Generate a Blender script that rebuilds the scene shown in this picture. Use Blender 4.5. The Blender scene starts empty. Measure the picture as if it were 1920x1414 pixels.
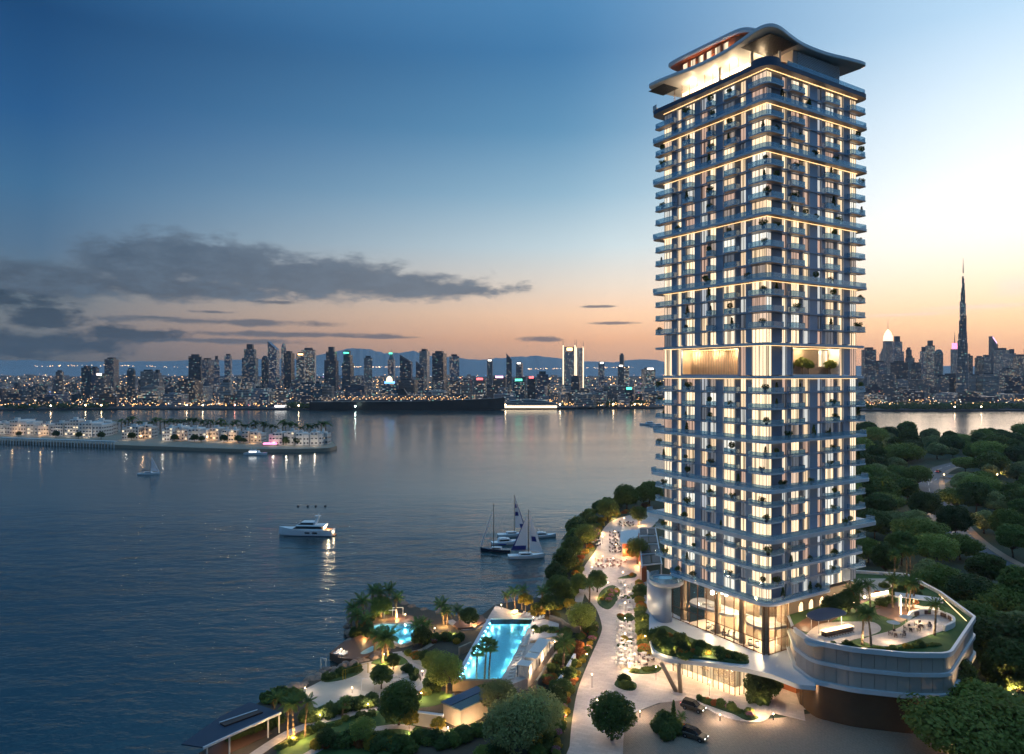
import bpy, math, random
from mathutils import Vector, Matrix, noise as mnoise
R = math.radians
rnd = random.Random(7)
scene = bpy.context.scene
COL = scene.collection

# ------------------------------------------------------------ camera
CAMH, FPX, CX, CY = 69.0, 1310.0, 960.0, 703.0     # eye height (m), focal length (px of the 1920 px frame), horizon point
cam_d = bpy.data.cameras.new('camera'); cam = bpy.data.objects.new('camera', cam_d); COL.objects.link(cam)
cam.location = (0, 0, CAMH); cam.rotation_euler = (R(90), 0, 0)
cam_d.sensor_fit = 'HORIZONTAL'; cam_d.sensor_width = 36.0; cam_d.lens = 36.0 * FPX / 1920.0
cam_d.shift_y = -4.0 / 1920.0
cam_d.clip_start = 1.0; cam_d.clip_end = 60000.0
scene.camera = cam

# ------------------------------------------------------------ render settings
scene.render.engine = 'CYCLES'
cy = scene.cycles
cy.use_denoising = True
try: cy.denoiser = 'OPENIMAGEDENOISE'
except Exception: pass
cy.max_bounces = 6; cy.diffuse_bounces = 2; cy.glossy_bounces = 3; cy.transmission_bounces = 4
cy.transparent_max_bounces = 12; cy.volume_bounces = 0
cy.sample_clamp_indirect = 4.0; cy.sample_clamp_direct = 0.0
cy.caustics_reflective = False; cy.caustics_refractive = False
cy.blur_glossy = 0.5
cy.use_light_tree = True
cy.use_adaptive_sampling = True; cy.adaptive_threshold = 0.03
vs = scene.view_settings
vs.view_transform = 'Standard'; vs.look = 'None'; vs.gamma = 1.0; vs.use_curve_mapping = False
vs.exposure = 0.12

def lin(h):
    h = h.lstrip('#'); o = []
    for i in (0, 2, 4):
        c = int(h[i:i+2], 16) / 255.0
        o.append(c / 12.92 if c <= .04045 else ((c + .055) / 1.055) ** 2.4)
    return (o[0], o[1], o[2], 1.0)

# ------------------------------------------------------------ node helper
class NT:
    def __init__(s, tree): s.t = tree; tree.nodes.clear()
    def n(s, typ, **kw):
        nd = s.t.nodes.new(typ)
        for k, v in kw.items():
            if k.startswith('i_'):
                key = k[2:]; key = int(key) if key.isdigit() else key.replace('_', ' ')
                nd.inputs[key].default_value = v
            else: setattr(nd, k, v)
        return nd
    def l(s, a, b): s.t.links.new(a, b)
    def val(s, x, sock):
        if isinstance(x, (int, float)): sock.default_value = x
        else: s.l(x, sock)
    def m(s, op, a, b=0.0, c=0.0, clamp=False):
        nd = s.t.nodes.new('ShaderNodeMath'); nd.operation = op; nd.use_clamp = clamp
        s.val(a, nd.inputs[0]); s.val(b, nd.inputs[1]); s.val(c, nd.inputs[2])
        return nd.outputs[0]
    def mix(s, f, a, b, blend='MIX'):
        nd = s.t.nodes.new('ShaderNodeMix'); nd.data_type = 'RGBA'; nd.blend_type = blend
        s.val(f, nd.inputs[0])
        for x, k in ((a, 6), (b, 7)):
            if isinstance(x, tuple): nd.inputs[k].default_value = x
            else: s.l(x, nd.inputs[k])
        return nd.outputs[2]
    def ramp(s, f, stops, interp='LINEAR'):
        nd = s.t.nodes.new('ShaderNodeValToRGB'); cr = nd.color_ramp; cr.interpolation = interp
        while len(cr.elements) > 1: cr.elements.remove(cr.elements[-1])
        cr.elements[0].position = stops[0][0]; cr.elements[0].color = stops[0][1]
        for p, c in stops[1:]:
            e = cr.elements.new(p); e.color = c
        s.val(f, nd.inputs[0])
        return nd.outputs[0]
    def smooth(s, x, a, b):
        nd = s.t.nodes.new('ShaderNodeMapRange'); nd.interpolation_type = 'SMOOTHSTEP'
        s.val(x, nd.inputs[0]); nd.inputs[1].default_value = a; nd.inputs[2].default_value = b
        return nd.outputs[0]

# ------------------------------------------------------------ sky: dusk, sun just below the horizon to the right
SUN_AZ = 40.0      # degrees clockwise from the view axis
SUN_EL = 2.0
world = bpy.data.worlds.new('World'); scene.world = world; world.use_nodes = True
W = NT(world.node_tree)
tc = W.n('ShaderNodeTexCoord'); sep = W.n('ShaderNodeSeparateXYZ'); W.l(tc.outputs['Generated'], sep.inputs[0])
sx, sy, sz = sep.outputs
az = W.m('MULTIPLY', W.m('ARCTAN2', sx, sy), 180 / math.pi)                 # azimuth in degrees
el = W.m('MULTIPLY', W.m('ARCSINE', sz), 180 / math.pi)                      # elevation in degrees
# angle (horizontal) from the sunset point, 0..180
ca, sa = math.cos(R(SUN_AZ)), math.sin(R(SUN_AZ))
fx = W.m('ADD', W.m('MULTIPLY', sx, sa), W.m('MULTIPLY', sy, ca))
fl = W.m('SQRT', W.m('ADD', W.m('ADD', W.m('MULTIPLY', sx, sx), W.m('MULTIPLY', sy, sy)), 1e-5))
cosd = W.m('DIVIDE', fx, fl)
dang = W.m('MULTIPLY', W.m('ARCCOSINE', cosd), 180 / math.pi)
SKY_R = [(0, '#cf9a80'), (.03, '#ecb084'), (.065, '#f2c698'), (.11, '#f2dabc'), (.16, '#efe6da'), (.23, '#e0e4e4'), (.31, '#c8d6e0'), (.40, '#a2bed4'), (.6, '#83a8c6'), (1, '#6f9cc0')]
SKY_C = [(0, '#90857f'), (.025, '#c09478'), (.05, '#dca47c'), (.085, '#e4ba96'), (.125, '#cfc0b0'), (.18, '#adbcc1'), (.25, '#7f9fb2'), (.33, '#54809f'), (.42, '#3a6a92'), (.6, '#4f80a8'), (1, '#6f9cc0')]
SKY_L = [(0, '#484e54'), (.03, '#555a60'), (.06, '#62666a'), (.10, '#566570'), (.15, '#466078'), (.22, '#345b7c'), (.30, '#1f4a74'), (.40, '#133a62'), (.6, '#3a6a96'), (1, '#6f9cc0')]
def rp(st): return W.ramp(sz, [(p, lin(c)) for p, c in st])  # top stops of all ramps, above the view, are lifted to add ambient light
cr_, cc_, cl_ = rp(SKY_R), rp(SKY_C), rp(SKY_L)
f1 = W.m('DIVIDE', dang, 38.0, clamp=True)
f1 = W.smooth(f1, 0.0, 1.0)
f2 = W.m('DIVIDE', W.m('SUBTRACT', dang, 32.0), 42.0, clamp=True)
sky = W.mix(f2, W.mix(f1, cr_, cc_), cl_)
# a share of physical twilight sky
ns = W.n('ShaderNodeTexSky', sky_type='NISHITA'); ns.sun_disc = False
ns.sun_elevation = R(SUN_EL); ns.sun_rotation = R(SUN_AZ); ns.air_density = 1.0; ns.dust_density = 0.6; ns.ozone_density = 2.0
nsb = W.n('ShaderNodeVectorMath', operation='SCALE'); W.l(ns.outputs[0], nsb.inputs[0]); nsb.inputs['Scale'].default_value = 0.05
sky = W.mix(0.06, sky, nsb.outputs[0])
# clouds: banks placed by compass bearing and elevation
def pxang(u, v, ru, rv):
    x = (u - CX) / FPX; a = math.degrees(math.atan(x)); d = math.hypot(1, x)
    e = math.degrees(math.atan((CY - v) / FPX / d))
    return a, e, math.degrees(ru / FPX / d / d), math.degrees(rv / FPX / d)
nco = W.n('ShaderNodeCombineXYZ'); W.l(az, nco.inputs[0]); W.l(W.m('MULTIPLY', el, 2.6), nco.inputs[1])
nz = W.n('ShaderNodeTexNoise', i_Scale=.42, i_Detail=11.0, i_Roughness=.66); W.l(nco.outputs[0], nz.inputs['Vector'])
nz2 = W.n('ShaderNodeTexNoise', i_Scale=.16, i_Detail=4.0, i_Roughness=.5); W.l(nco.outputs[0], nz2.inputs['Vector'])
def bank(cells, lo, hi, amp):
    acc = None
    for (u, v, ru, rv) in cells:
        a, e, ra, re = pxang(u, v, ru, rv)
        dx = W.m('MULTIPLY', W.m('SUBTRACT', az, a), 1 / ra); dy = W.m('MULTIPLY', W.m('SUBTRACT', el, e), 1 / re)
        d = W.m('SQRT', W.m('ADD', W.m('MULTIPLY', dx, dx), W.m('MULTIPLY', dy, dy)))
        v_ = W.m('SUBTRACT', 1.0, d)
        acc = v_ if acc is None else W.m('SMOOTH_MAX', acc, v_, .15)
    nn = W.m('ADD', W.m('MULTIPLY', W.m('SUBTRACT', nz.outputs[0], .5), amp), W.m('MULTIPLY', W.m('SUBTRACT', nz2.outputs[0], .5), amp * .7))
    return W.smooth(W.m('ADD', acc, nn), lo, hi)
big = bank([(60, 525, 240, 46), (255, 492, 130, 52), (380, 490, 200, 52), (330, 540, 290, 24), (560, 520, 230, 44), (700, 534, 270, 26), (850, 544, 130, 13), (-160, 520, 260, 60), (-420, 540, 300, 70)], -.2, .45, 1.8)
low = bank([(80, 600, 95, 30), (40, 642, 260, 36), (250, 628, 140, 18), (-200, 630, 330, 60), (20, 560, 150, 20)], -.05, .6, 2.4)
thin = bank([(400, 603, 230, 9), (300, 596, 90, 5), (560, 628, 290, 7), (440, 640, 240, 7), (400, 585, 60, 4), (520, 567, 50, 5), (1010, 636, 50, 7), (700, 632, 140, 4), (1150, 606, 70, 4), (1120, 575, 40, 3)], .0, .7, 1.9)
wisp = bank([(1905, 535, 60, 26), (1830, 575, 160, 6), (1700, 590, 120, 5)], -.1, .9, 1.0)
ccol = W.mix(W.smooth(el, 4.0, 10.5), lin('#3d454f'), lin('#384a5c'))
ccol = W.mix(W.smooth(nz.outputs[0], .35, .75), ccol, lin('#4a5a6a'))
ccol = W.mix(W.m('MULTIPLY', W.smooth(az, -38, 2), .55), ccol, lin('#6a7078'))
sky = W.mix(W.m('MULTIPLY', big, .95), sky, ccol)
sky = W.mix(W.m('MULTIPLY', low, .92), sky, lin('#2b3947'))
sky = W.mix(W.m('MULTIPLY', thin, .8), sky, lin('#454e5a'))
sky = W.mix(W.m('MULTIPLY', wisp, .35), sky, lin('#c9c2bf'))
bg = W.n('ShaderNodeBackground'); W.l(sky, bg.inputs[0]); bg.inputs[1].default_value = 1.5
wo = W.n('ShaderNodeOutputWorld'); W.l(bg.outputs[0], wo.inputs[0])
world.cycles.sampling_method = 'MANUAL'; world.cycles.sample_map_resolution = 512

sun_d = bpy.data.lights.new('sun', 'SUN'); sun = bpy.data.objects.new('sun', sun_d); COL.objects.link(sun)
sun_d.energy = 0.3; sun_d.angle = R(24); sun_d.color = (1.0, .72, .5)
sd = Vector((math.sin(R(SUN_AZ)) * math.cos(R(7)), math.cos(R(SUN_AZ)) * math.cos(R(7)), math.sin(R(7))))
sun.rotation_euler = sd.to_track_quat('Z', 'Y').to_euler()

# ------------------------------------------------------------ placing helpers: ground point seen in a direction
def G(u, v, z=0.0):
    y = (CAMH - z) * FPX / (v - CY)
    return ((u - CX) * y / FPX, y)
def GG(pts, z=0.0): return [G(u, v, z) for u, v in pts]
def at(u, v, y): return ((u - CX) * y / FPX, y, CAMH - (v - CY) * y / FPX)

# ------------------------------------------------------------ mesh builder
class MB:
    def __init__(s): s.v = []; s.f = []; s.m = []
    def quad(s, a, b, c, d, m=0):
        i = len(s.v); s.v += [a, b, c, d]; s.f.append((i, i+1, i+2, i+3)); s.m.append(m)
    def tri(s, a, b, c, m=0):
        i = len(s.v); s.v += [a, b, c]; s.f.append((i, i+1, i+2)); s.m.append(m)
    def box(s, x0, y0, z0, x1, y1, z1, m=0, skip=''):
        if x0 > x1: x0, x1 = x1, x0
        if y0 > y1: y0, y1 = y1, y0
        if z0 > z1: z0, z1 = z1, z0
        i = len(s.v)
        s.v += [(x0,y0,z0),(x1,y0,z0),(x1,y1,z0),(x0,y1,z0),(x0,y0,z1),(x1,y0,z1),(x1,y1,z1),(x0,y1,z1)]
        F = {'b':(0,3,2,1),'t':(4,5,6,7),'f':(0,1,5,4),'r':(1,2,6,5),'k':(2,3,7,6),'l':(3,0,4,7)}
        for k, q in F.items():
            if k not in skip: s.f.append(tuple(i+j for j in q)); s.m.append(m)
    def obox(s, c, sx, sy, sz, rz=0, m=0):   # centre of base, full sizes
        co, si = math.cos(rz), math.sin(rz); i = len(s.v)
        for z in (0, sz):
            for x, y in ((-sx/2,-sy/2),(sx/2,-sy/2),(sx/2,sy/2),(-sx/2,sy/2)):
                s.v.append((c[0]+x*co-y*si, c[1]+x*si+y*co, c[2]+z))
        for q in ((0,3,2,1),(4,5,6,7),(0,1,5,4),(1,2,6,5),(2,3,7,6),(3,0,4,7)):
            s.f.append(tuple(i+j for j in q)); s.m.append(m)
    def prism(s, poly, z0, z1, mt=0, ms=None, mb=None, top=True, bot=True):
        ms = mt if ms is None else ms; mb = ms if mb is None else mb
        A = sum(poly[k][0]*poly[(k+1)%len(poly)][1]-poly[(k+1)%len(poly)][0]*poly[k][1] for k in range(len(poly)))
        if A < 0: poly = poly[::-1]
        n = len(poly); i = len(s.v)
        s.v += [(p[0], p[1], z0) for p in poly] + [(p[0], p[1], z1) for p in poly]
        if top: s.f.append(tuple(range(i+n, i+2*n))); s.m.append(mt)
        if bot: s.f.append(tuple(range(i+n-1, i-1, -1))); s.m.append(mb)
        for k in range(n):
            k2 = (k+1) % n
            s.f.append((i+k, i+k2, i+n+k2, i+n+k)); s.m.append(ms)
    def tube(s, p0, p1, r0, r1=None, n=8, m=0, caps=True):
        r1 = r0 if r1 is None else r1
        a, b = Vector(p0), Vector(p1); d = (b-a)
        if d.length < 1e-6: return
        d.normalize(); x = d.orthogonal().normalized(); y = d.cross(x); i = len(s.v)
        for p, r in ((a, r0), (b, r1)):
            for k in range(n):
                t = 2*math.pi*k/n; s.v.append(tuple(p + x*(r*math.cos(t)) + y*(r*math.sin(t))))
        for k in range(n):
            s.f.append((i+k, i+(k+1)%n, i+n+(k+1)%n, i+n+k)); s.m.append(m)
        if caps:
            s.f.append(tuple(range(i+n-1, i-1, -1))); s.m.append(m)
            s.f.append(tuple(range(i+n, i+2*n))); s.m.append(m)
    def path(s, pts, r, n=6, m=0):
        for k in range(len(pts)-1):
            ra = r[k] if isinstance(r, (list, tuple)) else r; rb = r[k+1] if isinstance(r, (list, tuple)) else r
            s.tube(pts[k], pts[k+1], ra, rb, n, m)
    def lathe(s, prof, n=12, c=(0,0,0), m=0, sxy=(1,1)):
        i = len(s.v)
        for r, z in prof:
            for k in range(n):
                t = 2*math.pi*k/n; s.v.append((c[0]+r*math.cos(t)*sxy[0], c[1]+r*math.sin(t)*sxy[1], c[2]+z))
        for j in range(len(prof)-1):
            for k in range(n):
                s.f.append((i+j*n+k, i+j*n+(k+1)%n, i+(j+1)*n+(k+1)%n, i+(j+1)*n+k)); s.m.append(m)
        s.f.append(tuple(i+n-1-k for k in range(n))); s.m.append(m)
        L = (len(prof)-1)*n
        s.f.append(tuple(i+L+k for k in range(n))); s.m.append(m)
    def ball(s, c, r, n=10, m=0, sz=1.0):
        k = max(4, n//2)
        s.lathe([(max(.001, r*math.sin(math.pi*j/k)), -r*sz*math.cos(math.pi*j/k)) for j in range(k+1)], n, c, m)
    def wall(s, pts, z0, z1, th, closed=False, m=0):
        n = len(pts); off = []
        for k in range(n):
            if closed: a, b, c = pts[k-1], pts[k], pts[(k+1)%n]
            else: a, b, c = pts[max(0,k-1)], pts[k], pts[min(n-1,k+1)]
            def nn(p, q):
                dx, dy = q[0]-p[0], q[1]-p[1]; l = math.hypot(dx, dy) or 1; return (-dy/l, dx/l)
            n1 = nn(a, b) if a is not b else nn(b, c); n2 = nn(b, c) if b is not c else nn(a, b)
            mx, my = n1[0]+n2[0], n1[1]+n2[1]; l = math.hypot(mx, my) or 1; mx, my = mx/l, my/l
            sc = 1 / max(.5, mx*n1[0]+my*n1[1]); off.append((mx*sc*th, my*sc*th))
        i = len(s.v)
        za = z0 if isinstance(z0, (list, tuple)) else [z0]*n; zb = z1 if isinstance(z1, (list, tuple)) else [z1]*n
        for k in range(n):
            p, o = pts[k], off[k]
            s.v += [(p[0],p[1],za[k]),(p[0]+o[0],p[1]+o[1],za[k]),(p[0]+o[0],p[1]+o[1],zb[k]),(p[0],p[1],zb[k])]
        for k in range(n if closed else n-1):
            a = i+4*k; b = i+4*((k+1)%n)
            for j in range(4):
                s.f.append((a+j, b+j, b+(j+1)%4, a+(j+1)%4)); s.m.append(m)
        if not closed:
            s.f.append((i, i+1, i+2, i+3)); s.m.append(m)
            e = i+4*(n-1); s.f.append((e+3, e+2, e+1, e)); s.m.append(m)
    def loft(s, rings, m=0, capa=True, capb=True):
        i = len(s.v); n = len(rings[0])
        for r in rings: s.v += list(r)
        for j in range(len(rings)-1):
            for k in range(n):
                s.f.append((i+j*n+k, i+j*n+(k+1)%n, i+(j+1)*n+(k+1)%n, i+(j+1)*n+k)); s.m.append(m)
        if capa: s.f.append(tuple(i+n-1-k for k in range(n))); s.m.append(m)
        if capb:
            L = (len(rings)-1)*n; s.f.append(tuple(i+L+k for k in range(n))); s.m.append(m)
    def mesh(s, name, mats, smooth=False):
        me = bpy.data.meshes.new(name); me.from_pydata(s.v, [], s.f)
        ms = mats if isinstance(mats, (list, tuple)) else [mats]
        for x in ms: me.materials.append(x)
        if len(ms) > 1: me.polygons.foreach_set('material_index', s.m)
        if smooth: me.polygons.foreach_set('use_smooth', [True]*len(me.polygons))
        me.update()
        return me
    def build(s, name, mats, parent=None, loc=(0,0,0), rz=0.0, smooth=False):
        return link(name, s.mesh(name, mats, smooth), parent, loc, rz)

def link(name, me, parent=None, loc=(0,0,0), rz=0.0, sc=None):
    o = bpy.data.objects.new(name, me); COL.objects.link(o)
    o.location = loc
    if rz: o.rotation_euler = (0, 0, rz)
    if sc: o.scale = (sc, sc, sc) if isinstance(sc, (int, float)) else sc
    if parent is not None: o.parent = parent
    return o
def tag(o, label=None, cat=None, group=None, kind=None):
    if label: o['label'] = label
    if cat: o['category'] = cat
    if group: o['group'] = group
    if kind: o['kind'] = kind
    return o
def thing(name, label, cat, loc=(0,0,0), rz=0.0, group=None):
    o = bpy.data.objects.new(name, None); COL.objects.link(o); o.location = loc; o.rotation_euler = (0,0,rz)
    o.empty_display_size = .5
    return tag(o, label, cat, group)
KIDS = {}
def kids(o): return [c for c in bpy.data.objects if c.parent is o] if o.name not in KIDS else KIDS[o.name]
def proto_kids(o):
    KIDS[o.name] = list(o.children)
    for c in KIDS[o.name]: KIDS[c.name] = list(c.children)
def copy_tree(o, loc=None, rz=None, sc=None, label=None, group=None, parent=None):
    c = o.copy(); COL.objects.link(c); c.parent = parent
    if loc is not None: c.location = loc
    if rz is not None: c.rotation_euler = (0,0,rz)
    if sc is not None: c.scale = (sc, sc, sc) if isinstance(sc, (int, float)) else sc
    if label: c['label'] = label
    if group: c['group'] = group
    for ch in KIDS.get(o.name, []):
        copy_tree(ch, parent=c)
    return c
class Proto:
    """places a prototype: the first use moves the prototype itself, later uses copy it with its parts"""
    def __init__(s, root): s.o = root; proto_kids(root); s.used = False; s.k = 0
    def put(s, loc, rz=0.0, sc=1.0, label=None, group=None):
        if not s.used:
            s.used = True; s.pending = (loc, rz, sc, label, group); return None
        return copy_tree(s.o, loc, rz, sc, label, group)
    def done(s):
        if s.used:
            loc, rz, sc, label, group = s.pending; o = s.o
            o.location = loc; o.rotation_euler = (0,0,rz); o.scale = (sc,)*3 if isinstance(sc, (int, float)) else sc
            if label: o['label'] = label
            if group: o['group'] = group
PROTOS = []
def proto(root): p = Proto(root); PROTOS.append(p); return p

def smooth_closed(pts, k=5):
    n = len(pts); out = []
    for i in range(n):
        p0, p1, p2, p3 = pts[i-1], pts[i], pts[(i+1)%n], pts[(i+2)%n]
        for j in range(k):
            t = j/k
            out.append(tuple(.5*((2*p1[a])+(-p0[a]+p2[a])*t+(2*p0[a]-5*p1[a]+4*p2[a]-p3[a])*t*t+(-p0[a]+3*p1[a]-3*p2[a]+p3[a])*t**3) for a in (0,1)))
    return out
def smooth_open(pts, k=6):
    n = len(pts); out = []
    for i in range(n-1):
        p0, p1, p2, p3 = pts[max(0,i-1)], pts[i], pts[i+1], pts[min(n-1,i+2)]
        for j in range(k):
            t = j/k
            out.append(tuple(.5*((2*p1[a])+(-p0[a]+p2[a])*t+(2*p0[a]-5*p1[a]+4*p2[a]-p3[a])*t*t+(-p0[a]+3*p1[a]-3*p2[a]+p3[a])*t**3) for a in range(len(p1))))
    out.append(tuple(pts[-1])); return out
def fillet(pts, radii, k=6):
    n = len(pts); out = []
    for i in range(n):
        r = radii[i] if isinstance(radii, (list, tuple)) else radii
        p = Vector(pts[i]); a = Vector(pts[i-1]) - p; b = Vector(pts[(i+1)%n]) - p
        if r <= 0: out.append(tuple(p)); continue
        la, lb = a.length, b.length; a.normalize(); b.normalize()
        ang = a.angle(b); d = min(r / math.tan(ang/2), la*.48, lb*.48)
        A = p + a*d; B = p + b*d
        for j in range(k+1):
            t = j/k; q = A*(1-t)**2 + p*2*t*(1-t) + B*t*t; out.append(tuple(q))
    return out
def inside(p, poly):
    c = False; n = len(poly)
    for i in range(n):
        (x1, y1), (x2, y2) = poly[i], poly[i-1]
        if (y1 > p[1]) != (y2 > p[1]) and p[0] < (x2-x1)*(p[1]-y1)/(y2-y1)+x1: c = not c
    return c
def strip(pts, w):
    L, Rr = [], []
    for k in range(len(pts)):
        a, b = pts[max(0,k-1)], pts[min(len(pts)-1,k+1)]
        dx, dy = b[0]-a[0], b[1]-a[1]; l = math.hypot(dx, dy) or 1
        ww = w[k] if isinstance(w, (list, tuple)) else w
        L.append((pts[k][0]-dy/l*ww/2, pts[k][1]+dx/l*ww/2)); Rr.append((pts[k][0]+dy/l*ww/2, pts[k][1]-dx/l*ww/2))
    return L + Rr[::-1]
# ------------------------------------------------------------ materials
M = {}
def mat(name, col, rough=.55, metal=0.0, var=0.0, vscale=1.0, bump=0.0, bscale=8.0, emis=None, es=0.0, rand=0.0, coat=0.0, spec=.5, stretch=(1,1,1), light=True, col2=None):
    m = bpy.data.materials.new(name); m.use_nodes = True; N = NT(m.node_tree)
    out = N.n('ShaderNodeOutputMaterial'); b = N.n('ShaderNodeBsdfPrincipled'); N.l(b.outputs[0], out.inputs[0])
    c = lin(col) if isinstance(col, str) else (*col, 1.0)
    b.inputs['Roughness'].default_value = rough; b.inputs['Metallic'].default_value = metal
    b.inputs['Specular IOR Level'].default_value = spec; b.inputs['Coat Weight'].default_value = coat
    csock = None
    if var or bump:
        t = N.n('ShaderNodeTexCoord'); mp = N.n('ShaderNodeMapping'); N.l(t.outputs['Object'], mp.inputs[0]); mp.inputs['Scale'].default_value = stretch
    if var:
        nz = N.n('ShaderNodeTexNoise', i_Scale=vscale, i_Detail=6.0, i_Roughness=.6); N.l(mp.outputs[0], nz.inputs['Vector'])
        if col2: csock = N.mix(N.smooth(nz.outputs[0], .5-.5*max(.05,1-var), .5+.5*max(.05,1-var)), c, lin(col2))
        else:
            f = N.m('ADD', N.m('MULTIPLY', N.m('SUBTRACT', nz.outputs[0], .5), var*2.2), 1.0)
            vm = N.n('ShaderNodeVectorMath', operation='SCALE'); vm.inputs[0].default_value = c[:3]; N.l(f, vm.inputs['Scale']); csock = vm.outputs[0]
    if rand:
        oi = N.n('ShaderNodeObjectInfo'); f = N.m('ADD', N.m('MULTIPLY', N.m('SUBTRACT', oi.outputs['Random'], .5), rand*2), 1.0)
        vm = N.n('ShaderNodeVectorMath', operation='SCALE'); N.l(f, vm.inputs['Scale'])
        if csock is not None: N.l(csock, vm.inputs[0])
        else: vm.inputs[0].default_value = c[:3]
        csock = vm.outputs[0]
    if csock is not None: N.l(csock, b.inputs['Base Color'])
    else: b.inputs['Base Color'].default_value = c
    if bump:
        nb = N.n('ShaderNodeTexNoise', i_Scale=bscale, i_Detail=5.0); N.l(mp.outputs[0], nb.inputs['Vector'])
        bp = N.n('ShaderNodeBump', i_Strength=bump, i_Distance=.1); N.l(nb.outputs[0], bp.inputs['Height']); N.l(bp.outputs[0], b.inputs['Normal'])
    if emis:
        b.inputs['Emission Color'].default_value = lin(emis) if isinstance(emis, str) else (*emis, 1); b.inputs['Emission Strength'].default_value = es
    if not light: m.cycles.emission_sampling = 'NONE'
    M[name] = m; return m

mat('band', '#d3dbe3', .35, var=.12, vscale=.5)
mat('band_white', '#cfd2d6', .4, var=.08, vscale=.6)
mat('soffit', '#b49a88', .5, var=.1)
mat('pier', '#a6b4c8', .35, metal=.15, var=.14, vscale=.25)
mat('wallpanel', '#8391a6', .4, var=.15, vscale=.4)
mat('frame', '#2c3138', .4, metal=.5)
mat('bronze', '#6a4a34', .35, metal=.6)
mat('concrete', '#9a938c', .75, var=.16, vscale=.7, bump=.25)
mat('warmstone', '#a08d78', .7, var=.2, vscale=.6, bump=.3)
mat('paving', '#cdbdb4', .6, var=.12, vscale=.25, bump=.1, bscale=3)
mat('sandpave', '#c2b6a6', .8, var=.14, vscale=.2, bump=.2, bscale=5)
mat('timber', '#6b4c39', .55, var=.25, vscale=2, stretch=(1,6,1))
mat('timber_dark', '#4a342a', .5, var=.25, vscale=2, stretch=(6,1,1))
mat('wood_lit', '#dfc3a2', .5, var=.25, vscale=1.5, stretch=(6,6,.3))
mat('copper', '#b3683f', .35, metal=.3, var=.2)
mat('white', '#d6d3cf', .5)
mat('whitegloss', '#f0f1f2', .18, coat=.4)
mat('dark', '#23262b', .5)
mat('black', '#0e0f12', .4)
mat('navy', '#14203a', .25, coat=.3)
mat('blackbase', '#64503f', .22, metal=.35, var=.25, vscale=.3)
mat('roofblue', '#46546a', .45, var=.15, vscale=.3)
mat('roofgreen', '#5d6c6c', .6, var=.15, vscale=.5)
mat('soil', '#54493c', .95, var=.35, vscale=.4, bump=.4)
mat('lawn', '#44602c', .95, var=.3, vscale=.35, bump=.6, bscale=14)
mat('parkground', '#37402a', .95, var=.4, vscale=.08, bump=.4)
mat('bed', '#40562c', .95, var=.4, vscale=.8, bump=.6, bscale=10)
mat('asphalt', '#4b525c', .7, var=.18, vscale=.15)
mat('roadline', '#c9c9c4', .6)
mat('footway', '#9a7d68', .75, var=.15, vscale=.2)
mat('cobble', '#a8917e', .75, var=.3, vscale=2.2, bump=.5, bscale=6)
mat('rock', '#8a7668', .9, var=.3, vscale=1.2, bump=.6, bscale=3, rand=.2)
mat('trunk', '#5a4a3a', .9, var=.3, vscale=3, bump=.5)
mat('palmtrunk', '#7a6650', .9, var=.3, vscale=5, bump=.5, stretch=(1,1,3))
mat('roofjetty', '#2a3548', .45, var=.2, vscale=.3)
mat('landfar', '#2b3036', .95, var=.4, vscale=.01)
mat('hillrock', '#b4b4b8', .95, var=.2, vscale=.001)  # rock tone paled to stand in for haze over the hills
mat('sail', '#f4f4f6', .6)
mat('sailblue', '#2a3f9a', .5)
mat('teak', '#8a5f3e', .5, var=.2)
mat('tyre', '#101113', .8)
mat('rim', '#8d9096', .3, metal=.9)
mat('carpaint', '#5f564c', .28, metal=.6, coat=.6)
mat('cardark', '#17181b', .12, coat=.5)
mat('potgrey', '#4d4f52', .6)
mat('tile_aqua', '#8cc2cc', .3, var=.12, vscale=1.2)
mat('fabric', '#cfcac4', .8)
mat('chairdark', '#4a3a38', .7, rand=.3)
mat('chairpink', '#a8837c', .7, rand=.2)
mat('panelA', '#b3a69c', .45, metal=.1, var=.14, vscale=.5, rand=.1)
mat('orangewall', '#b45a35', .5, var=.2)
for nm, c in (('leafA', '#76843c'), ('leafB', '#66783a'), ('leafC', '#869046'), ('leafD', '#566836'), ('leafE', '#979a62')):
    m = mat(nm, c, .7, var=.45, vscale=.3, rand=.38, spec=.25)
for nm, c in (('frond', '#5a7640'), ('frond_dry', '#8a6f3a'), ('leafgold', '#a89136'), ('leafrust', '#a8663a'), ('flower_red', '#b0413a'), ('flower_pink', '#c77d98'), ('flower_orange', '#c8742a')):
    mat(nm, c, .7, var=.25, vscale=1.0, rand=.2, spec=.25)
def translucent(names, f):
    for nm in names:
        t = M[nm].node_tree; N = NT.__new__(NT); N.t = t
        b = next(n for n in t.nodes if n.type == 'BSDF_PRINCIPLED'); out = next(n for n in t.nodes if n.type == 'OUTPUT_MATERIAL')
        tl = N.n('ShaderNodeBsdfTranslucent'); bc = b.inputs['Base Color']
        if bc.links: N.l(bc.links[0].from_socket, tl.inputs[0])
        else: tl.inputs[0].default_value = bc.default_value
        mx = N.n('ShaderNodeMixShader'); mx.inputs[0].default_value = f; N.l(b.outputs[0], mx.inputs[1]); N.l(tl.outputs[0], mx.inputs[2]); N.l(mx.outputs[0], out.inputs[0])
translucent(('leafA', 'leafB', 'leafC', 'leafD', 'leafE', 'frond', 'frond_dry', 'leafgold', 'leafrust'), .38); translucent(('sail', 'sailblue'), .5)
mat('led', '#fff0d0', emis=(1, .62, .27), es=2.3)
mat('lampglow', '#fff0d0', emis=(1, .74, .42), es=14.0)
mat('lampwhite', '#ffffff', emis=(1, .93, .82), es=9.0)
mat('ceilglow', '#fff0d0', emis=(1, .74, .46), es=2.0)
mat('poollamp', '#ffffff', emis=(.75, .95, 1), es=30.0)
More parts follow.
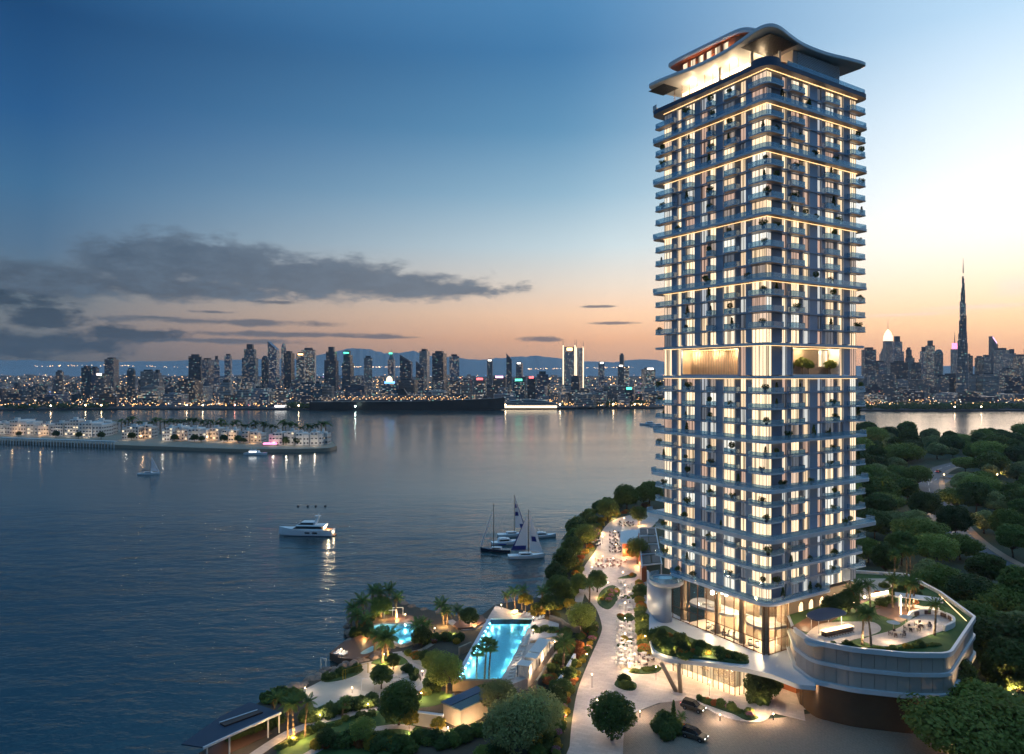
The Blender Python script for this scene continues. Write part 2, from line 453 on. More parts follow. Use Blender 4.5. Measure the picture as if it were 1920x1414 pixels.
mat('pinkglow', '#ff6090', emis=(1, .25, .45), es=2.5)
mat('blueglow', '#4080ff', emis=(.2, .45, 1), es=3.0)
mat('whiteglow', '#ffffff', emis=(1, .95, .88), es=3.0)
mat('archglow', '#ffe0b0', emis=(1, .76, .46), es=1.5)

def slab_joints(name, bw, bh, mortar=.02, dark=.72):
    m = M[name]; t = m.node_tree; N = NT.__new__(NT); N.t = t
    b = next(n for n in t.nodes if n.type == 'BSDF_PRINCIPLED'); src = b.inputs['Base Color'].links[0].from_socket
    tc_ = N.n('ShaderNodeTexCoord'); mp = N.n('ShaderNodeMapping'); mp.inputs['Rotation'].default_value = (0, 0, R(24)); N.l(tc_.outputs['Object'], mp.inputs[0])
    br = N.n('ShaderNodeTexBrick'); br.inputs['Scale'].default_value = 1.0; br.inputs['Brick Width'].default_value = bw; br.inputs['Row Height'].default_value = bh; br.inputs['Mortar Size'].default_value = mortar
    br.inputs['Color1'].default_value = (1, 1, 1, 1); br.inputs['Color2'].default_value = (.84, .83, .82, 1); br.inputs['Mortar'].default_value = (dark, dark, dark, 1); N.l(mp.outputs[0], br.inputs['Vector'])
    N.l(N.mix(1.0, src, br.outputs[0], 'MULTIPLY'), b.inputs['Base Color'])
slab_joints('paving', 1.6, .8, .03); slab_joints('cobble', .5, .3, .05, .55); slab_joints('sandpave', 3.0, 3.0, .012, .85); slab_joints('tile_aqua', .6, .6, .02, .8)
def window_mat(name, stops, curtain=.45, glossy=.12):
    """lit room seen through curtains: folds and a per-window brightness"""
    m = bpy.data.materials.new(name); m.use_nodes = True; N = NT(m.node_tree)
    out = N.n('ShaderNodeOutputMaterial'); b = N.n('ShaderNodeBsdfPrincipled'); N.l(b.outputs[0], out.inputs[0])
    b.inputs['Base Color'].default_value = (.05, .055, .06, 1); b.inputs['Roughness'].default_value = glossy
    tcn = N.n('ShaderNodeTexCoord'); oi = N.n('ShaderNodeObjectInfo')
    mp = N.n('ShaderNodeMapping'); mp.inputs['Scale'].default_value = (5.0, 5.0, .25); N.l(tcn.outputs['Object'], mp.inputs[0])
    off = N.n('ShaderNodeCombineXYZ'); N.l(N.m('MULTIPLY', oi.outputs['Random'], 57.0), off.inputs[0]); N.l(off.outputs[0], mp.inputs['Location'])
    nz = N.n('ShaderNodeTexNoise', i_Scale=1.0, i_Detail=1.0); N.l(mp.outputs[0], nz.inputs['Vector'])
    mp2 = N.n('ShaderNodeMapping'); mp2.inputs['Scale'].default_value = (.8, .8, .015); N.l(tcn.outputs['Object'], mp2.inputs[0]); N.l(off.outputs[0], mp2.inputs['Location'])
    nz2 = N.n('ShaderNodeTexNoise', i_Scale=1.0, i_Detail=1.0); N.l(mp2.outputs[0], nz2.inputs['Vector'])
    col = N.ramp(oi.outputs['Random'], [(p, (*c, 1)) for p, c in stops], 'CONSTANT')
    f = N.m('MULTIPLY', N.m('ADD', N.m('MULTIPLY', N.m('SUBTRACT', nz.outputs[0], .5), curtain*1.9), 1.0), N.m('ADD', .35, N.m('MULTIPLY', N.smooth(nz2.outputs[0], .36, .50), .75)))
    N.l(col, b.inputs['Emission Color']); N.l(N.m('MAXIMUM', f, .12), b.inputs['Emission Strength'])
    M[name] = m; return m
WB, WM, WD, WP, WX = (1.35, 1.0, .62), (.95, .68, .42), (.55, .36, .27), (.62, .62, .58), (.10, .11, .13)
window_mat('win', [(0, WB), (.26, WM), (.40, (1.15, .92, .66)), (.56, (.8, .58, .42)), (.66, (1.0, .95, .82)), (.74, WX), (.80, WP), (.88, WD), (.95, (.3, .24, .2))])
window_mat('winnarrow', [(0, WB), (.25, WM), (.45, WP), (.6, WD), (.75, (1.0, .78, .55)), (.92, WX)])
window_mat('windim', [(0, WD), (.3, WP), (.55, (.4, .42, .45)), (.75, WX), (.85, WM)])
window_mat('winbright', [(0, (1.5, 1.12, .7)), (.4, (1.2, .9, .58)), (.8, WB)], .25)
window_mat('wallglow', [(0, (1.2, .85, .48)), (.5, (.9, .64, .36))], .3)

def glass_mat(name, tint, refl=.25, alpha=.2, rough=.05):
    """thin pane: tinted see-through plus a mirror share that grows at grazing angles"""
    m = bpy.data.materials.new(name); m.use_nodes = True; N = NT(m.node_tree)
    out = N.n('ShaderNodeOutputMaterial')
    tr = N.n('ShaderNodeBsdfTransparent'); tr.inputs[0].default_value = (*tint, 1)
    gl = N.n('ShaderNodeBsdfGlossy'); gl.inputs['Color'].default_value = (.75, .85, .95, 1); gl.inputs['Roughness'].default_value = rough
    df = N.n('ShaderNodeBsdfDiffuse'); df.inputs[0].default_value = (*[min(1, t*.95) for t in tint], 1)
    lw = N.n('ShaderNodeLayerWeight'); lw.inputs[0].default_value = .5
    fac = N.m('MULTIPLY', N.m('POWER', lw.outputs['Facing'], 4.0), .75)
    mx = N.n('ShaderNodeMixShader'); N.l(N.m('ADD', fac, refl, clamp=True), mx.inputs[0]); N.l(tr.outputs[0], mx.inputs[1]); N.l(gl.outputs[0], mx.inputs[2])
    m2 = N.n('ShaderNodeMixShader'); m2.inputs[0].default_value = alpha; N.l(mx.outputs[0], m2.inputs[1]); N.l(df.outputs[0], m2.inputs[2])
    N.l(m2.outputs[0], out.inputs[0]); M[name] = m; return m
glass_mat('glass_blue', (.66, .82, .90), .17, .26)
glass_mat('glass_clear', (.95, .95, .94), .03, .01)
glass_mat('poolwater', (.62, .9, .96), .02, .0, .02)

def water_mat():
    m = bpy.data.materials.new('sea'); m.use_nodes = True; N = NT(m.node_tree)
    out = N.n('ShaderNodeOutputMaterial'); b = N.n('ShaderNodeBsdfPrincipled'); N.l(b.outputs[0], out.inputs[0])
    b.inputs['Base Color'].default_value = (.006, .036, .043, 1); b.inputs['Roughness'].default_value = .07; b.inputs['IOR'].default_value = 1.85
    b.inputs['Specular Tint'].default_value = (.78, 1.0, 1.0, 1)
    t = N.n('ShaderNodeTexCoord')
    def lay(sx, sy, rot, det, w):
        mp = N.n('ShaderNodeMapping'); mp.inputs['Scale'].default_value = (sx, sy, 1); mp.inputs['Rotation'].default_value = (0,0,R(rot)); N.l(t.outputs['Object'], mp.inputs[0])
        n = N.n('ShaderNodeTexNoise', i_Scale=1.0, i_Detail=det, i_Roughness=.55); N.l(mp.outputs[0], n.inputs['Vector'])
        return N.m('MULTIPLY', n.outputs[0], w)
    h = N.m('ADD', N.m('ADD', lay(.10, .22, 12, 4, 1.2), lay(.035, .07, -18, 3, 2.6)), lay(.5, .9, 30, 3, .3))
    # wind patches: calmer and rougher areas
    mp = N.n('ShaderNodeMapping'); mp.inputs['Scale'].default_value = (.004, .012, 1); N.l(t.outputs['Object'], mp.inputs[0])
    pn = N.n('ShaderNodeTexNoise', i_Scale=1.0, i_Detail=4.0); N.l(mp.outputs[0], pn.inputs['Vector'])
    gs = N.n('ShaderNodeSeparateXYZ'); N.l(t.outputs['Object'], gs.inputs[0])
    calm = N.m('SUBTRACT', 1.0, N.m('MULTIPLY', N.smooth(gs.outputs[1], 190, 430), .93))      # sheltered water farther up the bay
    st = N.m('MULTIPLY', calm, N.m('ADD', .5, N.m('MULTIPLY', N.smooth(pn.outputs[0], .35, .65), .55)))
    bp = N.n('ShaderNodeBump', i_Distance=1.0); N.l(h, bp.inputs['Height']); N.l(st, bp.inputs['Strength']); N.l(bp.outputs[0], b.inputs['Normal'])
    N.l(N.m('ADD', .12, N.m('MULTIPLY', pn.outputs[0], .10)), b.inputs['Roughness'])
    M['sea'] = m
water_mat()

def city_mat(name, wall, lit, cell=(3.4, 3.4, 3.6), frac=.22, warm=None, strength=1.0):
    """far facade: window grid with some rooms lit; tint differs from building to building"""
    m = bpy.data.materials.new(name); m.use_nodes = True; N = NT(m.node_tree)
    out = N.n('ShaderNodeOutputMaterial'); b = N.n('ShaderNodeBsdfPrincipled'); N.l(b.outputs[0], out.inputs[0])
    b.inputs['Roughness'].default_value = .35
    t = N.n('ShaderNodeTexCoord'); oi = N.n('ShaderNodeObjectInfo'); geo = N.n('ShaderNodeNewGeometry')
    sv = N.n('ShaderNodeVectorMath', operation='DIVIDE'); N.l(t.outputs['Object'], sv.inputs[0]); sv.inputs[1].default_value = cell
    fl = N.n('ShaderNodeVectorMath', operation='FLOOR'); N.l(sv.outputs[0], fl.inputs[0])
    ad = N.n('ShaderNodeVectorMath', operation='ADD'); N.l(fl.outputs[0], ad.inputs[0])
    cb = N.n('ShaderNodeCombineXYZ'); N.l(N.m('MULTIPLY', oi.outputs['Random'], 91.0), cb.inputs[0]); N.l(cb.outputs[0], ad.inputs[1])
    wn = N.n('ShaderNodeTexWhiteNoise', noise_dimensions='3D'); N.l(ad.outputs[0], wn.inputs['Vector'])
    fr = N.n('ShaderNodeVectorMath', operation='FRACTION'); N.l(sv.outputs[0], fr.inputs[0])
    fs = N.n('ShaderNodeSeparateXYZ'); N.l(fr.outputs[0], fs.inputs[0])
    inz = N.m('MULTIPLY', N.m('GREATER_THAN', fs.outputs[2], .3), N.m('LESS_THAN', fs.outputs[2], .85))
    nsep = N.n('ShaderNodeSeparateXYZ'); N.l(geo.outputs['Normal'], nsep.inputs[0])
    side = N.m('LESS_THAN', N.m('ABSOLUTE', nsep.outputs[2]), .5)
    win = N.m('MULTIPLY', inz, side)
    thr = N.m('ADD', N.m('MULTIPLY', oi.outputs['Random'], frac), frac*.45)
    on = N.m('MULTIPLY', win, N.m('LESS_THAN', wn.outputs['Value'], thr))
    base = N.mix(N.m('MULTIPLY', win, .75), lin(wall), lin('#29323e'))
    vm = N.n('ShaderNodeVectorMath', operation='SCALE'); N.l(base, vm.inputs[0]); N.l(N.m('ADD', .9, N.m('MULTIPLY', oi.outputs['Random'], 1.1)), vm.inputs['Scale'])
    N.l(vm.outputs[0], b.inputs['Base Color'])
    ws = N.n('ShaderNodeSeparateColor'); N.l(wn.outputs['Color'], ws.inputs[0])
    ec = N.ramp(ws.outputs[1], [(0, (1, .62, .3, 1)), (.55, (1, .8, .55, 1)), (.8, (.85, .93, 1, 1)), (.96, (.4, 1, .8, 1))])
    N.l(ec, b.inputs['Emission Color'])
    N.l(N.m('MULTIPLY', on, N.m('MULTIPLY', N.m('ADD', .3, ws.outputs[0]), strength)), b.inputs['Emission Strength'])
    m.cycles.emission_sampling = 'NONE'; M[name] = m
city_mat('cityA', '#566070', .2, frac=.18, strength=.9)
city_mat('cityB', '#806f66', .2, frac=.24, strength=1.0)
city_mat('cityC', '#8d8785', .2, frac=.16, strength=.9)
city_mat('citydark', '#2b3440', .2, frac=.12, strength=.8)
city_mat('cityteal', '#33505a', .2, frac=.18, strength=.8)
mat('citygrey', '#6b6e74', .6); mat('citydull', '#34383f', .5); city_mat('citypale', '#a39a92', .2, frac=.12, strength=.6)
mat('islandwall', '#d9d5d0', .7, var=.12, vscale=.1, rand=.15)
mat('islandwin', '#20293a', .25)
mat('roofred', '#8a5f4c', .7)
for nm, c, s in (('lt_warm', (1, .5, .16), 8), ('lt_white', (1, .9, .75), 5), ('lt_red', (1, .12, .12), 3), ('lt_green', (.1, 1, .55), 2.5), ('lt_blue', (.15, .4, 1), 3), ('lt_pink', (1, .5, .85), 2.5)):
    mat(nm, (.5, .5, .5), emis=c, es=s, light=False)
for nm, c, s in (('lamp_far', (1, .72, .4), 40), ('lamp_cool', (.75, 1, .9), 60), ('lamp_red', (1, .3, .2), 25)):
    mat(nm, (.5, .5, .5), emis=c, es=s)
# ------------------------------------------------------------ the setting: sea, land, roads
SEA = -3.0
HAZE_D = 6.0e-5
m = MB(); m.quad((-14000, -3000, SEA), (14000, -3000, SEA), (14000, 16000, SEA), (-14000, 16000, SEA))
tag(m.build('sea', M['sea']), kind='structure')
UP = GG([(930, 1460), (1000, 1340), (1040, 1275), (1075, 1215), (1050, 1150), (1012, 1126), (1018, 1098), (1032, 1058), (1054, 1010), (1086, 970), (1130, 941), (1200, 915), (1260, 900)]) + [(170, 560), (369, 745), (620, 800), (1700, 860), (2600, 900), (2600, 40), (0, 40)]
m = MB(); m.prism(UP, -6, -.06)
tag(m.build('park_ground', M['parkground']), kind='structure')
LOW = GG([(250, 1490), (400, 1395), (450, 1340), (490, 1314), (527, 1300), (560, 1285), (600, 1266), (650, 1246), (694, 1230), (676, 1222), (655, 1206), (655, 1168), (664, 1140), (700, 1118), (745, 1124), (780, 1138), (835, 1150), (872, 1156), (905, 1152), (928, 1134), (962, 1128), (1012, 1120), (1130, 1150), (1130, 1490)], -1.6)
m = MB(); m.prism(LOW, -6, -1.6)
tag(m.build('lower_ground', M['soil']), kind='structure')
# pale promenade and plaza
PROM = smooth_closed(GG([(1062, 1470), (1068, 1400), (1073, 1350), (1084, 1292), (1106, 1236), (1126, 1190), (1128, 1170), (1117, 1140), (1100, 1120), (1090, 1092), (1096, 1062), (1118, 1030), (1128, 998), (1146, 978), (1180, 966), (1225, 958), (1236, 972), (1215, 1000), (1210, 1060), (1220, 1130), (1240, 1200), (1330, 1215)]), 4)[:-8]
PROM = PROM + [G(1500, 1250), G(1560, 1330), G(1480, 1330), G(1430, 1345), G(1380, 1345), G(1290, 1312), G(1235, 1318), G(1190, 1335), G(1170, 1365), G(1165, 1470)]
m = MB(); m.prism(PROM, -.05, 0.03)
tag(m.build('promenade', M['paving']), kind='structure')
DRIVE = GG([(1160, 1500), (1165, 1400), (1172, 1362), (1195, 1334), (1240, 1318), (1290, 1312), (1340, 1328), (1400, 1352), (1470, 1345), (1560, 1332), (1700, 1345), (1820, 1400), (1820, 1500)])
m = MB(); m.prism(DRIVE, -.05, .0)
tag(m.build('driveway', M['cobble']), kind='structure')
m = MB()
isl = smooth_closed(GG([(1306, 1312), (1322, 1306), (1360, 1322), (1400, 1326), (1425, 1306), (1440, 1312), (1446, 1336), (1434, 1352), (1408, 1355), (1368, 1348), (1330, 1333)]), 4)
m.prism(isl, 0.0, .13)
tag(m.build('kerb_island', M['paving']), kind='structure')
# park road, with footway and centre line
ROAD1 = smooth_open([G(*p) for p in ((1990, 1118), (1900, 1072), (1832, 1034), (1782, 990), (1748, 935), (1742, 900), (1760, 880), (1800, 868))], 6)
ROAD2 = smooth_open([G(*p) for p in ((1745, 905), (1775, 893), (1840, 905), (1935, 925), (2050, 940))], 6)
m = MB(); m.prism(strip(ROAD1, [11]*len(ROAD1)), -.055, .03)
tag(m.build('park_road', M['asphalt']), kind='structure')
m = MB(); m.prism(strip(ROAD2, [16]*len(ROAD2)), -.055, .034)
tag(m.build('park_road', M['asphalt']), kind='structure')
def offs(pts, d):
    o = []
    for k in range(len(pts)):
        a, b = pts[max(0,k-1)], pts[min(len(pts)-1,k+1)]; dx, dy = b[0]-a[0], b[1]-a[1]; l = math.hypot(dx, dy)
        o.append((pts[k][0]-dy/l*d, pts[k][1]+dx/l*d))
    return o
for rd, d in ((ROAD1, -7.2), (ROAD2, -11.5), (ROAD2, 11)):
    m = MB(); m.prism(strip(offs(rd, d), [3.2]*len(rd)), -.056, .12)
    tag(m.build('park_footway', M['footway']), kind='structure')
for rd in (ROAD1, ROAD2):
    m = MB()
    for k in range(0, len(rd)-1, 2): m.prism(strip([rd[k], rd[k+1]], .35), .036, .042)
    tag(m.build('road_marking', M['roadline']), kind='structure')
# far shore: land rising gently to the hills
m = MB()
def far_edge(x): return 1430 + 28*math.sin(x*.006) + 40*math.sin(x*.0017+1) + (-60 if x > 420 else 0)
xs = [-6500 + 130*k for k in range(101)]
ys = [0, 200, 900, 1900, 2900, 3800, 4700]; zs = [0, 2, 4, 10, 25, 50, 66]
def landz(y):
    q = y-1430
    for k in range(6):
        if q <= ys[k+1]: return zs[k]+(zs[k+1]-zs[k])*max(0, q-ys[k])/(ys[k+1]-ys[k])-.5
    return zs[-1]
grid = []
for x in xs:
    f = max(1, abs(x)/3000)
    grid.append([(x*(1+.9*j/6), far_edge(x)+ys[j], zs[j] - .5 + (3*math.sin(x*.003+j) if j > 3 else 0)) for j in range(7)])
for i in range(100):
    m.quad((*grid[i][0][:2], SEA-2), (*grid[i+1][0][:2], SEA-2), grid[i+1][0], grid[i][0])
    for j in range(6): m.quad(grid[i][j], grid[i+1][j], grid[i+1][j+1], grid[i][j+1])
tag(m.build('far_land', M['landfar']), kind='structure')
# hills on the horizon
def hills(name, y, pts, seed):
    r = random.Random(seed); mm = MB()
    P = []
    for k in range(len(pts)-1):
        for j in range(10):
            t = j/10; u = pts[k][0]*(1-t)+pts[k+1][0]*t; v = pts[k][1]*(1-t)+pts[k+1][1]*t
            v += 11.0; v += 3.0*mnoise.noise(Vector((u*.03, seed, 0))) + 1.4*mnoise.noise(Vector((u*.11, seed, 4)))
            P.append(at(u, min(v, 688), y))
    rings = []
    for k, p in enumerate(P):
        rings.append([(p[0]*.93, y*.93, 40), (p[0]*.975, y*.975, 60+(p[2]-60)*(.55+.2*mnoise.noise(Vector((k*.3, 1, seed))))), p, (p[0]*1.04, y*1.04, 60+(p[2]-60)*.6), (p[0]*1.1, y*1.1, 60)])
    for k in range(len(rings)-1):
        for j in range(4): mm.quad(rings[k][j], rings[k+1][j], rings[k+1][j+1], rings[k][j+1])
    tag(mm.build(name, M['hillrock'], smooth=True), kind='structure')
hills('hills', 6000, [(-500, 660), (-200, 650), (0, 664), (200, 668), (420, 664), (560, 662), (620, 650), (660, 642), (690, 643), (720, 652), (745, 650), (775, 647), (800, 656), (900, 664), (960, 658), (1010, 656), (1080, 666), (1150, 668), (1200, 663), (1300, 668), (1500, 674), (1700, 676), (2000, 674), (2400, 676)], 3)
# ------------------------------------------------------------ the residential tower
LAMPK = 5.5
def lamp(loc, power, col=(1, .72, .42), rad=.25, parent=None, name='lamp_light'):
    l = bpy.data.lights.new(name, 'POINT'); l.energy = power*LAMPK; l.color = col; l.shadow_soft_size = rad
    o = bpy.data.objects.new(name, l); COL.objects.link(o); o.location = loc
    if parent is not None: o.parent = parent
    return o
TC = (55.5, 152.3); TH = R(31.54)
FA = (math.cos(TH), math.sin(TH)); FB = (-math.sin(TH), math.cos(TH))
def TW(t, s): return (TC[0]+t*FA[0]+s*FB[0], TC[1]+t*FA[1]+s*FB[1])      # tower grid -> world
def TL(x, y): dx, dy = x-TC[0], y-TC[1]; return (dx*FA[0]+dy*FA[1], dx*FB[0]+dy*FB[1])
def sl(u): k = (u-CX)/FPX; return (TC[0]-TC[1]*k)/(FA[1]+FA[0]*k)         # distance along the left face
def tr(u): k = (u-CX)/FPX; return (TC[1]*k-TC[0])/(FA[0]-FA[1]*k)         # distance along the right face
TWD, TDP = 33.0, 31.6
P = 3.52
tower = thing('residential_tower', 'tall blue grey apartment tower with lit windows, glass balconies and curved rooftop canopies', 'tower', (TC[0], TC[1], 0), TH)
BANDS = [19.4]
for n_ in (2, 2, 3, 3, 4): BANDS.append(BANDS[-1] + n_*P)
BANDS.append(BANDS[-1] + 7.3)
for n_ in (4, 4, 4, 3, 2): BANDS.append(BANDS[-1] + n_*P)
ZTOP = BANDS[-1]                                                            # about 135.8
# structural core with blue grey wall
m = MB(); m.box(.5, .5, BANDS[0], TWD-.5, TDP-.5, BANDS[5]); m.box(3.5, 3.5, BANDS[5], TWD-.5, TDP-.5, BANDS[6]); m.box(.5, .5, BANDS[6], TWD-.5, TDP-.5, ZTOP)
m.box(13.2, 8, 7.6, TWD-3, TDP-9, BANDS[0])
m.build('wall', M['wallpanel'], tower)
# face helpers: (along, out, z) -> local
def fpt(face, a, o): return (a, -o) if face == 'R' else (-o, a)
def place(name, me, face, a, o, z, parent=tower):
    x, y = fpt(face, a, o)
    return link(name, me, parent, (x, y, z), 0.0 if face == 'R' else R(-90))
# facade columns: (kind, from, to)
colsL = [('end', 1245, 1260), ('pier', 1260, 1270), ('side', 1270, 1278), ('pier', 1278, 1286), ('bay', 1286, 1303), ('pier', 1303, 1314), ('dim', 1314, 1324), ('bay', 1324, 1343), ('pier', 1343, 1356), ('bay', 1356, 1387), ('side', 1387, 1399), ('pier', 1399, 1410), ('corner', 1410, 1437)]
colsR = [('corner', 1437, 1447), ('blank', 1447, 1468), ('side', 1468, 1475), ('pier', 1475, 1483), ('bay', 1483, 1509), ('side', 1509, 1517), ('pier', 1517, 1532), ('dim', 1532, 1540), ('pier', 1540, 1547), ('bay', 1547, 1574), ('side', 1574, 1581), ('pier', 1581, 1593), ('end', 1593, 1606)]
COLS = []
for k_, u0, u1 in colsL: a, b = sorted((sl(u0), sl(u1))); COLS.append(('L', k_, max(0.0, a), min(TDP, b)))
for k_, u0, u1 in colsR: a, b = sorted((tr(u0), tr(u1))); COLS.append(('R', k_, max(0.0, a), min(TWD, b)))
floors = []
for bi in range(len(BANDS)-1):
    z0, z1 = BANDS[bi], BANDS[bi+1]
    n_ = 1 if z1 - z0 > 7.25 and z1-z0 < 7.35 else round((z1-z0)/P)
    for k in range(n_): floors.append((z0 + (z1-z0)*k/n_, (z1-z0)/n_, k == 0, n_ == 1, bi))
def pane_mesh(w, h, glow, mull=1.05, fr=.09):
    mm = MB(); mm.box(-w/2, 0, 0, w/2, .08, h, 0)
    n_ = max(1, round(w/mull))
    for k in range(n_+1):
        x = -w/2 + w*k/n_; t_ = .035 if 0 < k < n_ else .05
        mm.box(max(-w/2, x-t_), -.07, 0, min(w/2, x+t_), .0, h, 1)
    mm.box(-w/2+.05, -.06, h-.10, w/2-.05, -.001, h-.001, 1); mm.box(-w/2+.05, -.06, .001, w/2-.05, -.001, .10, 1)
    return mm.mesh('window', [glow, M['frame']])
PM = {}
def pane(face, kind, a0, a1, z, h, glow, out=-.33, name='window'):
    w = round(a1-a0, 3); key = (w, round(h, 2), glow.name)
    if key not in PM: PM[key] = pane_mesh(w, h, glow)
    return place(name, PM[key], face, (a0+a1)/2, out, z)
# piers, in three lifts between the big breaks
for face, kind, a0, a1 in COLS:
    if kind not in ('pier', 'blank'): continue
    for z0, z1 in ((BANDS[0], BANDS[5]), (BANDS[5], BANDS[6]), (BANDS[6], ZTOP)):
        if z1-z0 < 8 and (face == 'L' and 1290 < 0): continue
        if z1-z0 < 8:
            if face == 'L' and sl(1377) < (a0+a1)/2 < sl(1277): continue
            if face == 'R' and tr(1482) < (a0+a1)/2 < tr(1575): continue
        o = .12 if kind == 'pier' else -.2
        mm = MB(); x0, y0 = fpt(face, a0, o); x1, y1 = fpt(face, a1, -.6)
        mm.box(x0, y0, z0+.3, x1, y1, z1)
        mm.build('pier' if kind == 'pier' else 'wall_panel', M['pier'] if kind == 'pier' else M['wallpanel'], tower)
r4 = random.Random(11)
bal_mesh = {}
def bal(face, a0, a1, z, dep=1.55, rf=.5):
    """projecting balcony: slab with rounded front corners, glass balustrade as its sub-part"""
    w = round(a1-a0, 2); key = (w, dep)
    if key not in bal_mesh:
        pts = [(-w/2, 0)] + fillet([(-w/2, 0), (-w/2, -dep), (w/2, -dep), (w/2, 0)], [0, rf, rf, 0], 4)[1:-1] + [(w/2, 0)]
        mm = MB(); mm.prism(pts, -.26, 0, 0, 0, 1)
        g = MB(); ins = [(p[0]*(1-.05/w*2), p[1]*.96) for p in pts]
        g.wall(ins, .03, 1.12, .035)
        hr = MB(); hr.wall(ins, 1.12, 1.17, .05)
        g2 = MB(); g2.v = g.v + hr.v; n0 = len(g.v); g2.f = g.f + [tuple(i+n0 for i in q) for q in hr.f]; g2.m = [0]*len(g.f) + [1]*len(hr.f)
        bal_mesh[key] = (mm.mesh('balcony', [M['band'], M['soffit']]), g2.mesh('glass_balustrade', [M['glass_blue'], M['frame']]))
    b = place('balcony', bal_mesh[key][0], face, (a0+a1)/2, 0.0, z)
    link('glass_balustrade', bal_mesh[key][1], b)
    return b
cb = []
def corner_balcony(z, big=False):
    if not cb:
        L0, R0, d = sl(1411), tr(1459), 1.7
        outl = fillet([(-d, L0), (-d, -d), (R0, -d), (R0, .5), (.5, .5), (.5, L0)], [.4, 2.2, .4, 0, 0, 0], 6)
        mm = MB(); mm.prism(outl, -.27, 0, 0, 0, 1)
        edge = [(-.3, L0-.06), (-d+.1, L0-.06)] + fillet([(-d+.1, L0-.06), (-d+.1, -d+.1), (R0-.06, -d+.1)], [0, 2.1, 0], 6)[1:-1] + [(R0-.06, -d+.1), (R0-.06, -.3)]
        g = MB(); g.wall(edge, .03, 1.12, .035)
        cb.append((mm.mesh('balcony', [M['band'], M['soffit']]), g.mesh('glass_balustrade', [M['glass_blue']])))
    b = link('corner_balcony', cb[0][0], tower, (0, 0, z)); link('glass_balustrade', cb[0][1], b); return b
eb = []
def end_balcony(face, z):
    """balcony wrapping the far end of a face, standing out past it"""
    n_ = 0 if face == 'L' else 1
    while len(eb) < 2:
        f = 'LR'[len(eb)]
        if f == 'L':
            a0, D = sl(1270), TDP; out = fillet([(.4, a0), (-1.6, a0), (-1.6, D+2.0), (.4, D+2.0)], [0, .4, 1.6, 0], 6)
            edge = fillet([(.3, a0+.08), (-1.5, a0+.08), (-1.5, D+1.9), (.4, D+1.9)], [0, .4, 1.5, 0], 6)
        else:
            a0, D = tr(1587), TWD; out = fillet([(a0, .4), (a0, -1.6), (D+1.7, -1.6), (D+1.7, .4)], [0, .3, .8, 0], 6)
            edge = fillet([(a0+.08, .3), (a0+.08, -1.5), (D+1.6, -1.5), (D+1.6, .4)], [0, .3, .7, 0], 6)
        mm = MB(); mm.prism(out, -.27, 0, 0, 0, 1); g = MB(); g.wall(edge, .03, 1.12, .035)
        eb.append((mm.mesh('balcony', [M['band'], M['soffit']]), g.mesh('glass_balustrade', [M['glass_blue']])))
    b = link('end_balcony', eb[n_][0], tower, (0, 0, z)); link('glass_balustrade', eb[n_][1], b); return b
PLANT_SPOTS = []       # (local x, y, z, words) for pots standing on balconies
nfl = 0
_on = ['', 'first', 'second', 'third', 'fourth', 'fifth', 'sixth', 'seventh', 'eighth', 'ninth', 'tenth', 'eleventh', 'twelfth', 'thirteenth', 'fourteenth', 'fifteenth', 'sixteenth', 'seventeenth', 'eighteenth', 'nineteenth']
ord_ = _on + [(t_ if not q_ else w_ + '-' + _on[q_]) for w_, t_ in (('twenty', 'twentieth'), ('thirty', 'thirtieth'), ('forty', 'fortieth'), ('fifty', 'fiftieth'), ('sixty', 'sixtieth'), ('seventy', 'seventieth')) for q_ in range(10)]
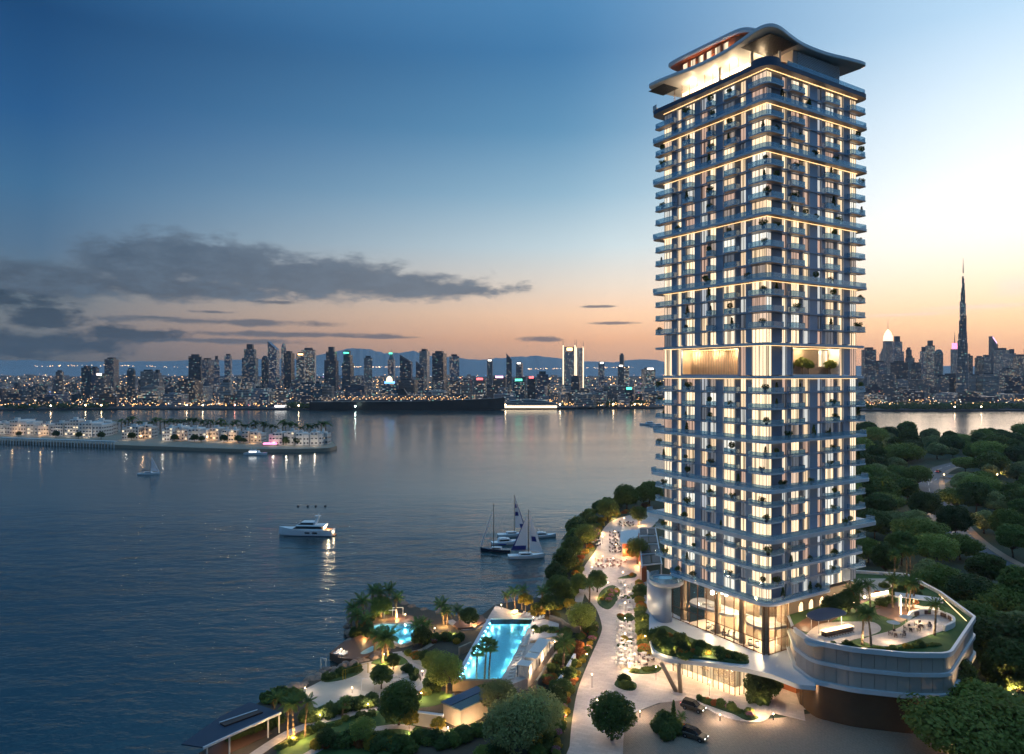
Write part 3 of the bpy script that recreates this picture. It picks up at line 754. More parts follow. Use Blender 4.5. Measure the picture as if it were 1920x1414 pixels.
for (z, fh, first, tall, bi) in floors:
    nfl += 1
    up = z > 76
    for ci, (face, kind, a0, a1) in enumerate(COLS):
        h = fh - .42; zz = z + .06
        mid = (a0+a1)/2
        if tall:
            if face == 'L' and sl(1377) < mid < sl(1277): continue
            if face == 'R' and tr(1482) < mid < tr(1575): continue
        if kind in ('pier', 'blank'): continue
        if kind == 'bay':
            # lit french window on part of the bay, wall panel beside it
            if face == 'L': w0, w1 = (a0, a1) if ci == 3+1 else (a0, a0+(a1-a0)*.66) if ci == 6+1 else (a0+(a1-a0)*.38, a1)
            else: w0, w1 = a0, a0 + (a1-a0)*.66
            if face == 'L': q0, q1 = (a0, a1) if ci == 4 else (a0, a0+(a1-a0)*.66) if ci == 7 else (a0, a0+(a1-a0)*.75)
            else: q0, q1 = a0-1.4, a1-1.6
            pane(face, kind, w0, w1, zz, h, M['win'])
            if not first and not tall:
                bal(face, q0, q1, z)
                if r4.random() < .50:
                    PLANT_SPOTS.append((*fpt(face, q0 + (q1-q0)*r4.uniform(.3, .7), 1.05), z, 'balcony', face, ci, nfl))
        elif kind == 'side': pane(face, kind, a0+.03, a1-.03, zz, h, M['winnarrow'], name='side_window')
        elif kind == 'dim': pane(face, kind, a0+.03, a1-.03, zz, h, M['windim'], name='side_window')
        elif kind == 'corner': pane(face, kind, a0 if face == 'L' else a0, a1, zz, h, M['winbright'] if not up else M['win'], out=-.1)
        elif kind == 'end': pane(face, kind, a0, a1, zz, h, M['win'], out=-.2)
    # thin slab edge at each floor
    if not first:
        mm = MB(); mm.wall([(0.02, TDP), (0.02, .02), (TWD, .02)], z-.30, z+.04, -.5)
        mm.build('slab_edge', M['pier'], tower)
    if not first and not tall:
        corner_balcony(z); end_balcony('L', z); end_balcony('R', z)
        if r4.random() < .7: PLANT_SPOTS.append((-1.0, -1.0 + r4.uniform(-.2, 1.5), z, 'corner', 'C', 0, nfl))
        if r4.random() < .35: PLANT_SPOTS.append((2.0, -1.05, z, 'corner right', 'C', 1, nfl))
        if r4.random() < .45: PLANT_SPOTS.append((-.9, TDP + r4.uniform(-1.5, .8), z, 'left end', 'E', 0, nfl))
        if r4.random() < .5: PLANT_SPOTS.append((TWD + r4.uniform(-.8, .8), -.9, z, 'right end', 'E', 1, nfl))
# corner return: short post at the corner itself
# curved floor bands with light strips
def band_outline(d, le, re_, rad=2.6):
    return fillet([(-d, TDP+le), (-d, -d), (TWD+re_, -d), (TWD+re_, TDP+le)], [2.2, rad, 1.6, 1.0], 8)
for bi, z in enumerate(BANDS[:-1]):
    d, le, re_, th, mb_ = 1.9, 3.0, 2.2, .5, M['band']
    if bi == 2: d, le, re_, th, mb_ = 2.7, 4.6, 4.6, .85, M['band_white']
    elif bi == 3: d, le, re_, th = 2.2, 3.4, 2.6, .7
    elif bi == 0: d, le, re_, th = 1.7, -3.0, -12.0, .6
    elif bi == 1: d, le, re_, th, mb_ = 1.5, 1.0, 1.0, .45, M['band']
    if bi in (5, 6): d = 1.2
    o = band_outline(d, le, re_, 3.6 if bi in (0, 2) else 2.4)
    mm = MB(); mm.prism(o, z-th, z+.04, 0, 0, 1)
    b = mm.build('floor_band', [mb_, M['soffit']], tower)
    L = MB(); L.wall([(-.16, TDP - (2.5 if bi == 0 else .1)), (-.16, -.16), (TWD-.1 - (12 if bi == 0 else 0), -.16)], z-th-.09, z-th-.02, -.1)
    if bi != 1: L.build('light_strip', M['led'], b)
    if bi not in (5, 6):
        e = d-.25; E = fillet([(.3, TDP+le-.2), (-e, TDP+le-.2), (-e, -e), (TWD+re_-.2, -e), (TWD+re_-.2, .3)], [0, 2.0, 2.3 if bi not in (0, 2) else 3.5, 1.4, 0], 8)
        # balustrade in lengths with gaps at the wide piers
        g = MB(); g.wall(E, z+.05, z+1.12, .035); g.build('glass_balustrade', M['glass_blue'], b)
        for q in range(5):
            a = r4.uniform(2, 28)
            if r4.random() < .5: PLANT_SPOTS.append((-e+.5, a, z+.05, 'band', 'L', q, nfl+bi))
            else: PLANT_SPOTS.append((a, -e+.5, z+.05, 'band', 'R', q, nfl+bi))
# tall floor: timber-lined opening on the left face, planted hall on the right face
zt = BANDS[5]; zc = BANDS[6]-.62
a0, a1 = sl(1387), sl(1278)
mm = MB(); x0, x1 = -.25, 0
mm.box(-.25, a0, zt+.25, .2, a0+.25, zc, 0); mm.box(-.25, a1-.25, zt+.25, .2, a1, zc, 0); mm.box(-.25, a0+.25, zc-.35, .2, a1-.25, zc, 0); mm.box(-.25, a0+.25, zt+.05, .2, a1-.25, zt+.4, 0)
fr_ = mm.build('loggia_frame', M['pier'], tower)
nsl = 34
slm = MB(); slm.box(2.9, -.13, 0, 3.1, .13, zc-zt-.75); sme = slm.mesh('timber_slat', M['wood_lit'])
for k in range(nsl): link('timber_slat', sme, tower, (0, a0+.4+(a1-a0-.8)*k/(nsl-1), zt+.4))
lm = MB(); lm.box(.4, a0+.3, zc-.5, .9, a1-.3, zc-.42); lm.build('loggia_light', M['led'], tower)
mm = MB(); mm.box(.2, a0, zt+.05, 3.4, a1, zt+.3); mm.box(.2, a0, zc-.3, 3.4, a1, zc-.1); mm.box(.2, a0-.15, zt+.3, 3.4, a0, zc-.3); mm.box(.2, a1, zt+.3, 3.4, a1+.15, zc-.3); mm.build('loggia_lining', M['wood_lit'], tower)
b0, b1 = tr(1484), tr(1573)
mm = MB(); mm.box(b0, -.25, zt+.25, b0+.2, .2, zc); mm.box(b1-.2, -.25, zt+.25, b1, .2, zc); mm.box(b0+.2, -.25, zc-.3, b1-.2, .2, zc); mm.box(b0+.2, -.25, zt+.05, b1-.2, .2, zt+.45)
mm.build('loggia_frame', M['band_white'], tower)
mm = MB(); mm.box(b0+.2, 3.2, zt+.45, b0+4, 3.3, zc-.3); mm.build('hall_wall', M['white'], tower)
mm = MB(); mm.box(b0+4, 2.6, zt+.45, b1-.2, 2.7, zc-.3); mm.build('hall_wall', M['warmstone'], tower)
pane('R', 'win', b1-4.2, b1-.8, zt+2.2, 4.0, M['winbright'], out=-2.45)
mm = MB(); mm.box(b0, .2, zt+.05, b1, 3.4, zt+.44); mm.box(b0, .2, zc-.3, b1, 3.4, zc-.1); mm.box(b0-.15, .2, zt+.44, b0, 3.4, zc-.3); mm.box(b1, .2, zt+.44, b1+.15, 3.4, zc-.3); mm.build('hall_lining', M['white'], tower)
lm = MB(); lm.box(b0+.3, .4, zc-.4, b1-.3, .9, zc-.34); lm.build('loggia_light', M['led'], tower)
for y_ in (a0+2.5, (a0+a1)/2, a1-2.5): lamp((1.6, y_, zc-1.2), 130, parent=tower)  # unseen fill lamps added to brighten the timber lining
for x_ in (b0+2, b0+6, b1-2): lamp((x_, 1.2, zc-1.0), 100, parent=tower)  # unseen fill lamps added to brighten the planted hall
HALL_TREES = [(b0+1.0, 1.2, zt+.45, .24), (b0+5.6, 1.3, zt+.45, .33), (b0+7.6, 1.1, zt+.45, .27), (b1-1.6, 1.2, zt+.45, .28)]

# ---- roof terrace and canopies
d = 1.9
o = fillet([(-2.3, TDP+3.2), (-2.0, 5.5), (-2.3, -2.3), (5.5, -2.0), (TWD+2.4, -1.8), (TWD+2.4, TDP), (TWD-2, TDP+3.2)], [3.4, 7.0, 4.0, 7.0, 2.2, 2, 1], 8)
mm = MB(); mm.prism(o, ZTOP-.05, ZTOP+1.0, 0, 0, 1)
rb = mm.build('roof_band', [M['roofblue'], M['soffit']], tower)
L = MB(); L.wall([(-.16, TDP-.1), (-.16, -.16), (TWD-.1, -.16)], ZTOP-.16, ZTOP-.08, -.1); L.build('light_strip', M['led'], rb)
E = fillet([(-1.9, TDP+2.6), (-1.9, 4.5), (-1.5, 0), (0, -1.5), (4.5, -1.9), (TWD+2.0, -1.5), (TWD+2.0, 9)], [0, 3, 2, 2, 3, 1.5, 0], 6)
g = MB(); g.wall(E[len(E)//2+8:], ZTOP+1.0, ZTOP+2.1, .04); g.build('glass_balustrade', M['glass_blue'], rb)
g = MB(); g.wall([(-1.6, TDP+1), (-1.3, TDP+2.6), (1.5, TDP+2.8)], ZTOP+1.0, ZTOP+2.6, .05); g.build('glass_screen', M['white'], rb)
# raised band along the left edge and round plunge pool at the nose
mm = MB(); mm.lathe([(3.1, 0), (3.1, 1.3), (2.8, 1.3), (2.8, 1.05)], 28, (1.6, 1.6, ZTOP+1.0)); mm.build('plunge_pool', M['roofblue'], tower, smooth=False)
# penthouse glass hall (level 1), set back from the left face
ZP = ZTOP + 1.0; ZR = 143.2
hall = fillet([(2.6, TDP+.6), (2.6, 9.5), (11, 9.5), (11, TDP+.6)], [2.5, .6, .3, .3], 6)
mm = MB(); mm.prism(hall, ZP, ZR-.7, top=False, bot=False); mm.build('hall_glass', M['glass_clear'], tower)
mm = MB(); mm.box(6.3, 10.2, ZP, 10.8, TDP, ZR-.8); mm.build('hall_core', M['ceilglow'], tower)  # the core itself glows, standing in for a lit interior
for k in range(9):
    mm = MB(); y_ = 10 + k*2.55; mm.box(2.62, y_, ZP, 2.72, y_+.09, ZR-.7); mm.build('mullion', M['bronze'], tower)
for (x_, y_) in ((3.2, 6.5), (3.2, 16), (8, 2.8)):
    mm = MB(); mm.tube((x_, y_, ZP), (x_, y_, ZR-.6), .32, .32, 12); mm.build('column', M['white'], tower, smooth=True)
# lattice-clad block on the right face
bx0, bx1 = tr(1493), tr(1580)
mm = MB(); mm.box(bx0, .9, ZP, bx1, 14, ZR-.6); blk = mm.build('lattice_block', M['panelA'], tower)
lt = MB(); n_i, n_j = 40, 20
w_ = (bx1-bx0-1.6)/n_i; hh = (ZR-.6-ZP)/n_j
for i in range(n_i):
    for j in range(n_j):
        if (i+j) % 2 == 0: lt.box(bx0+1.5+i*w_+.02, .72, ZP+j*hh+.02, bx0+1.5+(i+1)*w_-.02, .9, ZP+(j+1)*hh-.02)
tag(lt.build('lattice_tile', M['band_white'], blk), kind='stuff')
mm = MB(); mm.tube((tr(1489), 3.6, ZP), (tr(1489), 3.6, ZP+3.4), 1.3, 1.3, 20); mm.build('bar_drum', M['copper'], tower, smooth=True)
mm = MB(); mm.box(11.2, 6.0, ZP, bx0-.2, 13, ZR-.7); mm.build('service_core', M['warmstone'], tower)
# main canopy: flat wing with a rounded nose and flared tips
wing = [(-2.0, TDP+3.2), (-2.8, TDP+.8), (-2.3, TDP-4), (-1.0, 20), (-.9, 12), (-1.9, 6), (-3.0, 1.2), (-3.0, -1.6), (-1.7, -3.0), (1.2, -3.0), (6, -1.9), (12, -.9), (20, -.9), (TWD-6, -1.9), (TWD-1.0, -2.4), (TWD+.6, -1.6), (TWD+.6, 2), (TWD, 12), (TWD, TDP), (18, TDP+2), (4, TDP+4)]
wing = smooth_closed(wing, 4)
mm = MB()
inn = [(16+(p[0]-16)*.985, 15+(p[1]-15)*.985) for p in wing]
A = [(p[0], p[1], ZR) for p in wing]; B = [(p[0], p[1], ZR+.7) for p in wing]; Cc = [(p[0], p[1], ZR-.12) for p in inn]; Dd = [(p[0], p[1], ZR+.85) for p in inn]
mm.loft([Cc, A, B, Dd], 0)
mm.m[-2] = 1
cp = mm.build('roof_canopy', [M['whitegloss'], M['white']], tower)
# slatted soffit fields under the canopy
sl_ = MB(); sl_.box(0, -.07, 0, 9.5, .07, .12); sm_ = sl_.mesh('soffit_slat', M['dark'])
for k in range(22): link('soffit_slat', sm_, cp, (-.6+.0*k, -1.2+k*.36, ZR-.5), R(0))
sl_ = MB(); sl_.box(0, -.07, 0, 5.2, .07, .12); sm_ = sl_.mesh('soffit_slat', M['dark'])
for k in range(16): link('soffit_slat', sm_, cp, (-1.6, TDP-1.5+k*.36, ZR-.5))
# upper pavilion (level 2) with timber soffit
ZU = ZR + 1.0; ZV = 151.0
up_ = fillet([(6.7, TDP+2), (6.7, 13.0), (18, 13.0), (18, TDP+2)], [2.5, 2.0, 1, 1], 6)
mm = MB(); mm.prism(up_, ZU, ZV-.5, bot=False, top=False); mm.build('pavilion_wall', M['copper'], tower)
for k in range(6):
    pane('L', 'w', 16.4+k*2.7, 17.9+k*2.7, ZU, 5.9, M['winbright'], out=-6.62)
ur = smooth_closed([(6.2, TDP+4.5), (5.0, TDP+2.0), (5.2, TDP-6), (5.6, 19), (6.2, 13), (8.4, 11.0), (13, 10.6), (19, 11.4), (20.5, 16), (20.5, TDP), (18, TDP+4.5), (11, TDP+5)], 5)
mm = MB(); inn = [(12.5+(p[0]-12.5)*.95, 22+(p[1]-22)*.97) for p in ur]
mm.loft([[(p[0], p[1], ZV-.45) for p in inn], [(p[0], p[1], ZV-.1) for p in ur], [(p[0], p[1], ZV+.55) for p in ur], [(p[0], p[1], ZV+.8) for p in inn]], 0); mm.m[-2] = 1
mm.build('upper_canopy', [M['band_white'], M['orangewall']], tower)
# light inside the rooftop halls
for (x_, y_) in ((4.4, 13), (4.4, 19), (4.4, 26), (6, 6)): lamp((x_, y_, ZR-1.6), 150, parent=tower)
for y_ in (16, 22, 28): lamp((5.9, y_, ZV-2.9), 26, col=(1, .66, .36), parent=tower)

# ---- lobby: glass hall between the deck and the lowest band
ZD = 7.5; ZL = BANDS[0]-.62
lob = [(.4, sl(1258)), (.4, .4), (tr(1480), .4)]
g = MB(); g.wall([(lob[0][0], lob[0][1]), (.4, 2.2), (.6, 1.0), (1.0, .6), (2.2, .4), lob[2]], ZD, ZL, .05); g.build('lobby_glass', M['glass_clear'], tower)
mm = MB()
for k in range(11): s_ = .9 + (lob[0][1]-1.2)*k/10; mm = MB(); mm.box(.26, s_-.06, ZD, .44, s_+.06, ZL); mm.build('mullion', M['bronze'], tower)
for k in range(4): t_ = 1.2 + (lob[2][0]-1.4)*k/3; mm = MB(); mm.box(t_-.06, .26, ZD, t_+.06, .44, ZL); mm.build('mullion', M['bronze'], tower)
for zz in (ZD+.05, ZD+3.0, ZL-.2):
    mm = MB(); mm.box(.28, 1.0, zz, .42, lob[0][1], zz+.14); mm.build('transom', M['bronze'], tower)
    mm = MB(); mm.box(1.0, .28, zz, lob[2][0], .42, zz+.14); mm.build('transom', M['bronze'], tower)
for (x_, y_) in ((1.7, 1.7), (1.9, 8.2), (1.9, 15.5), (1.9, sl(1272)), (8.5, 1.8)):
    mm = MB(); mm.tube((x_, y_, ZD), (x_, y_, ZL), .75, .75, 16); mm.build('column', M['warmstone'], tower, smooth=True)
mm = MB(); mm.box(6.5, 7.5, ZD, 7.0, 24, ZL); mm.build('lobby_wall', M['warmstone'], tower)
mm = MB(); mm.box(9.0, 6.4, ZD, 16, 6.9, ZL); mm.build('lobby_wall', M['warmstone'], tower)
mm = MB(); mm.prism([(.6, 1.0), (1.0, .7), (13, .7), (13, 24), (.6, 24)], ZD-.02, ZD+.05); mm.build('lobby_floor', M['sandpave'], tower)
mz = smooth_closed([(6.8, 9.5), (5.2, 10.5), (2.2, 13), (1.2, 18), (1.3, 24), (6.8, 24)], 4)
mm = MB(); mm.prism(mz, ZD+4.6, ZD+5.2); mm.build('mezzanine', M['band_white'], tower)
mz2 = smooth_closed([(12, 1.2), (6, 1.0), (2.6, 2.2), (1.6, 4.5), (2.6, 8), (6, 9.5), (9, 7)], 4)
mm = MB(); mm.prism(mz2, ZD+4.6, ZD+5.2); mm.build('mezzanine', M['white'], tower)
g = MB(); g.wall(mz2, ZD+5.2, ZD+6.2, .03, True); g.build('glass_balustrade', M['glass_clear'], tower)
mm = MB(); mm.prism([(.7, .8), (13, .8), (13, 24), (.7, 24)], ZL-.25, ZL-.1); mm.build('lobby_ceiling', M['ceilglow'], tower)  # whole ceiling is made to glow so the lobby looks lit
for k, (x_, y_, z_, r_) in enumerate(((4.5, 19.5, 4.6, .55), (4.2, 17.6, 3.8, .45), (4.6, 16.6, 3.0, .6), (3.6, 16.0, 2.4, .4), (4.4, 15.2, 3.4, .5), (4.0, 14.4, 2.0, .35), (3.4, 17, 1.4, .3))):
    mm = MB(); zc_ = ZL-.4-z_*.6; mm.ball((x_, y_, zc_), r_, 12); mm.tube((x_, y_, zc_), (x_, y_, ZL-.25), .02, .02, 4); tag(mm.build('pendant_lamp', M['lampwhite'], tower, smooth=True))
for (x_, y_, z_) in ((4, 5, 10), (4, 13, 10.5), (4, 20, 10.5), (9, 4, 10), (4, 4, 16), (4, 12, 16.5)): lamp((x_, y_, z_), 420, parent=tower)
# arched lit niches on the right face at garden level
for k, u_ in enumerate((1504, 1523, 1543, 1566, 1590)):
    t_ = tr(u_); mm = MB(); pts = [(-.75, 0), (.75, 0), (.75, 2.7)] + [(.75*math.cos(a), 2.7+.75*math.sin(a)) for a in [math.pi*j/8 for j in range(1, 8)]] + [(-.75, 2.7)]
    i = len(mm.v); mm.v += [(x, 0, z) for x, z in pts]; mm.f.append(tuple(range(len(pts)))); mm.m.append(0)
    A_ = [(x*1.18, -.12, z*1.05 if z > .1 else z) for x, z in pts]; B_ = [(x, -.12, z) for x, z in pts]
    for j in range(1, len(pts)):
        q = len(mm.v); mm.v += [A_[j-1] if j > 1 else A_[0], A_[j], B_[j], B_[j-1]]; mm.f.append((q, q+1, q+2, q+3)); mm.m.append(1)
        q = len(mm.v); mm.v += [B_[j-1], B_[j], (*B_[j][:1], 0, B_[j][2]), (B_[j-1][0], 0, B_[j-1][2])]; mm.f.append((q, q+1, q+2, q+3)); mm.m.append(1)
    mm.build('arched_niche', [M['archglow'], M['bronze']], tower, (t_, .33, 13.9))
mm = MB(); mm.box(tr(1482), .4, ZD, TWD-.5, 3.5, ZL); mm.build('garden_wall', M['warmstone'], tower)
# round pool balcony and blue curved wall at the left end of the tower
pc = TL(*G(1249, 1090, 17.6)); 
mm = MB(); mm.lathe([(3.6, 0), (4.3, .5), (4.3, 1.25), (4.0, 1.25), (4.0, .8)], 36, (pc[0], pc[1], 16.9)); mm.build('pool_balcony', M['band_white'], tower, smooth=False)
mm = MB(); mm.lathe([(4.0, 0), (3.98, .05)], 36, (pc[0], pc[1], 17.95)); mm.build('pool_water', M['poolwater'], tower)
g = MB(); g.wall([(pc[0]+4.15*math.cos(a), pc[1]+4.15*math.sin(a)) for a in [R(70+10*j) for j in range(26)]], 18.1, 19.3, .04); g.build('glass_balustrade', M['glass_blue'], tower)
mm = MB(); mm.wall(smooth_open([TL(*G(u_, v_, 7.5)) for u_, v_ in ((1213, 1136), (1221, 1152), (1233, 1164), (1246, 1168), (1259, 1166))], 6), 7.3, 17.0, .3); mm.build('curved_wall', M['pier'], tower, smooth=True)
tag(tower)
# ------------------------------------------------------------ podium and deck
POD = [(59.4, 146.5), (60.2, 140.0), (66.5, 136.1), (75.6, 133.6), (83.6, 133.4), (101.7, 153.6), (105.0, 171.4), (105.4, 186.6), (92.0, 190.0), TW(TWD, .6), TW(tr(1482), .6)]
PODr = fillet(POD, [3, 4.5, 12, 6.5, 5, 2.5, 4, 1, 1, 0, 0], 12)
pod = thing('garden_podium', 'curved grey panelled podium with white bands and planted roof terrace beside the tower', 'building', (75, 150, 0))
def pl(pts): return [(x-75, y-150) for x, y in pts]
def scale_poly(poly, f, c): return [(c[0]+(x-c[0])*f, c[1]+(y-c[1])*f) for x, y in poly]
pc_ = (82, 158)
PODl = pl(PODr)
def offset_poly(poly, d):
    n = len(poly); out = []
    A_ = sum(poly[k][0]*poly[(k+1)%n][1]-poly[(k+1)%n][0]*poly[k][1] for k in range(n)); sg = 1 if A_ > 0 else -1
    for k in range(n):
        a, b, c = poly[k-1], poly[k], poly[(k+1)%n]
        n1 = Vector((b[1]-a[1], -(b[0]-a[0]))); n2 = Vector((c[1]-b[1], -(c[0]-b[0])))
        if n1.length > 0: n1.normalize()
        if n2.length > 0: n2.normalize()
        q = n1+n2
        if q.length < 1e-6: q = n1
        q.normalize(); s_ = 1/max(.6, q.dot(n1) if n1.length else 1)
        out.append((b[0]+q.x*d*s_*sg, b[1]+q.y*d*s_*sg))
    return out
GZ = 15.2
m = MB(); m.prism(offset_poly(PODl, -.9), 0, 7.2); m.build('base_wall', M['blackbase'], pod)
m = MB(); m.prism(offset_poly(PODl, -.35), 7.2, GZ-.3); m.build('wall', M['concrete'], pod)
for z0, z1, d in ((7.2, 8.05, .35), (11.3, 11.95, .25), (15.0, 15.9, .3)):
    m = MB(); m.prism(offset_poly(PODl, d), z0, z1 if z0 < 14 else 15.05); m.build('band', M['band_white'], pod)
par = offset_poly(PODl, .3)
m = MB(); m.wall(par[:-1], 15.05, 15.95, .55 if sum(par[k][0]*par[(k+1)%len(par)][1]-par[(k+1)%len(par)][0]*par[k][1] for k in range(len(par))) > 0 else -.55); m.build('parapet', M['band_white'], pod)
# cladding panels on the curved front and right side
wl = offset_poly(PODl, -.30)
acc = 0; run = [wl[0]]
dense = []
for k in range(len(wl)-4):
    a, b = wl[k], wl[k+1]; n_ = max(1, int(math.hypot(b[0]-a[0], b[1]-a[1])/.4))
    for j in range(n_): dense.append((a[0]+(b[0]-a[0])*j/n_, a[1]+(b[1]-a[1])*j/n_))
lastk = 0; k = 0; acc = 0
while k < len(dense)-1:
    acc += math.hypot(dense[k+1][0]-dense[k][0], dense[k+1][1]-dense[k][1]); k += 1
    if acc > 1.95:
        seg = dense[lastk:k+1]
        if len(seg) > 2:
            s2 = [tuple(Vector(seg[0])*.98+Vector(seg[-1])*.02)] + seg[1:-1] + [tuple(Vector(seg[-1])*.98+Vector(seg[0])*.02)]
            for z0, z1 in ((8.08, 11.27), (11.98, 14.97)):
                mm = MB(); mm.wall(s2, z0, z1, -.1 if True else .1); mm.build('cladding_panel', M['panelA'], pod)
        lastk = k; acc = 0
# roof garden
gar = offset_poly(PODl, -.3)
m = MB(); m.prism(gar, GZ-.2, GZ); m.build('roof_lawn', M['lawn'], pod)
def gpod(pts, z=GZ): return pl(GG(pts, z))
m = MB(); m.prism(smooth_closed(gpod([(1508, 1196), (1520, 1212), (1560, 1210), (1600, 1200), (1650, 1184), (1640, 1168), (1600, 1166), (1540, 1170)]), 4), GZ+.0, GZ+.06); m.build('bar_terrace', M['paving'], pod)
m = MB(); m.prism(smooth_closed(gpod([(1618, 1199), (1655, 1212), (1690, 1208), (1740, 1192), (1775, 1180), (1787, 1166), (1770, 1156), (1735, 1152), (1708, 1162), (1680, 1180)]), 4), GZ+.0, GZ+.06); m.build('dining_terrace', M['paving'], pod)
m = MB(); m.prism(gpod([(1645, 1152), (1690, 1168), (1712, 1155), (1740, 1145), (1690, 1128), (1640, 1136)]), GZ+.0, GZ+.05); m.build('lounge_deck', M['timber'], pod)
m = MB(); m.prism(gpod([(1480, 1178), (1530, 1190), (1560, 1165), (1600, 1140), (1640, 1120), (1560, 1130)]), GZ, GZ+.045); m.build('timber_terrace', M['timber'], pod)
m = MB(); m.prism(gpod([(1590, 1110), (1640, 1128), (1690, 1115), (1660, 1085), (1610, 1085)]), GZ, GZ+.047); m.build('upper_terrace', M['sandpave'], pod)
# curved outdoor kitchen wall round the dining terrace
arc = smooth_open([G(1706, 1160, GZ+.6), G(1712, 1152, GZ+.6), G(1736, 1148, GZ+.6), G(1762, 1151, GZ+.6), G(1783, 1160, GZ+.6), G(1785, 1170, GZ+.6), G(1768, 1178, GZ+.6)], 5)
m = MB(); m.wall(pl(arc), GZ+.05, GZ+1.25, .5); m.build('curved_counter', M['white'], pod)
for k in (6, 10, 16, 19): 
    a, b = pl(arc)[k], pl(arc)[k+1]; m = MB(); m.obox(((a[0]+b[0])/2, (a[1]+b[1])/2-.1, GZ+.25), 1.3, .5, .8, math.atan2(b[1]-a[1], b[0]-a[0])); m.build('grill_niche', M['timber_dark'], pod)
# low planting wall along the front edge
tag(pod)
# front light strip on the far parapet
m = MB(); q = gpod([(1762, 1108), (1827, 1156)], 16.0); m.wall([(q[0][0]-.6, q[0][1]-.6), (q[1][0]-2.2, q[1][1]-.6)], 15.2, 15.32, .1); m.build('light_strip', M['led'], pod)

# entrance deck / canopy slab with planted edge (z 6.6 - 7.5)
deck = thing('entrance_deck', 'white curved canopy deck with planted edge on slanted columns in front of the lobby', 'canopy', (45, 150, 0))
DK = GG([(1222, 1128), (1217, 1160), (1217, 1195), (1223, 1222), (1250, 1235), (1330, 1243), (1400, 1254), (1450, 1266), (1496, 1284), (1530, 1287)], 7.4)
DKp = DK + [(62.5, 146.0), TW(8, 1.2), TW(1.2, 1.2), TW(1.2, 22)]
DKr = fillet(DKp, [1, 3, 6, 3, 2, 4, 5, 5, 2, .5, 0, 0, 0, 0], 5)
dl = lambda pts: [(x-45, y-150) for x, y in pts]
m = MB(); m.prism(dl(DKr), 6.55, 7.46); m.build('slab', M['band_white'], deck)
bedp = smooth_closed(GG([(1224, 1190), (1226, 1216), (1262, 1231), (1330, 1238), (1392, 1245), (1404, 1240), (1380, 1226), (1330, 1212), (1275, 1190), (1245, 1176)], 7.5), 4)
m = MB(); m.prism(dl(bedp), 7.46, 7.9); m.build('planting_bed', M['bed'], deck)
for (a, b) in (((1268, 1297), (1240, 1243)), ((1276, 1299), (1273, 1246))):
    p = G(*a); q = G(*b, 6.6); m = MB(); m.tube((p[0]-45, p[1]-150, 0), (q[0]-45, q[1]-150, 6.6), .45, .45, 14); m.build('column', M['warmstone'], deck, smooth=True)
p = G(1271, 1298); m = MB(); m.lathe([(1.7, 0.03), (1.6, .12)], 24, (p[0]-45, p[1]-150, 0)); m.build('column_base', M['paving'], deck)
# glass ground-floor hall below the deck
hall_p = [G(1262, 1258), G(1378, 1306), G(1428, 1293)]
hall = thing('ground_floor_hall', 'warm lit glass fronted ground floor hall under the white entrance deck', 'building', (hall_p[1][0], hall_p[1][1], 0))
hl = [(x-hall_p[1][0], y-hall_p[1][1]) for x, y in hall_p]
back = [(hl[2][0]+2, hl[2][1]+9), (hl[0][0]+9, hl[0][1]+6)]
m = MB(); m.wall([(hl[0][0]*.98+.3, hl[0][1]*.98+3.5), (1.2, 4.2), (hl[2][0]-.5, hl[2][1]+3.5)], 0.05, 6.5, .2); m.build('back_wall', M['wallglow'], hall)  # solid wall with glow put into it, standing in for interior light
m = MB(); m.prism([hl[0], hl[1], hl[2], *back], .035, .08); m.build('floor', M['sandpave'], hall)
def gw(a, b, n_):
    for k in range(n_):
        p = (a[0]+(b[0]-a[0])*k/n_, a[1]+(b[1]-a[1])*k/n_); q = (a[0]+(b[0]-a[0])*(k+1)/n_, a[1]+(b[1]-a[1])*(k+1)/n_)
        m = MB(); m.wall([p, q], .1, 6.5, .04); m.build('glass_pane', M['glass_clear'], hall)
        m = MB(); m.tube((*p, .05), (*p, 6.5), .07, .07, 6); m.build('mullion', M['bronze'], hall)
gw(hl[0], hl[1], 12); gw(hl[1], hl[2], 6)
r_ = random.Random(5); br = MB()
for row in range(14):
    for k in range(46):
        if r_.random() < .35 + .5*(k > 30): 
            t = (k + .5*(row % 2))/46
            if .12 < t < .3 or row < 3 and t < .8: continue
            x, y = hl[0][0]*(1-t), hl[0][1]*(1-t)
            br.obox((x+.35, y+.55, 1.6+row*.34), .34, .14, .3, math.atan2(-hl[0][1], -hl[0][0]))
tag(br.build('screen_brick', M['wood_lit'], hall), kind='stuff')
for k in range(4):
    t = (k+.5)/4; lamp((hl[0][0]*(1-t)+1.2, hl[0][1]*(1-t)+2.2, 5.2), 420, parent=hall)
lamp((hl[2][0]*.5+.3, hl[2][1]*.5+2.4, 5.2), 300, parent=hall)
# drop-off garage opening at the right
gar_ = thing('garage_entrance', 'recessed driveway entrance with glowing brown wall under the podium', 'entrance', (*G(1480, 1318), 0))
gx, gy = G(1480, 1318)
m = MB(); a, b = G(1425, 1293), G(1505, 1322); m.wall([(a[0]-gx+1, a[1]-gy+5), (b[0]-gx+1, b[1]-gy+5)], 0, 6.5, .3); m.build('wall', M['copper'], gar_)
m = MB(); m.wall([(b[0]-gx, b[1]-gy-1), (b[0]-gx+1.3, b[1]-gy+5)], 0, 6.5, .4); m.build('wall', M['blackbase'], gar_)
m = MB(); m.prism([(x-gx, y-gy) for x, y in GG([(1440, 1335), (1510, 1352), (1506, 1325), (1440, 1308)])], .02, .16); m.build('ramp', M['paving'], gar_)
lamp((b[0]-gx-3.0, b[1]-gy+3.2, 5.5), 160, parent=gar_)
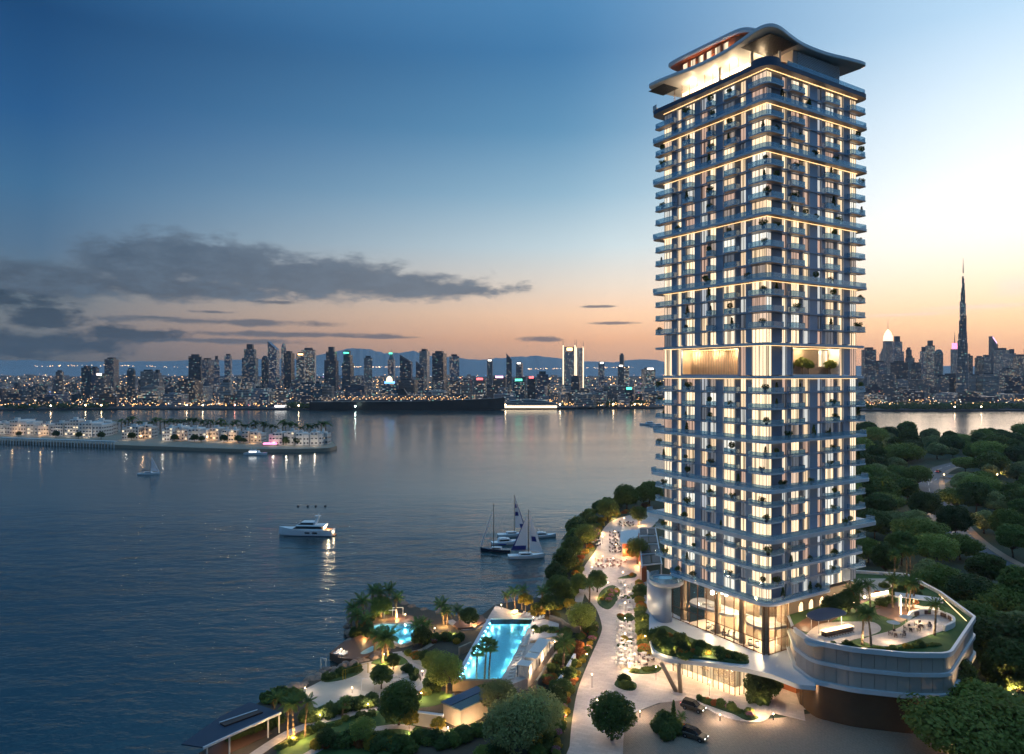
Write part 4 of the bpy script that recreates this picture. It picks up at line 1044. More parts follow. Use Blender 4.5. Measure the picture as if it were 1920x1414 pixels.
# ------------------------------------------------------------ plants
def leaf_cloud(mb, centre, rad, n, size, r, m=0, flat=1.0, shell=.55, up=.35):
    cx, cy_, cz = centre
    for _ in range(n):
        while True:
            p = Vector((r.uniform(-1,1), r.uniform(-1,1), r.uniform(-1,1)))
            l = p.length
            if .05 < l <= 1: break
        q = p/l*(shell+(1-shell)*r.random()**.6)
        c = Vector((cx+q.x*rad[0], cy_+q.y*rad[1], cz+q.z*rad[2]))
        nrm = (q*.8 + Vector((r.uniform(-1,1), r.uniform(-1,1), r.uniform(-.4,1)+up))*.8).normalized()
        a = nrm.orthogonal().normalized(); a = (Matrix.Rotation(r.uniform(0, 6.28), 3, nrm) @ a); b = nrm.cross(a)
        s_ = size*r.uniform(.6, 1.3); w = s_*.55
        mb.quad(tuple(c-a*s_), tuple(c-b*w+a*s_*.1), tuple(c+a*s_), tuple(c+b*w+a*s_*.1), m)
def branch_tree(seed, h, cr, ch, nl=6500, leaf='leafA', size=.42, clumps=34, trunk_h=.32, tr_r=.35, flat=.78, bare=0):
    """broadleaf tree of height h: tapered trunk, limbs, and a crown of leaf clumps with gaps"""
    r = random.Random(seed); t = MB()
    top = Vector((r.uniform(-.4,.4), r.uniform(-.4,.4), h*trunk_h))
    t.tube((0,0,-.3), tuple(top*.5), tr_r*1.25, tr_r, 8); t.tube(tuple(top*.5), tuple(top), tr_r, tr_r*.85, 8)
    cz = h - ch/2; cl = []
    for k in range(clumps):
        a = 2.39996*k + r.uniform(-.3,.3); w_ = 1-1.72*(k+.5)/clumps; f = math.sqrt(max(0, 1-w_*w_))*r.uniform(.78, 1.05)
        x, y = cr*.74*f*math.cos(a), cr*.74*f*math.sin(a)
        zz = cz + ch*.36*w_ + r.uniform(-.05, .05)*ch
        cl.append((Vector((x, y, zz)), cr*r.uniform(.26, .42)))
    for k, (c, rr) in enumerate(cl):
        if k % 2 == 0 or bare:
            mid = top.lerp(c, .5) + Vector((0, 0, -.08*h*r.random())); t.tube(tuple(top), tuple(mid), tr_r*.5, tr_r*.28, 5); t.tube(tuple(mid), tuple(c), tr_r*.28, tr_r*.08, 5)
    cm = MB()
    for c, rr in cl: leaf_cloud(cm, c, (rr, rr, rr*flat), int(nl/clumps*(rr/(cr*.34))**2), size, r)
    return t.mesh('trunk', M['trunk'], True), cm.mesh('crown', M[leaf])
def tree_proto(name, tm, cm):
    o = thing(name, 'tree', 'tree'); link('trunk', tm, o); link('crown', cm, o); return proto(o)
TREES = [tree_proto('broadleaf_tree', *branch_tree(21+k, h_, cr_t, ch_, nl_, lf, .50, cl_n, trunk_h=.24, bare=ba)) for k, (lf, h_, cr_t, ch_, nl_, cl_n, ba) in enumerate((('leafA', 14, 8.2, 11.5, 9000, 40, 0), ('leafB', 17, 6.4, 14, 8600, 44, 0), ('leafC', 13, 9.2, 8.5, 6200, 38, 1), ('leafD', 14.5, 8.0, 12, 9000, 40, 0), ('leafE', 11, 6.4, 8.6, 5600, 30, 1)))]
NEAR = [tree_proto('broadleaf_tree', *branch_tree(61, 8.5, 4.4, 7.2, 9000, 'leafB', .26, 40, tr_r=.25)),
        tree_proto('broadleaf_tree', *branch_tree(62, 9.5, 5.4, 7.2, 6000, 'leafE', .24, 44, tr_r=.22, bare=1)),
        tree_proto('broadleaf_tree', *branch_tree(63, 9.0, 4.2, 7.4, 5600, 'leafC', .22, 40, tr_r=.2, bare=1)),
        tree_proto('broadleaf_tree', *branch_tree(64, 7.0, 3.4, 5.6, 5200, 'leafD', .24, 30, tr_r=.2))]
GOLD = tree_proto('small_tree', *branch_tree(65, 4.2, 2.0, 2.6, 1500, 'leafgold', .2, 16, tr_r=.08, bare=1))
# palms: trunk and separate fronds
def frond_mesh(L, w, n, seed, droop, mat_):
    r = random.Random(seed); mb = MB(); P_ = []
    for k in range(9):
        t = k/8; P_.append(Vector((L*t*(1-.12*t*droop), 0, L*(.42*t - droop*.62*t*t))))
    mb.path([tuple(p) for p in P_], [.035*(1-.8*k/8)+.006 for k in range(9)], 4)
    for k in range(n):
        t = .12+.88*k/n; i = min(7, int(t*8)); f = t*8-i; c = P_[i].lerp(P_[i+1], f); d = (P_[i+1]-P_[i]).normalized()
        ll = w*math.sin(math.pi*min(1, .18+t*.8))*r.uniform(.85, 1.1)
        for sg in (-1, 1):
            tip = c + Vector((0, sg, 0))*ll*.82 + d*ll*.55 + Vector((0, 0, -ll*.32))
            wd = d*.075
            mb.quad(tuple(c-wd), tuple(c.lerp(tip, .5)-wd*.9+Vector((0,0,.05))), tuple(tip), tuple(c.lerp(tip, .5)+wd*1.2+Vector((0,0,.05))))
    return mb.mesh('frond', mat_)
def fan_mesh(L, rad, n, seed, mat_):
    r = random.Random(seed); mb = MB(); mb.tube((0,0,0), (L, 0, L*.1), .03, .02, 4)
    for k in range(n):
        a = -1.9+3.8*k/(n-1); d = Vector((math.cos(a), math.sin(a), -.35+.2*math.cos(a))).normalized()
        c = Vector((L, 0, L*.1)); tip = c + d*rad*r.uniform(.8, 1.1); s_ = Vector((-math.sin(a), math.cos(a), 0))*rad*.085
        mb.quad(tuple(c), tuple(c.lerp(tip, .55)-s_), tuple(tip), tuple(c.lerp(tip, .55)+s_))
    return mb.mesh('frond', mat_)
FR = [frond_mesh(3.4, .85, 20, 1, .75, M['frond']), frond_mesh(3.2, .8, 20, 2, 1.25, M['frond']), frond_mesh(2.6, .7, 16, 3, 1.9, M['frond_dry'])]
FF = [fan_mesh(1.2, 1.15, 15, 4, M['frond']), fan_mesh(1.1, 1.2, 15, 5, M['frond']), fan_mesh(.8, 1.0, 11, 6, M['frond_dry'])]
def palm(name, label, loc, h, sc=1.0, rz=0.0, fan=False, group=None, seed=0, skirt=True, n=24, lean=.5):
    r = random.Random(seed*7+3); o = thing(name, label, 'palm tree', loc, rz, group)
    t = MB(); pts = []; rad = []
    for k in range(8):
        f = k/7; pts.append((lean*f*f*1.2, lean*.4*math.sin(f*2), h*f-.2*(k == 0))); rad.append((.30-.14*f)*(1.25 if k == 0 else 1)*sc)
    t.path(pts, rad, 8); t.ball(pts[-1], .32*sc, 8)
    t.build('trunk', M['palmtrunk'], o, smooth=True)
    S = FF if fan else FR; top = pts[-1]
    for k in range(n):
        a = 2.39996*k; f = k/n
        me = S[0] if f < .4 else S[1] if f < .82 or not skirt else S[2]
        fo = link('frond', me, o, (top[0], top[1], top[2]+.15)); pitch = -(.95-1.35*f) + r.uniform(-.12, .12)
        if fan: pitch = -(1.1-1.9*f) + r.uniform(-.1, .1)
        fo.rotation_euler = (r.uniform(-.3,.3), pitch, a); s_ = sc*r.uniform(.88, 1.1); fo.scale = (s_, s_, s_)
    return o
# shrubs
def shrub_mesh(seed, rx, rz, n, size, leaf, fl=None, nf=0):
    r = random.Random(seed); mb = MB()
    for k in range(9):
        a = 2.4*k; f = .62*math.sqrt(k/9); c = (rx*f*math.cos(a), rx*f*math.sin(a), rz*(.5+.2*r.random()-.2*f))
        leaf_cloud(mb, c, (rx*.5, rx*.5, rz*.5), n//9, size, r, 0, shell=.6)
    if fl:
        for k in range(nf):
            a, e = r.uniform(0, 6.28), r.uniform(.1, 1.4); leaf_cloud(mb, (rx*.85*math.cos(a)*math.cos(e), rx*.85*math.sin(a)*math.cos(e), rz*.5+rz*.5*math.sin(e)), (.16, .16, .12), 8, size*.75, r, 1)
    return mb.mesh('shrub', [M[leaf], M[fl]] if fl else [M[leaf]])
SHM = {'green': shrub_mesh(1, 1.3, 1.5, 1500, .2, 'leafB'), 'dark': shrub_mesh(2, 1.5, 1.8, 1600, .22, 'leafD'), 'light': shrub_mesh(3, 1.2, 1.3, 1500, .17, 'leafC'),
       'gold': shrub_mesh(4, 1.1, 1.2, 1400, .16, 'leafgold'), 'rust': shrub_mesh(5, 1.1, 1.1, 1300, .16, 'leafrust'), 'red': shrub_mesh(6, 1.0, .9, 1000, .15, 'leafB', 'flower_red', 70),
       'pink': shrub_mesh(7, 1.3, 1.2, 1200, .16, 'leafC', 'flower_pink', 90), 'orange': shrub_mesh(8, 1.1, 1.0, 1100, .15, 'leafC', 'flower_orange', 80), 'low': shrub_mesh(9, 1.4, .55, 1200, .15, 'leafB')}
SHW = {'green': 'mid green rounded shrub', 'dark': 'dark green bushy shrub', 'light': 'pale green rounded shrub', 'gold': 'golden leaved rounded shrub', 'rust': 'rust coloured low shrub', 'red': 'low shrub with red flowers', 'pink': 'rounded shrub with pink blossom', 'orange': 'low shrub with orange flowers', 'low': 'low spreading green shrub'}
def shrub(kind, loc, sc, where, group, r=rnd):
    SHRUBS.append((sc/loc[1], kind, loc, r.uniform(0, 6.28), (sc*r.uniform(.85,1.15), sc*r.uniform(.85,1.15), sc*r.uniform(.8,1.2)), SHW[kind]+' '+where, group))
SHRUBS = []
def plant_shrubs(most=285):
    # the shrubs that show largest stand as things of their own, the small remainder is one planted mass
    S_ = sorted(SHRUBS, key=lambda q: -q[0])
    for _, kind, loc, rz, sc, lab, group in S_[:most]:
        tag(link('shrub', SHM[kind], None, loc, rz, sc), lab, 'shrub', group)
    if len(S_) > most:
        vs_, fs_, ms_ = [], [], []; mats = [M[k] for k in ('leafB', 'leafD', 'leafC', 'leafgold', 'leafrust', 'flower_red', 'flower_pink', 'flower_orange')]; idx = {x.name: i for i, x in enumerate(mats)}
        for _, kind, loc, rz, sc, lab, group in S_[most:]:
            me = SHM[kind]; co, si = math.cos(rz), math.sin(rz); b = len(vs_)
            for v in me.vertices: x, y, z = v.co.x*sc[0], v.co.y*sc[1], v.co.z*sc[2]; vs_.append((loc[0]+x*co-y*si, loc[1]+x*si+y*co, loc[2]+z))
            for p in me.polygons: fs_.append(tuple(i+b for i in p.vertices)); ms_.append(idx[me.materials[p.material_index].name])
        mm = MB(); mm.v, mm.f, mm.m = vs_, fs_, ms_
        tag(mm.build('shrub_planting', mats), 'small distant shrubs filling the beds and banks of the garden', 'shrubs', None, 'stuff')
# potted balcony plants
pot = MB(); pot.lathe([(.22, 0), (.30, .5), (.26, .5), (.25, .44)], 10); potm = pot.mesh('pot', M['potgrey'])
def plant_mesh(seed, kind):
    r = random.Random(seed); mb = MB()
    if kind == 'ball': mb.tube((0,0,.4), (0,0,1.0), .03, .02, 5, 1); leaf_cloud(mb, (0,0,1.35), (.5,.5,.5), 260, .13, r)
    elif kind == 'cone':
        for k in range(5): leaf_cloud(mb, (0,0,.65+.3*k), (.42-.07*k,.42-.07*k,.25), 70, .12, r)
    else:
        for k in range(6): a = k*1.05; leaf_cloud(mb, (.35*math.cos(a), .35*math.sin(a), .8+.2*(k % 3)), (.35,.35,.3), 50, .13, r)
    return mb.mesh('foliage', [M['leafD'], M['trunk']])
PLM = {k: plant_mesh(i+40, k) for i, k in enumerate(('ball', 'cone', 'bush'))}
PLW = {'ball': 'potted clipped ball tree', 'cone': 'potted cone shaped shrub', 'bush': 'potted leafy bush'}
rp_ = random.Random(4)
COLW = {('L', 4): 'leftmost bay', ('L', 7): 'narrow middle bay', ('L', 9): 'bay left of the corner', ('R', 17): 'bay right of the corner', ('R', 22): 'far right bay'}
seen = {}
for (x, y, z, what, face, ci, nf) in PLANT_SPOTS:
    kd = rp_.choice(('ball', 'cone', 'bush', 'bush'))
    wx, wy = TW(x, y)
    if what == 'balcony': lab = f"{PLW[kd]} on balcony, {COLW.get((face, ci), 'bay')}, {ord_[nf]} floor of tower"
    elif what == 'band': lab = f"{PLW[kd]} on curved band terrace of tower"
    else: lab = f"{PLW[kd]} on {what} balcony, {ord_[nf]} floor of tower"
    o = thing('potted_plant', lab, 'potted plant', (wx, wy, z+.01), rp_.uniform(0, 6), 'potted plants on the tower balconies'); s_ = rp_.uniform(.95, 1.5); o.scale = (s_,)*3
    link('pot', potm, o); link('foliage', PLM[kd], o)
HALLP = tree_proto('indoor_tree', *branch_tree(70, 12, 5.0, 7.5, 2200, 'leafC', .62, 20, tr_r=.3))
for k, (x, y, z, s_) in enumerate(HALL_TREES):
    wx, wy = TW(x, y); HALLP.put((wx, wy, z), k*1.3, s_, ['small green tree at the left end of the lit opening high on the tower', 'tallest green tree in the middle of the lit opening high on the tower', 'green tree right of the tallest one in the lit tower opening', 'small green tree at the right end of the lit tower opening'][k], 'trees in the lit tower opening')
# ------------------------------------------------------------ waterfront garden: pools, decks, furniture
LZ = -1.6; PZ = .85
def flat(name, pts, z0, z1, mt, label=None, cat=None, kind=None, smooth=0):
    if smooth: pts = smooth_closed(pts, smooth)
    m = MB(); m.prism(pts, z0, z1); o = m.build(name, M[mt]); return tag(o, label, cat, None, kind)
# lap pool on a raised stone terrace
pA, pB, pC, pD = G(920, 1161, PZ), G(1000, 1161, PZ), G(941, 1273, PZ), G(858, 1273, PZ)
lap = thing('lap_pool', 'long turquoise lap pool with underwater lights on a raised stone terrace', 'swimming pool', (pD[0], pD[1], 0))
ox, oy = pD; lo = lambda pts: [(x-ox, y-oy) for x, y in pts]
def mixp(a, b, t): return (a[0]+(b[0]-a[0])*t, a[1]+(b[1]-a[1])*t)
dF = [G(929, 1136, PZ), G(962, 1146, PZ), G(1010, 1158, PZ), G(1048, 1170, PZ)]
m = MB(); m.prism(lo([pA, (pA[0]-.9, pA[1]+.3), dF[0], dF[1], dF[2], dF[3], (pB[0]+.2, pB[1]-.2), pB]), LZ-.1, PZ+.1); m.build('terrace', M['paving'], lap)
m = MB(); m.prism(lo([pB, (pB[0]+.2, pB[1]-.2), dF[3], G(1044, 1200, PZ), G(1016, 1238, PZ), G(990, 1272, PZ), G(962, 1283, PZ), (pC[0]+.0, pC[1]-.8), pC]), LZ-.1, PZ+.1); m.build('terrace', M['paving'], lap)
m = MB(); m.prism(lo([pD, pC, (pC[0], pC[1]-.8), (pD[0]-1.1, pD[1]-.8), (pD[0]-.9, pD[1])]), LZ-.1, PZ+.02); m.build('end_wall', M['warmstone'], lap)
m = MB(); m.prism(lo([pA, pD, (pD[0]-.9, pD[1]), (pA[0]-.9, pA[1]+.3)]), LZ-.1, PZ+.03); m.build('edge_wall', M['band_white'], lap)
m = MB(); m.prism(lo([pA, pB, pC, pD]), PZ-1.6, PZ-1.4); m.build('pool_floor', M['tile_aqua'], lap)
for a, b in ((pA, pB), (pB, pC), (pC, pD), (pD, pA)):
    m = MB(); m.wall(lo([a, b]), PZ-1.4, PZ+.0, .04); m.build('pool_side', M['tile_aqua'], lap)
m = MB(); m.prism(lo([mixp(pA, pC, .002), mixp(pB, pD, .002), mixp(pC, pA, .002), mixp(pD, pB, .002)]), PZ-.09, PZ-.06); m.build('water_surface', M['poolwater'], lap)
for k in range(13):
    t = (k+.5)/13
    for a, b, sg in ((pA, pD, 1), (pB, pC, -1)):
        p = mixp(a, b, t); dx = .12*sg
        m = MB(); m.ball((p[0]-ox+dx, p[1]-oy, PZ-.75), .14, 8); m.build('pool_light', M['poollamp'], lap)
        if k % 2 == 0: lamp((p[0]-ox+sg*.8, p[1]-oy, PZ-.6), 95, (.7, .95, 1), .15, lap)
for t in (.2, .5, .8):
    p = mixp(pD, pC, t); lamp((p[0]-ox, p[1]-oy+.9, PZ-.6), 60, (.7, .95, 1), .15, lap)
    p = mixp(pA, pB, t); lamp((p[0]-ox, p[1]-oy-.9, PZ-.6), 60, (.7, .95, 1), .15, lap)
# sun loungers
def lounger_proto():
    o = thing('sun_lounger', 'lounger', 'sun lounger')
    m = MB(); m.box(-.33, -.95, .22, .33, .95, .28)
    for x in (-.3, .3):
        for y in (-.85, .75): m.box(x-.03, y-.03, 0, x+.03, y+.03, .22)
    m.build('frame', M['white'], o)
    m = MB(); m.box(-.31, -.92, .285, .31, .35, .38); q = [(-.31, .35), (.31, .35)]
    i = len(m.v); m.v += [(-.31,.35,.285),(.31,.35,.285),(.31,.95,.72),(-.31,.95,.72),(-.31,.33,.38),(.31,.33,.38),(.31,.88,.8),(-.31,.88,.8)]
    for f in ((0,3,2,1),(4,5,6,7),(0,1,5,4),(1,2,6,5),(2,3,7,6),(3,0,4,7)): m.f.append(tuple(i+j for j in f)); m.m.append(0)
    m.build('cushion', M['fabric'], o); return proto(o)
LOU = lounger_proto()
def lou(u, v, z, rz, label, group): x, y = G(u, v, z); LOU.put((x, y, z), rz, 1.0, label, group)
for k in range(10):
    t = k/9; p = mixp(G(957, 1275, PZ), G(978, 1222, PZ), t)
    LOU.put((p[0], p[1], PZ+.1), R(-68), 1.0, f'white sun lounger, {ord_[k+1]} from the near end of the lap pool row', 'loungers along the lap pool')
for k in range(6):
    t = k/5; p = mixp(G(981, 1212, PZ), G(988, 1195, PZ), t)
    LOU.put((p[0], p[1], PZ+.1), R(-68), 1.0, f'white sun lounger, {ord_[k+1]} from the gap in the far pool row', 'loungers along the lap pool')
for k, (u, v) in enumerate(((962, 1150), (967, 1150.5), (980, 1153), (985, 1155), (990, 1156))): lou(u, v, PZ+.1, R(-35), f'white sun lounger behind the far end of lap pool, {ord_[k+1]} from left', 'loungers behind the lap pool')
for k, (u, v) in enumerate(((1010, 1161), (1016, 1160))): lou(u, v, PZ+.1, R(-40), f'white lounger on the far right pool terrace, {["left","right"][k]} of two', 'loungers on the far terrace')
for k in range(4): lou(631+k*5, 1225+k*1.2, LZ+.5, R(-30), f'white sun lounger on the shore deck, {ord_[k+1]} from the sea', 'loungers on the shore deck')
# cabanas
def cabana_proto():
    o = thing('cabana', 'cabana', 'cabana')
    for x in (-1.15, 1.15):
        for y in (-1.15, 1.15): m = MB(); m.box(x-.05, y-.05, 0, x+.05, y+.05, 2.3); m.build('post', M['frame'], o)
    m = MB(); m.box(-1.3, -1.3, 2.3, 1.3, 1.3, 2.42); m.build('roof', M['white'], o)
    for y in (-1.08, 1.08): m = MB(); m.wall([(-1.1+.22*k, y+.05*(-1)**k) for k in range(11)], .1, 2.28, .03); m.build('curtain', M['fabric'], o)
    m = MB(); m.wall([(1.08+.05*(-1)**k, -1.0+.2*k) for k in range(11)], .1, 2.28, .03); m.build('curtain', M['fabric'], o)
    m = MB(); m.box(-.9, -.9, 0, .95, .9, .4); m.build('daybed', M['white'], o)
    return proto(o)
CAB = cabana_proto()
for k, (u, v) in enumerate(((984, 1266), (998, 1251), (1006, 1240), (1013, 1231), (1018, 1223))):
    x, y = G(u, v, PZ+.1); CAB.put((x, y, PZ+.1), R(-20), 1.15, f'white curtained cabana beside the lap pool, {ord_[k+1]} from the near end', 'cabanas beside the lap pool')
    if k in (0, 2): lamp((x+1.9, y-.2, PZ+.9), 90)
# terrace planting walls stepping up to the promenade
def gwall(px, z0, z1, name, label, mt='warmstone', th=.5):
    m = MB(); m.wall(smooth_open([G(u, v, z1) for u, v in px], 3), z0, z1, th); o = m.build(name, M[mt])
    return tag(o, label, 'garden wall')
gwall([(1008, 1276), (1030, 1243), (1045, 1222)], LZ, 1.4, 'garden_wall', 'pale stone garden wall rising behind the cabanas')
gwall([(1012, 1328), (1040, 1290), (1062, 1256), (1080, 1226)], LZ, 1.7, 'garden_wall', 'long white garden wall between the cabanas and the promenade', 'band_white', .6)
gwall([(995, 1202), (1015, 1199), (1040, 1194), (1060, 1187)], LZ, 1.5, 'garden_wall', 'low buff wall crossing the terraces near the pool')
gwall([(1002, 1212), (1030, 1206), (1052, 1200)], LZ, 1.3, 'garden_wall', 'lower buff wall in front of the loungers beside the pool')
gwall([(1030, 1154), (1050, 1160), (1060, 1168), (1072, 1172), (1088, 1176)], LZ, 1.8, 'garden_wall', 'curved pale wall at the top of the terraced garden')
gwall([(862, 1214), (885, 1204)], LZ, .4, 'garden_wall', 'short pale wall left of the lap pool')
# lagoon pool
lag = smooth_closed(GG([(691, 1183), (694, 1175), (712, 1170), (745, 1169), (778, 1168), (795, 1176), (796, 1192), (775, 1203), (755, 1210), (737, 1205), (728, 1190), (710, 1184)], LZ+.6), 4)
lg = thing('lagoon_pool', 'kidney shaped glowing turquoise pool near the sea', 'swimming pool', (*G(745, 1188, LZ), 0)); gx0, gy0 = lg.location[:2]
ll = [(x-gx0, y-gy0) for x, y in lag]
m = MB(); m.wall(ll, LZ, LZ+.75, -.6 if True else .6, True); m.build('coping', M['paving'], lg)
m = MB(); m.prism(ll, LZ+.0, LZ+.05); m.build('pool_floor', M['tile_aqua'], lg)
m = MB(); m.prism(ll, LZ+.55, LZ+.6); m.build('water_surface', M['poolwater'], lg)
for (u, v) in ((760, 1180), (780, 1184), (772, 1196), (752, 1200), (740, 1180), (715, 1177)):
    x, y = G(u, v, LZ+.4); lamp((x-gx0, y-gy0, LZ+.42), 75, (.75, 1, .95), .12, lg)
# decks, paths, sand
flat('timber_deck', GG([(618, 1224), (640, 1206), (662, 1196), (690, 1186), (690, 1192), (705, 1200), (715, 1212), (690, 1229), (670, 1236), (640, 1234)], LZ+.5), LZ-1.2, LZ+.5, 'timber', 'brown timber deck jutting over the sea left of the lagoon pool', 'deck')
flat('timber_deck', GG([(722, 1163), (748, 1150), (765, 1153), (800, 1160), (790, 1167), (745, 1168), (715, 1170)], LZ+.55), LZ-.1, LZ+.55, 'timber', 'timber deck under the white frame behind the lagoon pool', 'deck')
flat('timber_deck', GG([(850, 1172), (862, 1160), (905, 1154), (912, 1164), (890, 1176), (858, 1178)], LZ+.45), LZ-.1, LZ+.45, 'timber', 'timber deck with red lit planting left of the lap pool', 'deck')
flat('plunge_pool', GG([(676, 1224), (694, 1213), (704, 1211), (700, 1220), (684, 1226)], LZ+.56), LZ+.5, LZ+.56, 'tile_aqua', 'small pale blue splash pool on the shore deck', 'pool', smooth=3)
SAND = smooth_closed(GG([(556, 1302), (590, 1283), (630, 1262), (668, 1247), (705, 1238), (745, 1226), (790, 1216), (810, 1200), (818, 1205), (790, 1224), (795, 1240), (782, 1262), (790, 1290), (740, 1312), (700, 1310), (655, 1318), (610, 1330), (575, 1318)], LZ+.06), 4)
flat('sand_court', SAND, LZ-.1, LZ+.06, 'sandpave', kind='structure')
def gpath(px, w, z, mt='paving', name='garden_path'):
    pts = smooth_open([G(u, v, z) for u, v in px], 6); m = MB(); m.prism(strip(pts, w), z-.1, z); tag(m.build(name, M[mt]), kind='structure')
gpath([(745, 1222), (752, 1235), (770, 1246), (790, 1256), (800, 1272), (790, 1290), (775, 1300)], 2.4, LZ+.075)
gpath([(470, 1420), (540, 1375), (600, 1353), (650, 1340), (712, 1326), (760, 1318)], 2.2, LZ+.09)
gpath([(1010, 1120), (1040, 1112), (1075, 1108), (1100, 1112)], 2.4, .02)
gpath([(1090, 1105), (1085, 1125), (1078, 1145)], 2.6, .026)
gpath([(842, 1163), (870, 1178), (900, 1172), (905, 1160)], 2.4, LZ+.08)
flat('lawn', smooth_closed(GG([(520, 1420), (580, 1366), (640, 1346), (712, 1332), (780, 1335), (770, 1420)], LZ+.03), 3), LZ-.1, LZ+.03, 'lawn', kind='structure')
flat('lawn', smooth_closed(GG([(770, 1312), (790, 1298), (830, 1296), (850, 1306), (820, 1322), (776, 1326)], LZ+.034), 3), LZ-.1, LZ+.034, 'lawn', kind='structure')
flat('lawn', smooth_closed(GG([(696, 1244), (712, 1234), (740, 1226), (765, 1240), (740, 1248)], LZ+.16), 3), LZ-.1, LZ+.16, 'lawn', kind='structure')
for pts in ([(608, 1278), (630, 1266), (660, 1258), (682, 1254), (670, 1264), (640, 1274)], [(585, 1334), (605, 1322), (612, 1326), (600, 1336)], [(640, 1313), (660, 1306), (678, 1306), (660, 1313)]):
    flat('planting_bed', GG(pts, LZ+.2), LZ-.1, LZ+.2, 'bed', kind='structure', smooth=3)
# concrete pool house with tilted roof planes
ph = thing('pool_house', 'warm lit concrete pool house with grey green roof below the lap pool', 'building', (*G(862, 1362, LZ), LZ)); hx, hy = ph.location[:2]
hp = [G(831, 1352, LZ), G(864, 1366, LZ), G(925, 1336, LZ), G(893, 1323, LZ)]; hq = [(x-hx, y-hy) for x, y in hp]
m = MB(); m.prism(hq, 0, 3.6); m.build('wall', M['warmstone'], ph)
ro = offset_poly(hq, .25); m = MB(); m.prism(ro, 3.6, 3.85); m.build('roof', M['roofgreen'], ph)
m = MB(); m.prism(offset_poly([hq[0], mixp(hq[0], hq[1], .42), mixp(hq[3], hq[2], .42), hq[3]], .3), 3.86, 4.0); m.build('roof_strip', M['roofblue'], ph)
hw = [G(775, 1336, LZ+2.6), G(830, 1343, LZ+2.6)]
m = MB(); m.wall([(x-hx, y-hy) for x, y in hw], 0, 2.6, .5); m.build('side_wall', M['concrete'], ph)
m = MB(); m.wall([(x-hx, y-hy-.05) for x, y in hw], 2.61, 2.8, .65); m.build('coping', M['band_white'], ph)
hw = [G(848, 1300, LZ+2.8), G(848, 1308, LZ+2.8), G(880, 1300, LZ+2.8)]
m = MB(); m.wall([(x-hx, y-hy) for x, y in hw], 0, 2.8, .5); m.build('rear_wall', M['warmstone'], ph)
m = MB(); q = [(x-hx, y-hy) for x, y in GG([(830, 1362), (862, 1374), (870, 1385), (826, 1368)], LZ)]; m.prism(q, .02, .12); m.build('doorstep', M['sandpave'], ph)
lamp((hq[1][0]-1.4, hq[1][1]-1.6, .8), 170, parent=ph); lamp((hq[1][0]+3.2, hq[1][1]-.3, .8), 200, parent=ph); lamp((hq[1][0]+6.5, hq[1][1]+1.6, .7), 120, parent=ph)
# jetty house roof at bottom left, over the water
jt = thing('jetty_pavilion', 'dark blue flat roofed jetty pavilion with white eaves over the water', 'pavilion', (*G(430, 1360, 0), LZ)); jx, jy = jt.location[:2]
jr = [(x-jx, y-jy) for x, y in GG([(468, 1317), (526, 1336), (440, 1374), (380, 1402), (340, 1396), (412, 1345)], 2.4)]
m = MB(); m.prism(jr, 3.9, 4.1); m.build('roof', M['roofjetty'], jt)
m = MB(); m.wall([jr[1], jr[2], jr[3]], 3.75, 4.16, .3); m.build('fascia', M['band_white'], jt)
sk = [(x-jx, y-jy) for x, y in GG([(412, 1358), (483, 1334), (493, 1337), (422, 1363)], 2.5)]
m = MB(); m.prism(sk, 4.1, 4.35); m.build('roof_light', M['timber_dark'], jt)
m = MB(); m.wall([sk[0], sk[1]], 4.1, 4.45, .25); m.build('roof_light_kerb', M['band_white'], jt)
for t in (.05, .3, .6, .95):
    p = mixp(jr[1], jr[2], t) if t < .5 else mixp(jr[2], jr[3], (t-.5)*2); m = MB(); m.box(p[0]-.12, p[1]+.3, -1.4, p[0]+.12, p[1]+.54, 3.9); m.build('post', M['white'], jt)
m = MB(); m.prism(offset_poly(jr, -1.0), -.2, .1); m.build('floor', M['timber'], jt)
lamp((jr[2][0]+1, jr[2][1]+1.5, 3.2), 60, parent=jt)
# white timber frames, net, swing frame
def frame(name, label, p, w, h, rz, mt='white', th=.14):
    o = thing(name, label, 'frame', p, rz)
    for x in (-w/2, w/2): m = MB(); m.box(x-th/2, -th/2, 0, x+th/2, th/2, h); m.build('post', M[mt], o)
    m = MB(); m.box(-w/2-th/2, -th/2, h, w/2+th/2, th/2, h+th); m.build('beam', M[mt], o); return o
x, y = G(732, 1160, LZ+.5); frame('pergola_frame', 'white open frame on the timber deck behind the lagoon pool, nearer one', (x, y, LZ+.5), 3.6, 2.3, R(10), th=.2)
x, y = G(746, 1154, LZ+.5); frame('pergola_frame', 'white open frame behind the lagoon pool, farther one on the right', (x, y, LZ+.5), 3.0, 2.2, R(5), th=.16)
x, y = G(606.5, 1253, LZ); frame('swing_frame', 'slim white frame standing in the sea beside the shore rocks', (x, y, LZ-.6), 1.4, 2.9, R(-18), th=.16)
m = MB(); x, y = G(608, 1254, LZ); m.obox((x+.6, y+.2, LZ-1.2), 3.2, 1.8, 1.0, R(-18)); tag(m.build('float_platform', M['timber'], None), 'small timber platform under the white swing frame', 'platform')
net = thing('volleyball_net', 'yellow posts with a net line on the pale sand court', 'net', (*G(643, 1276, LZ), LZ)); 
nx2 = G(690, 1262, LZ); nd = (nx2[0]-net.location[0], nx2[1]-net.location[1])
for q in ((0,0), (.5, .4), nd): m = MB(); m.tube((*q, 0), (*q, 2.4), .09, .09, 8); m.build('post', M['leafgold'], net)
m = MB(); m.wall([(0,0), nd], 2.3, 2.38, .04); m.build('top_band', M['leafgold'], net)
x, y = G(689, 1294, LZ); frame('sports_post', 'thin pale posts on the sand court beside the round tree', (x, y, LZ), 2.6, 2.6, R(15), th=.08)
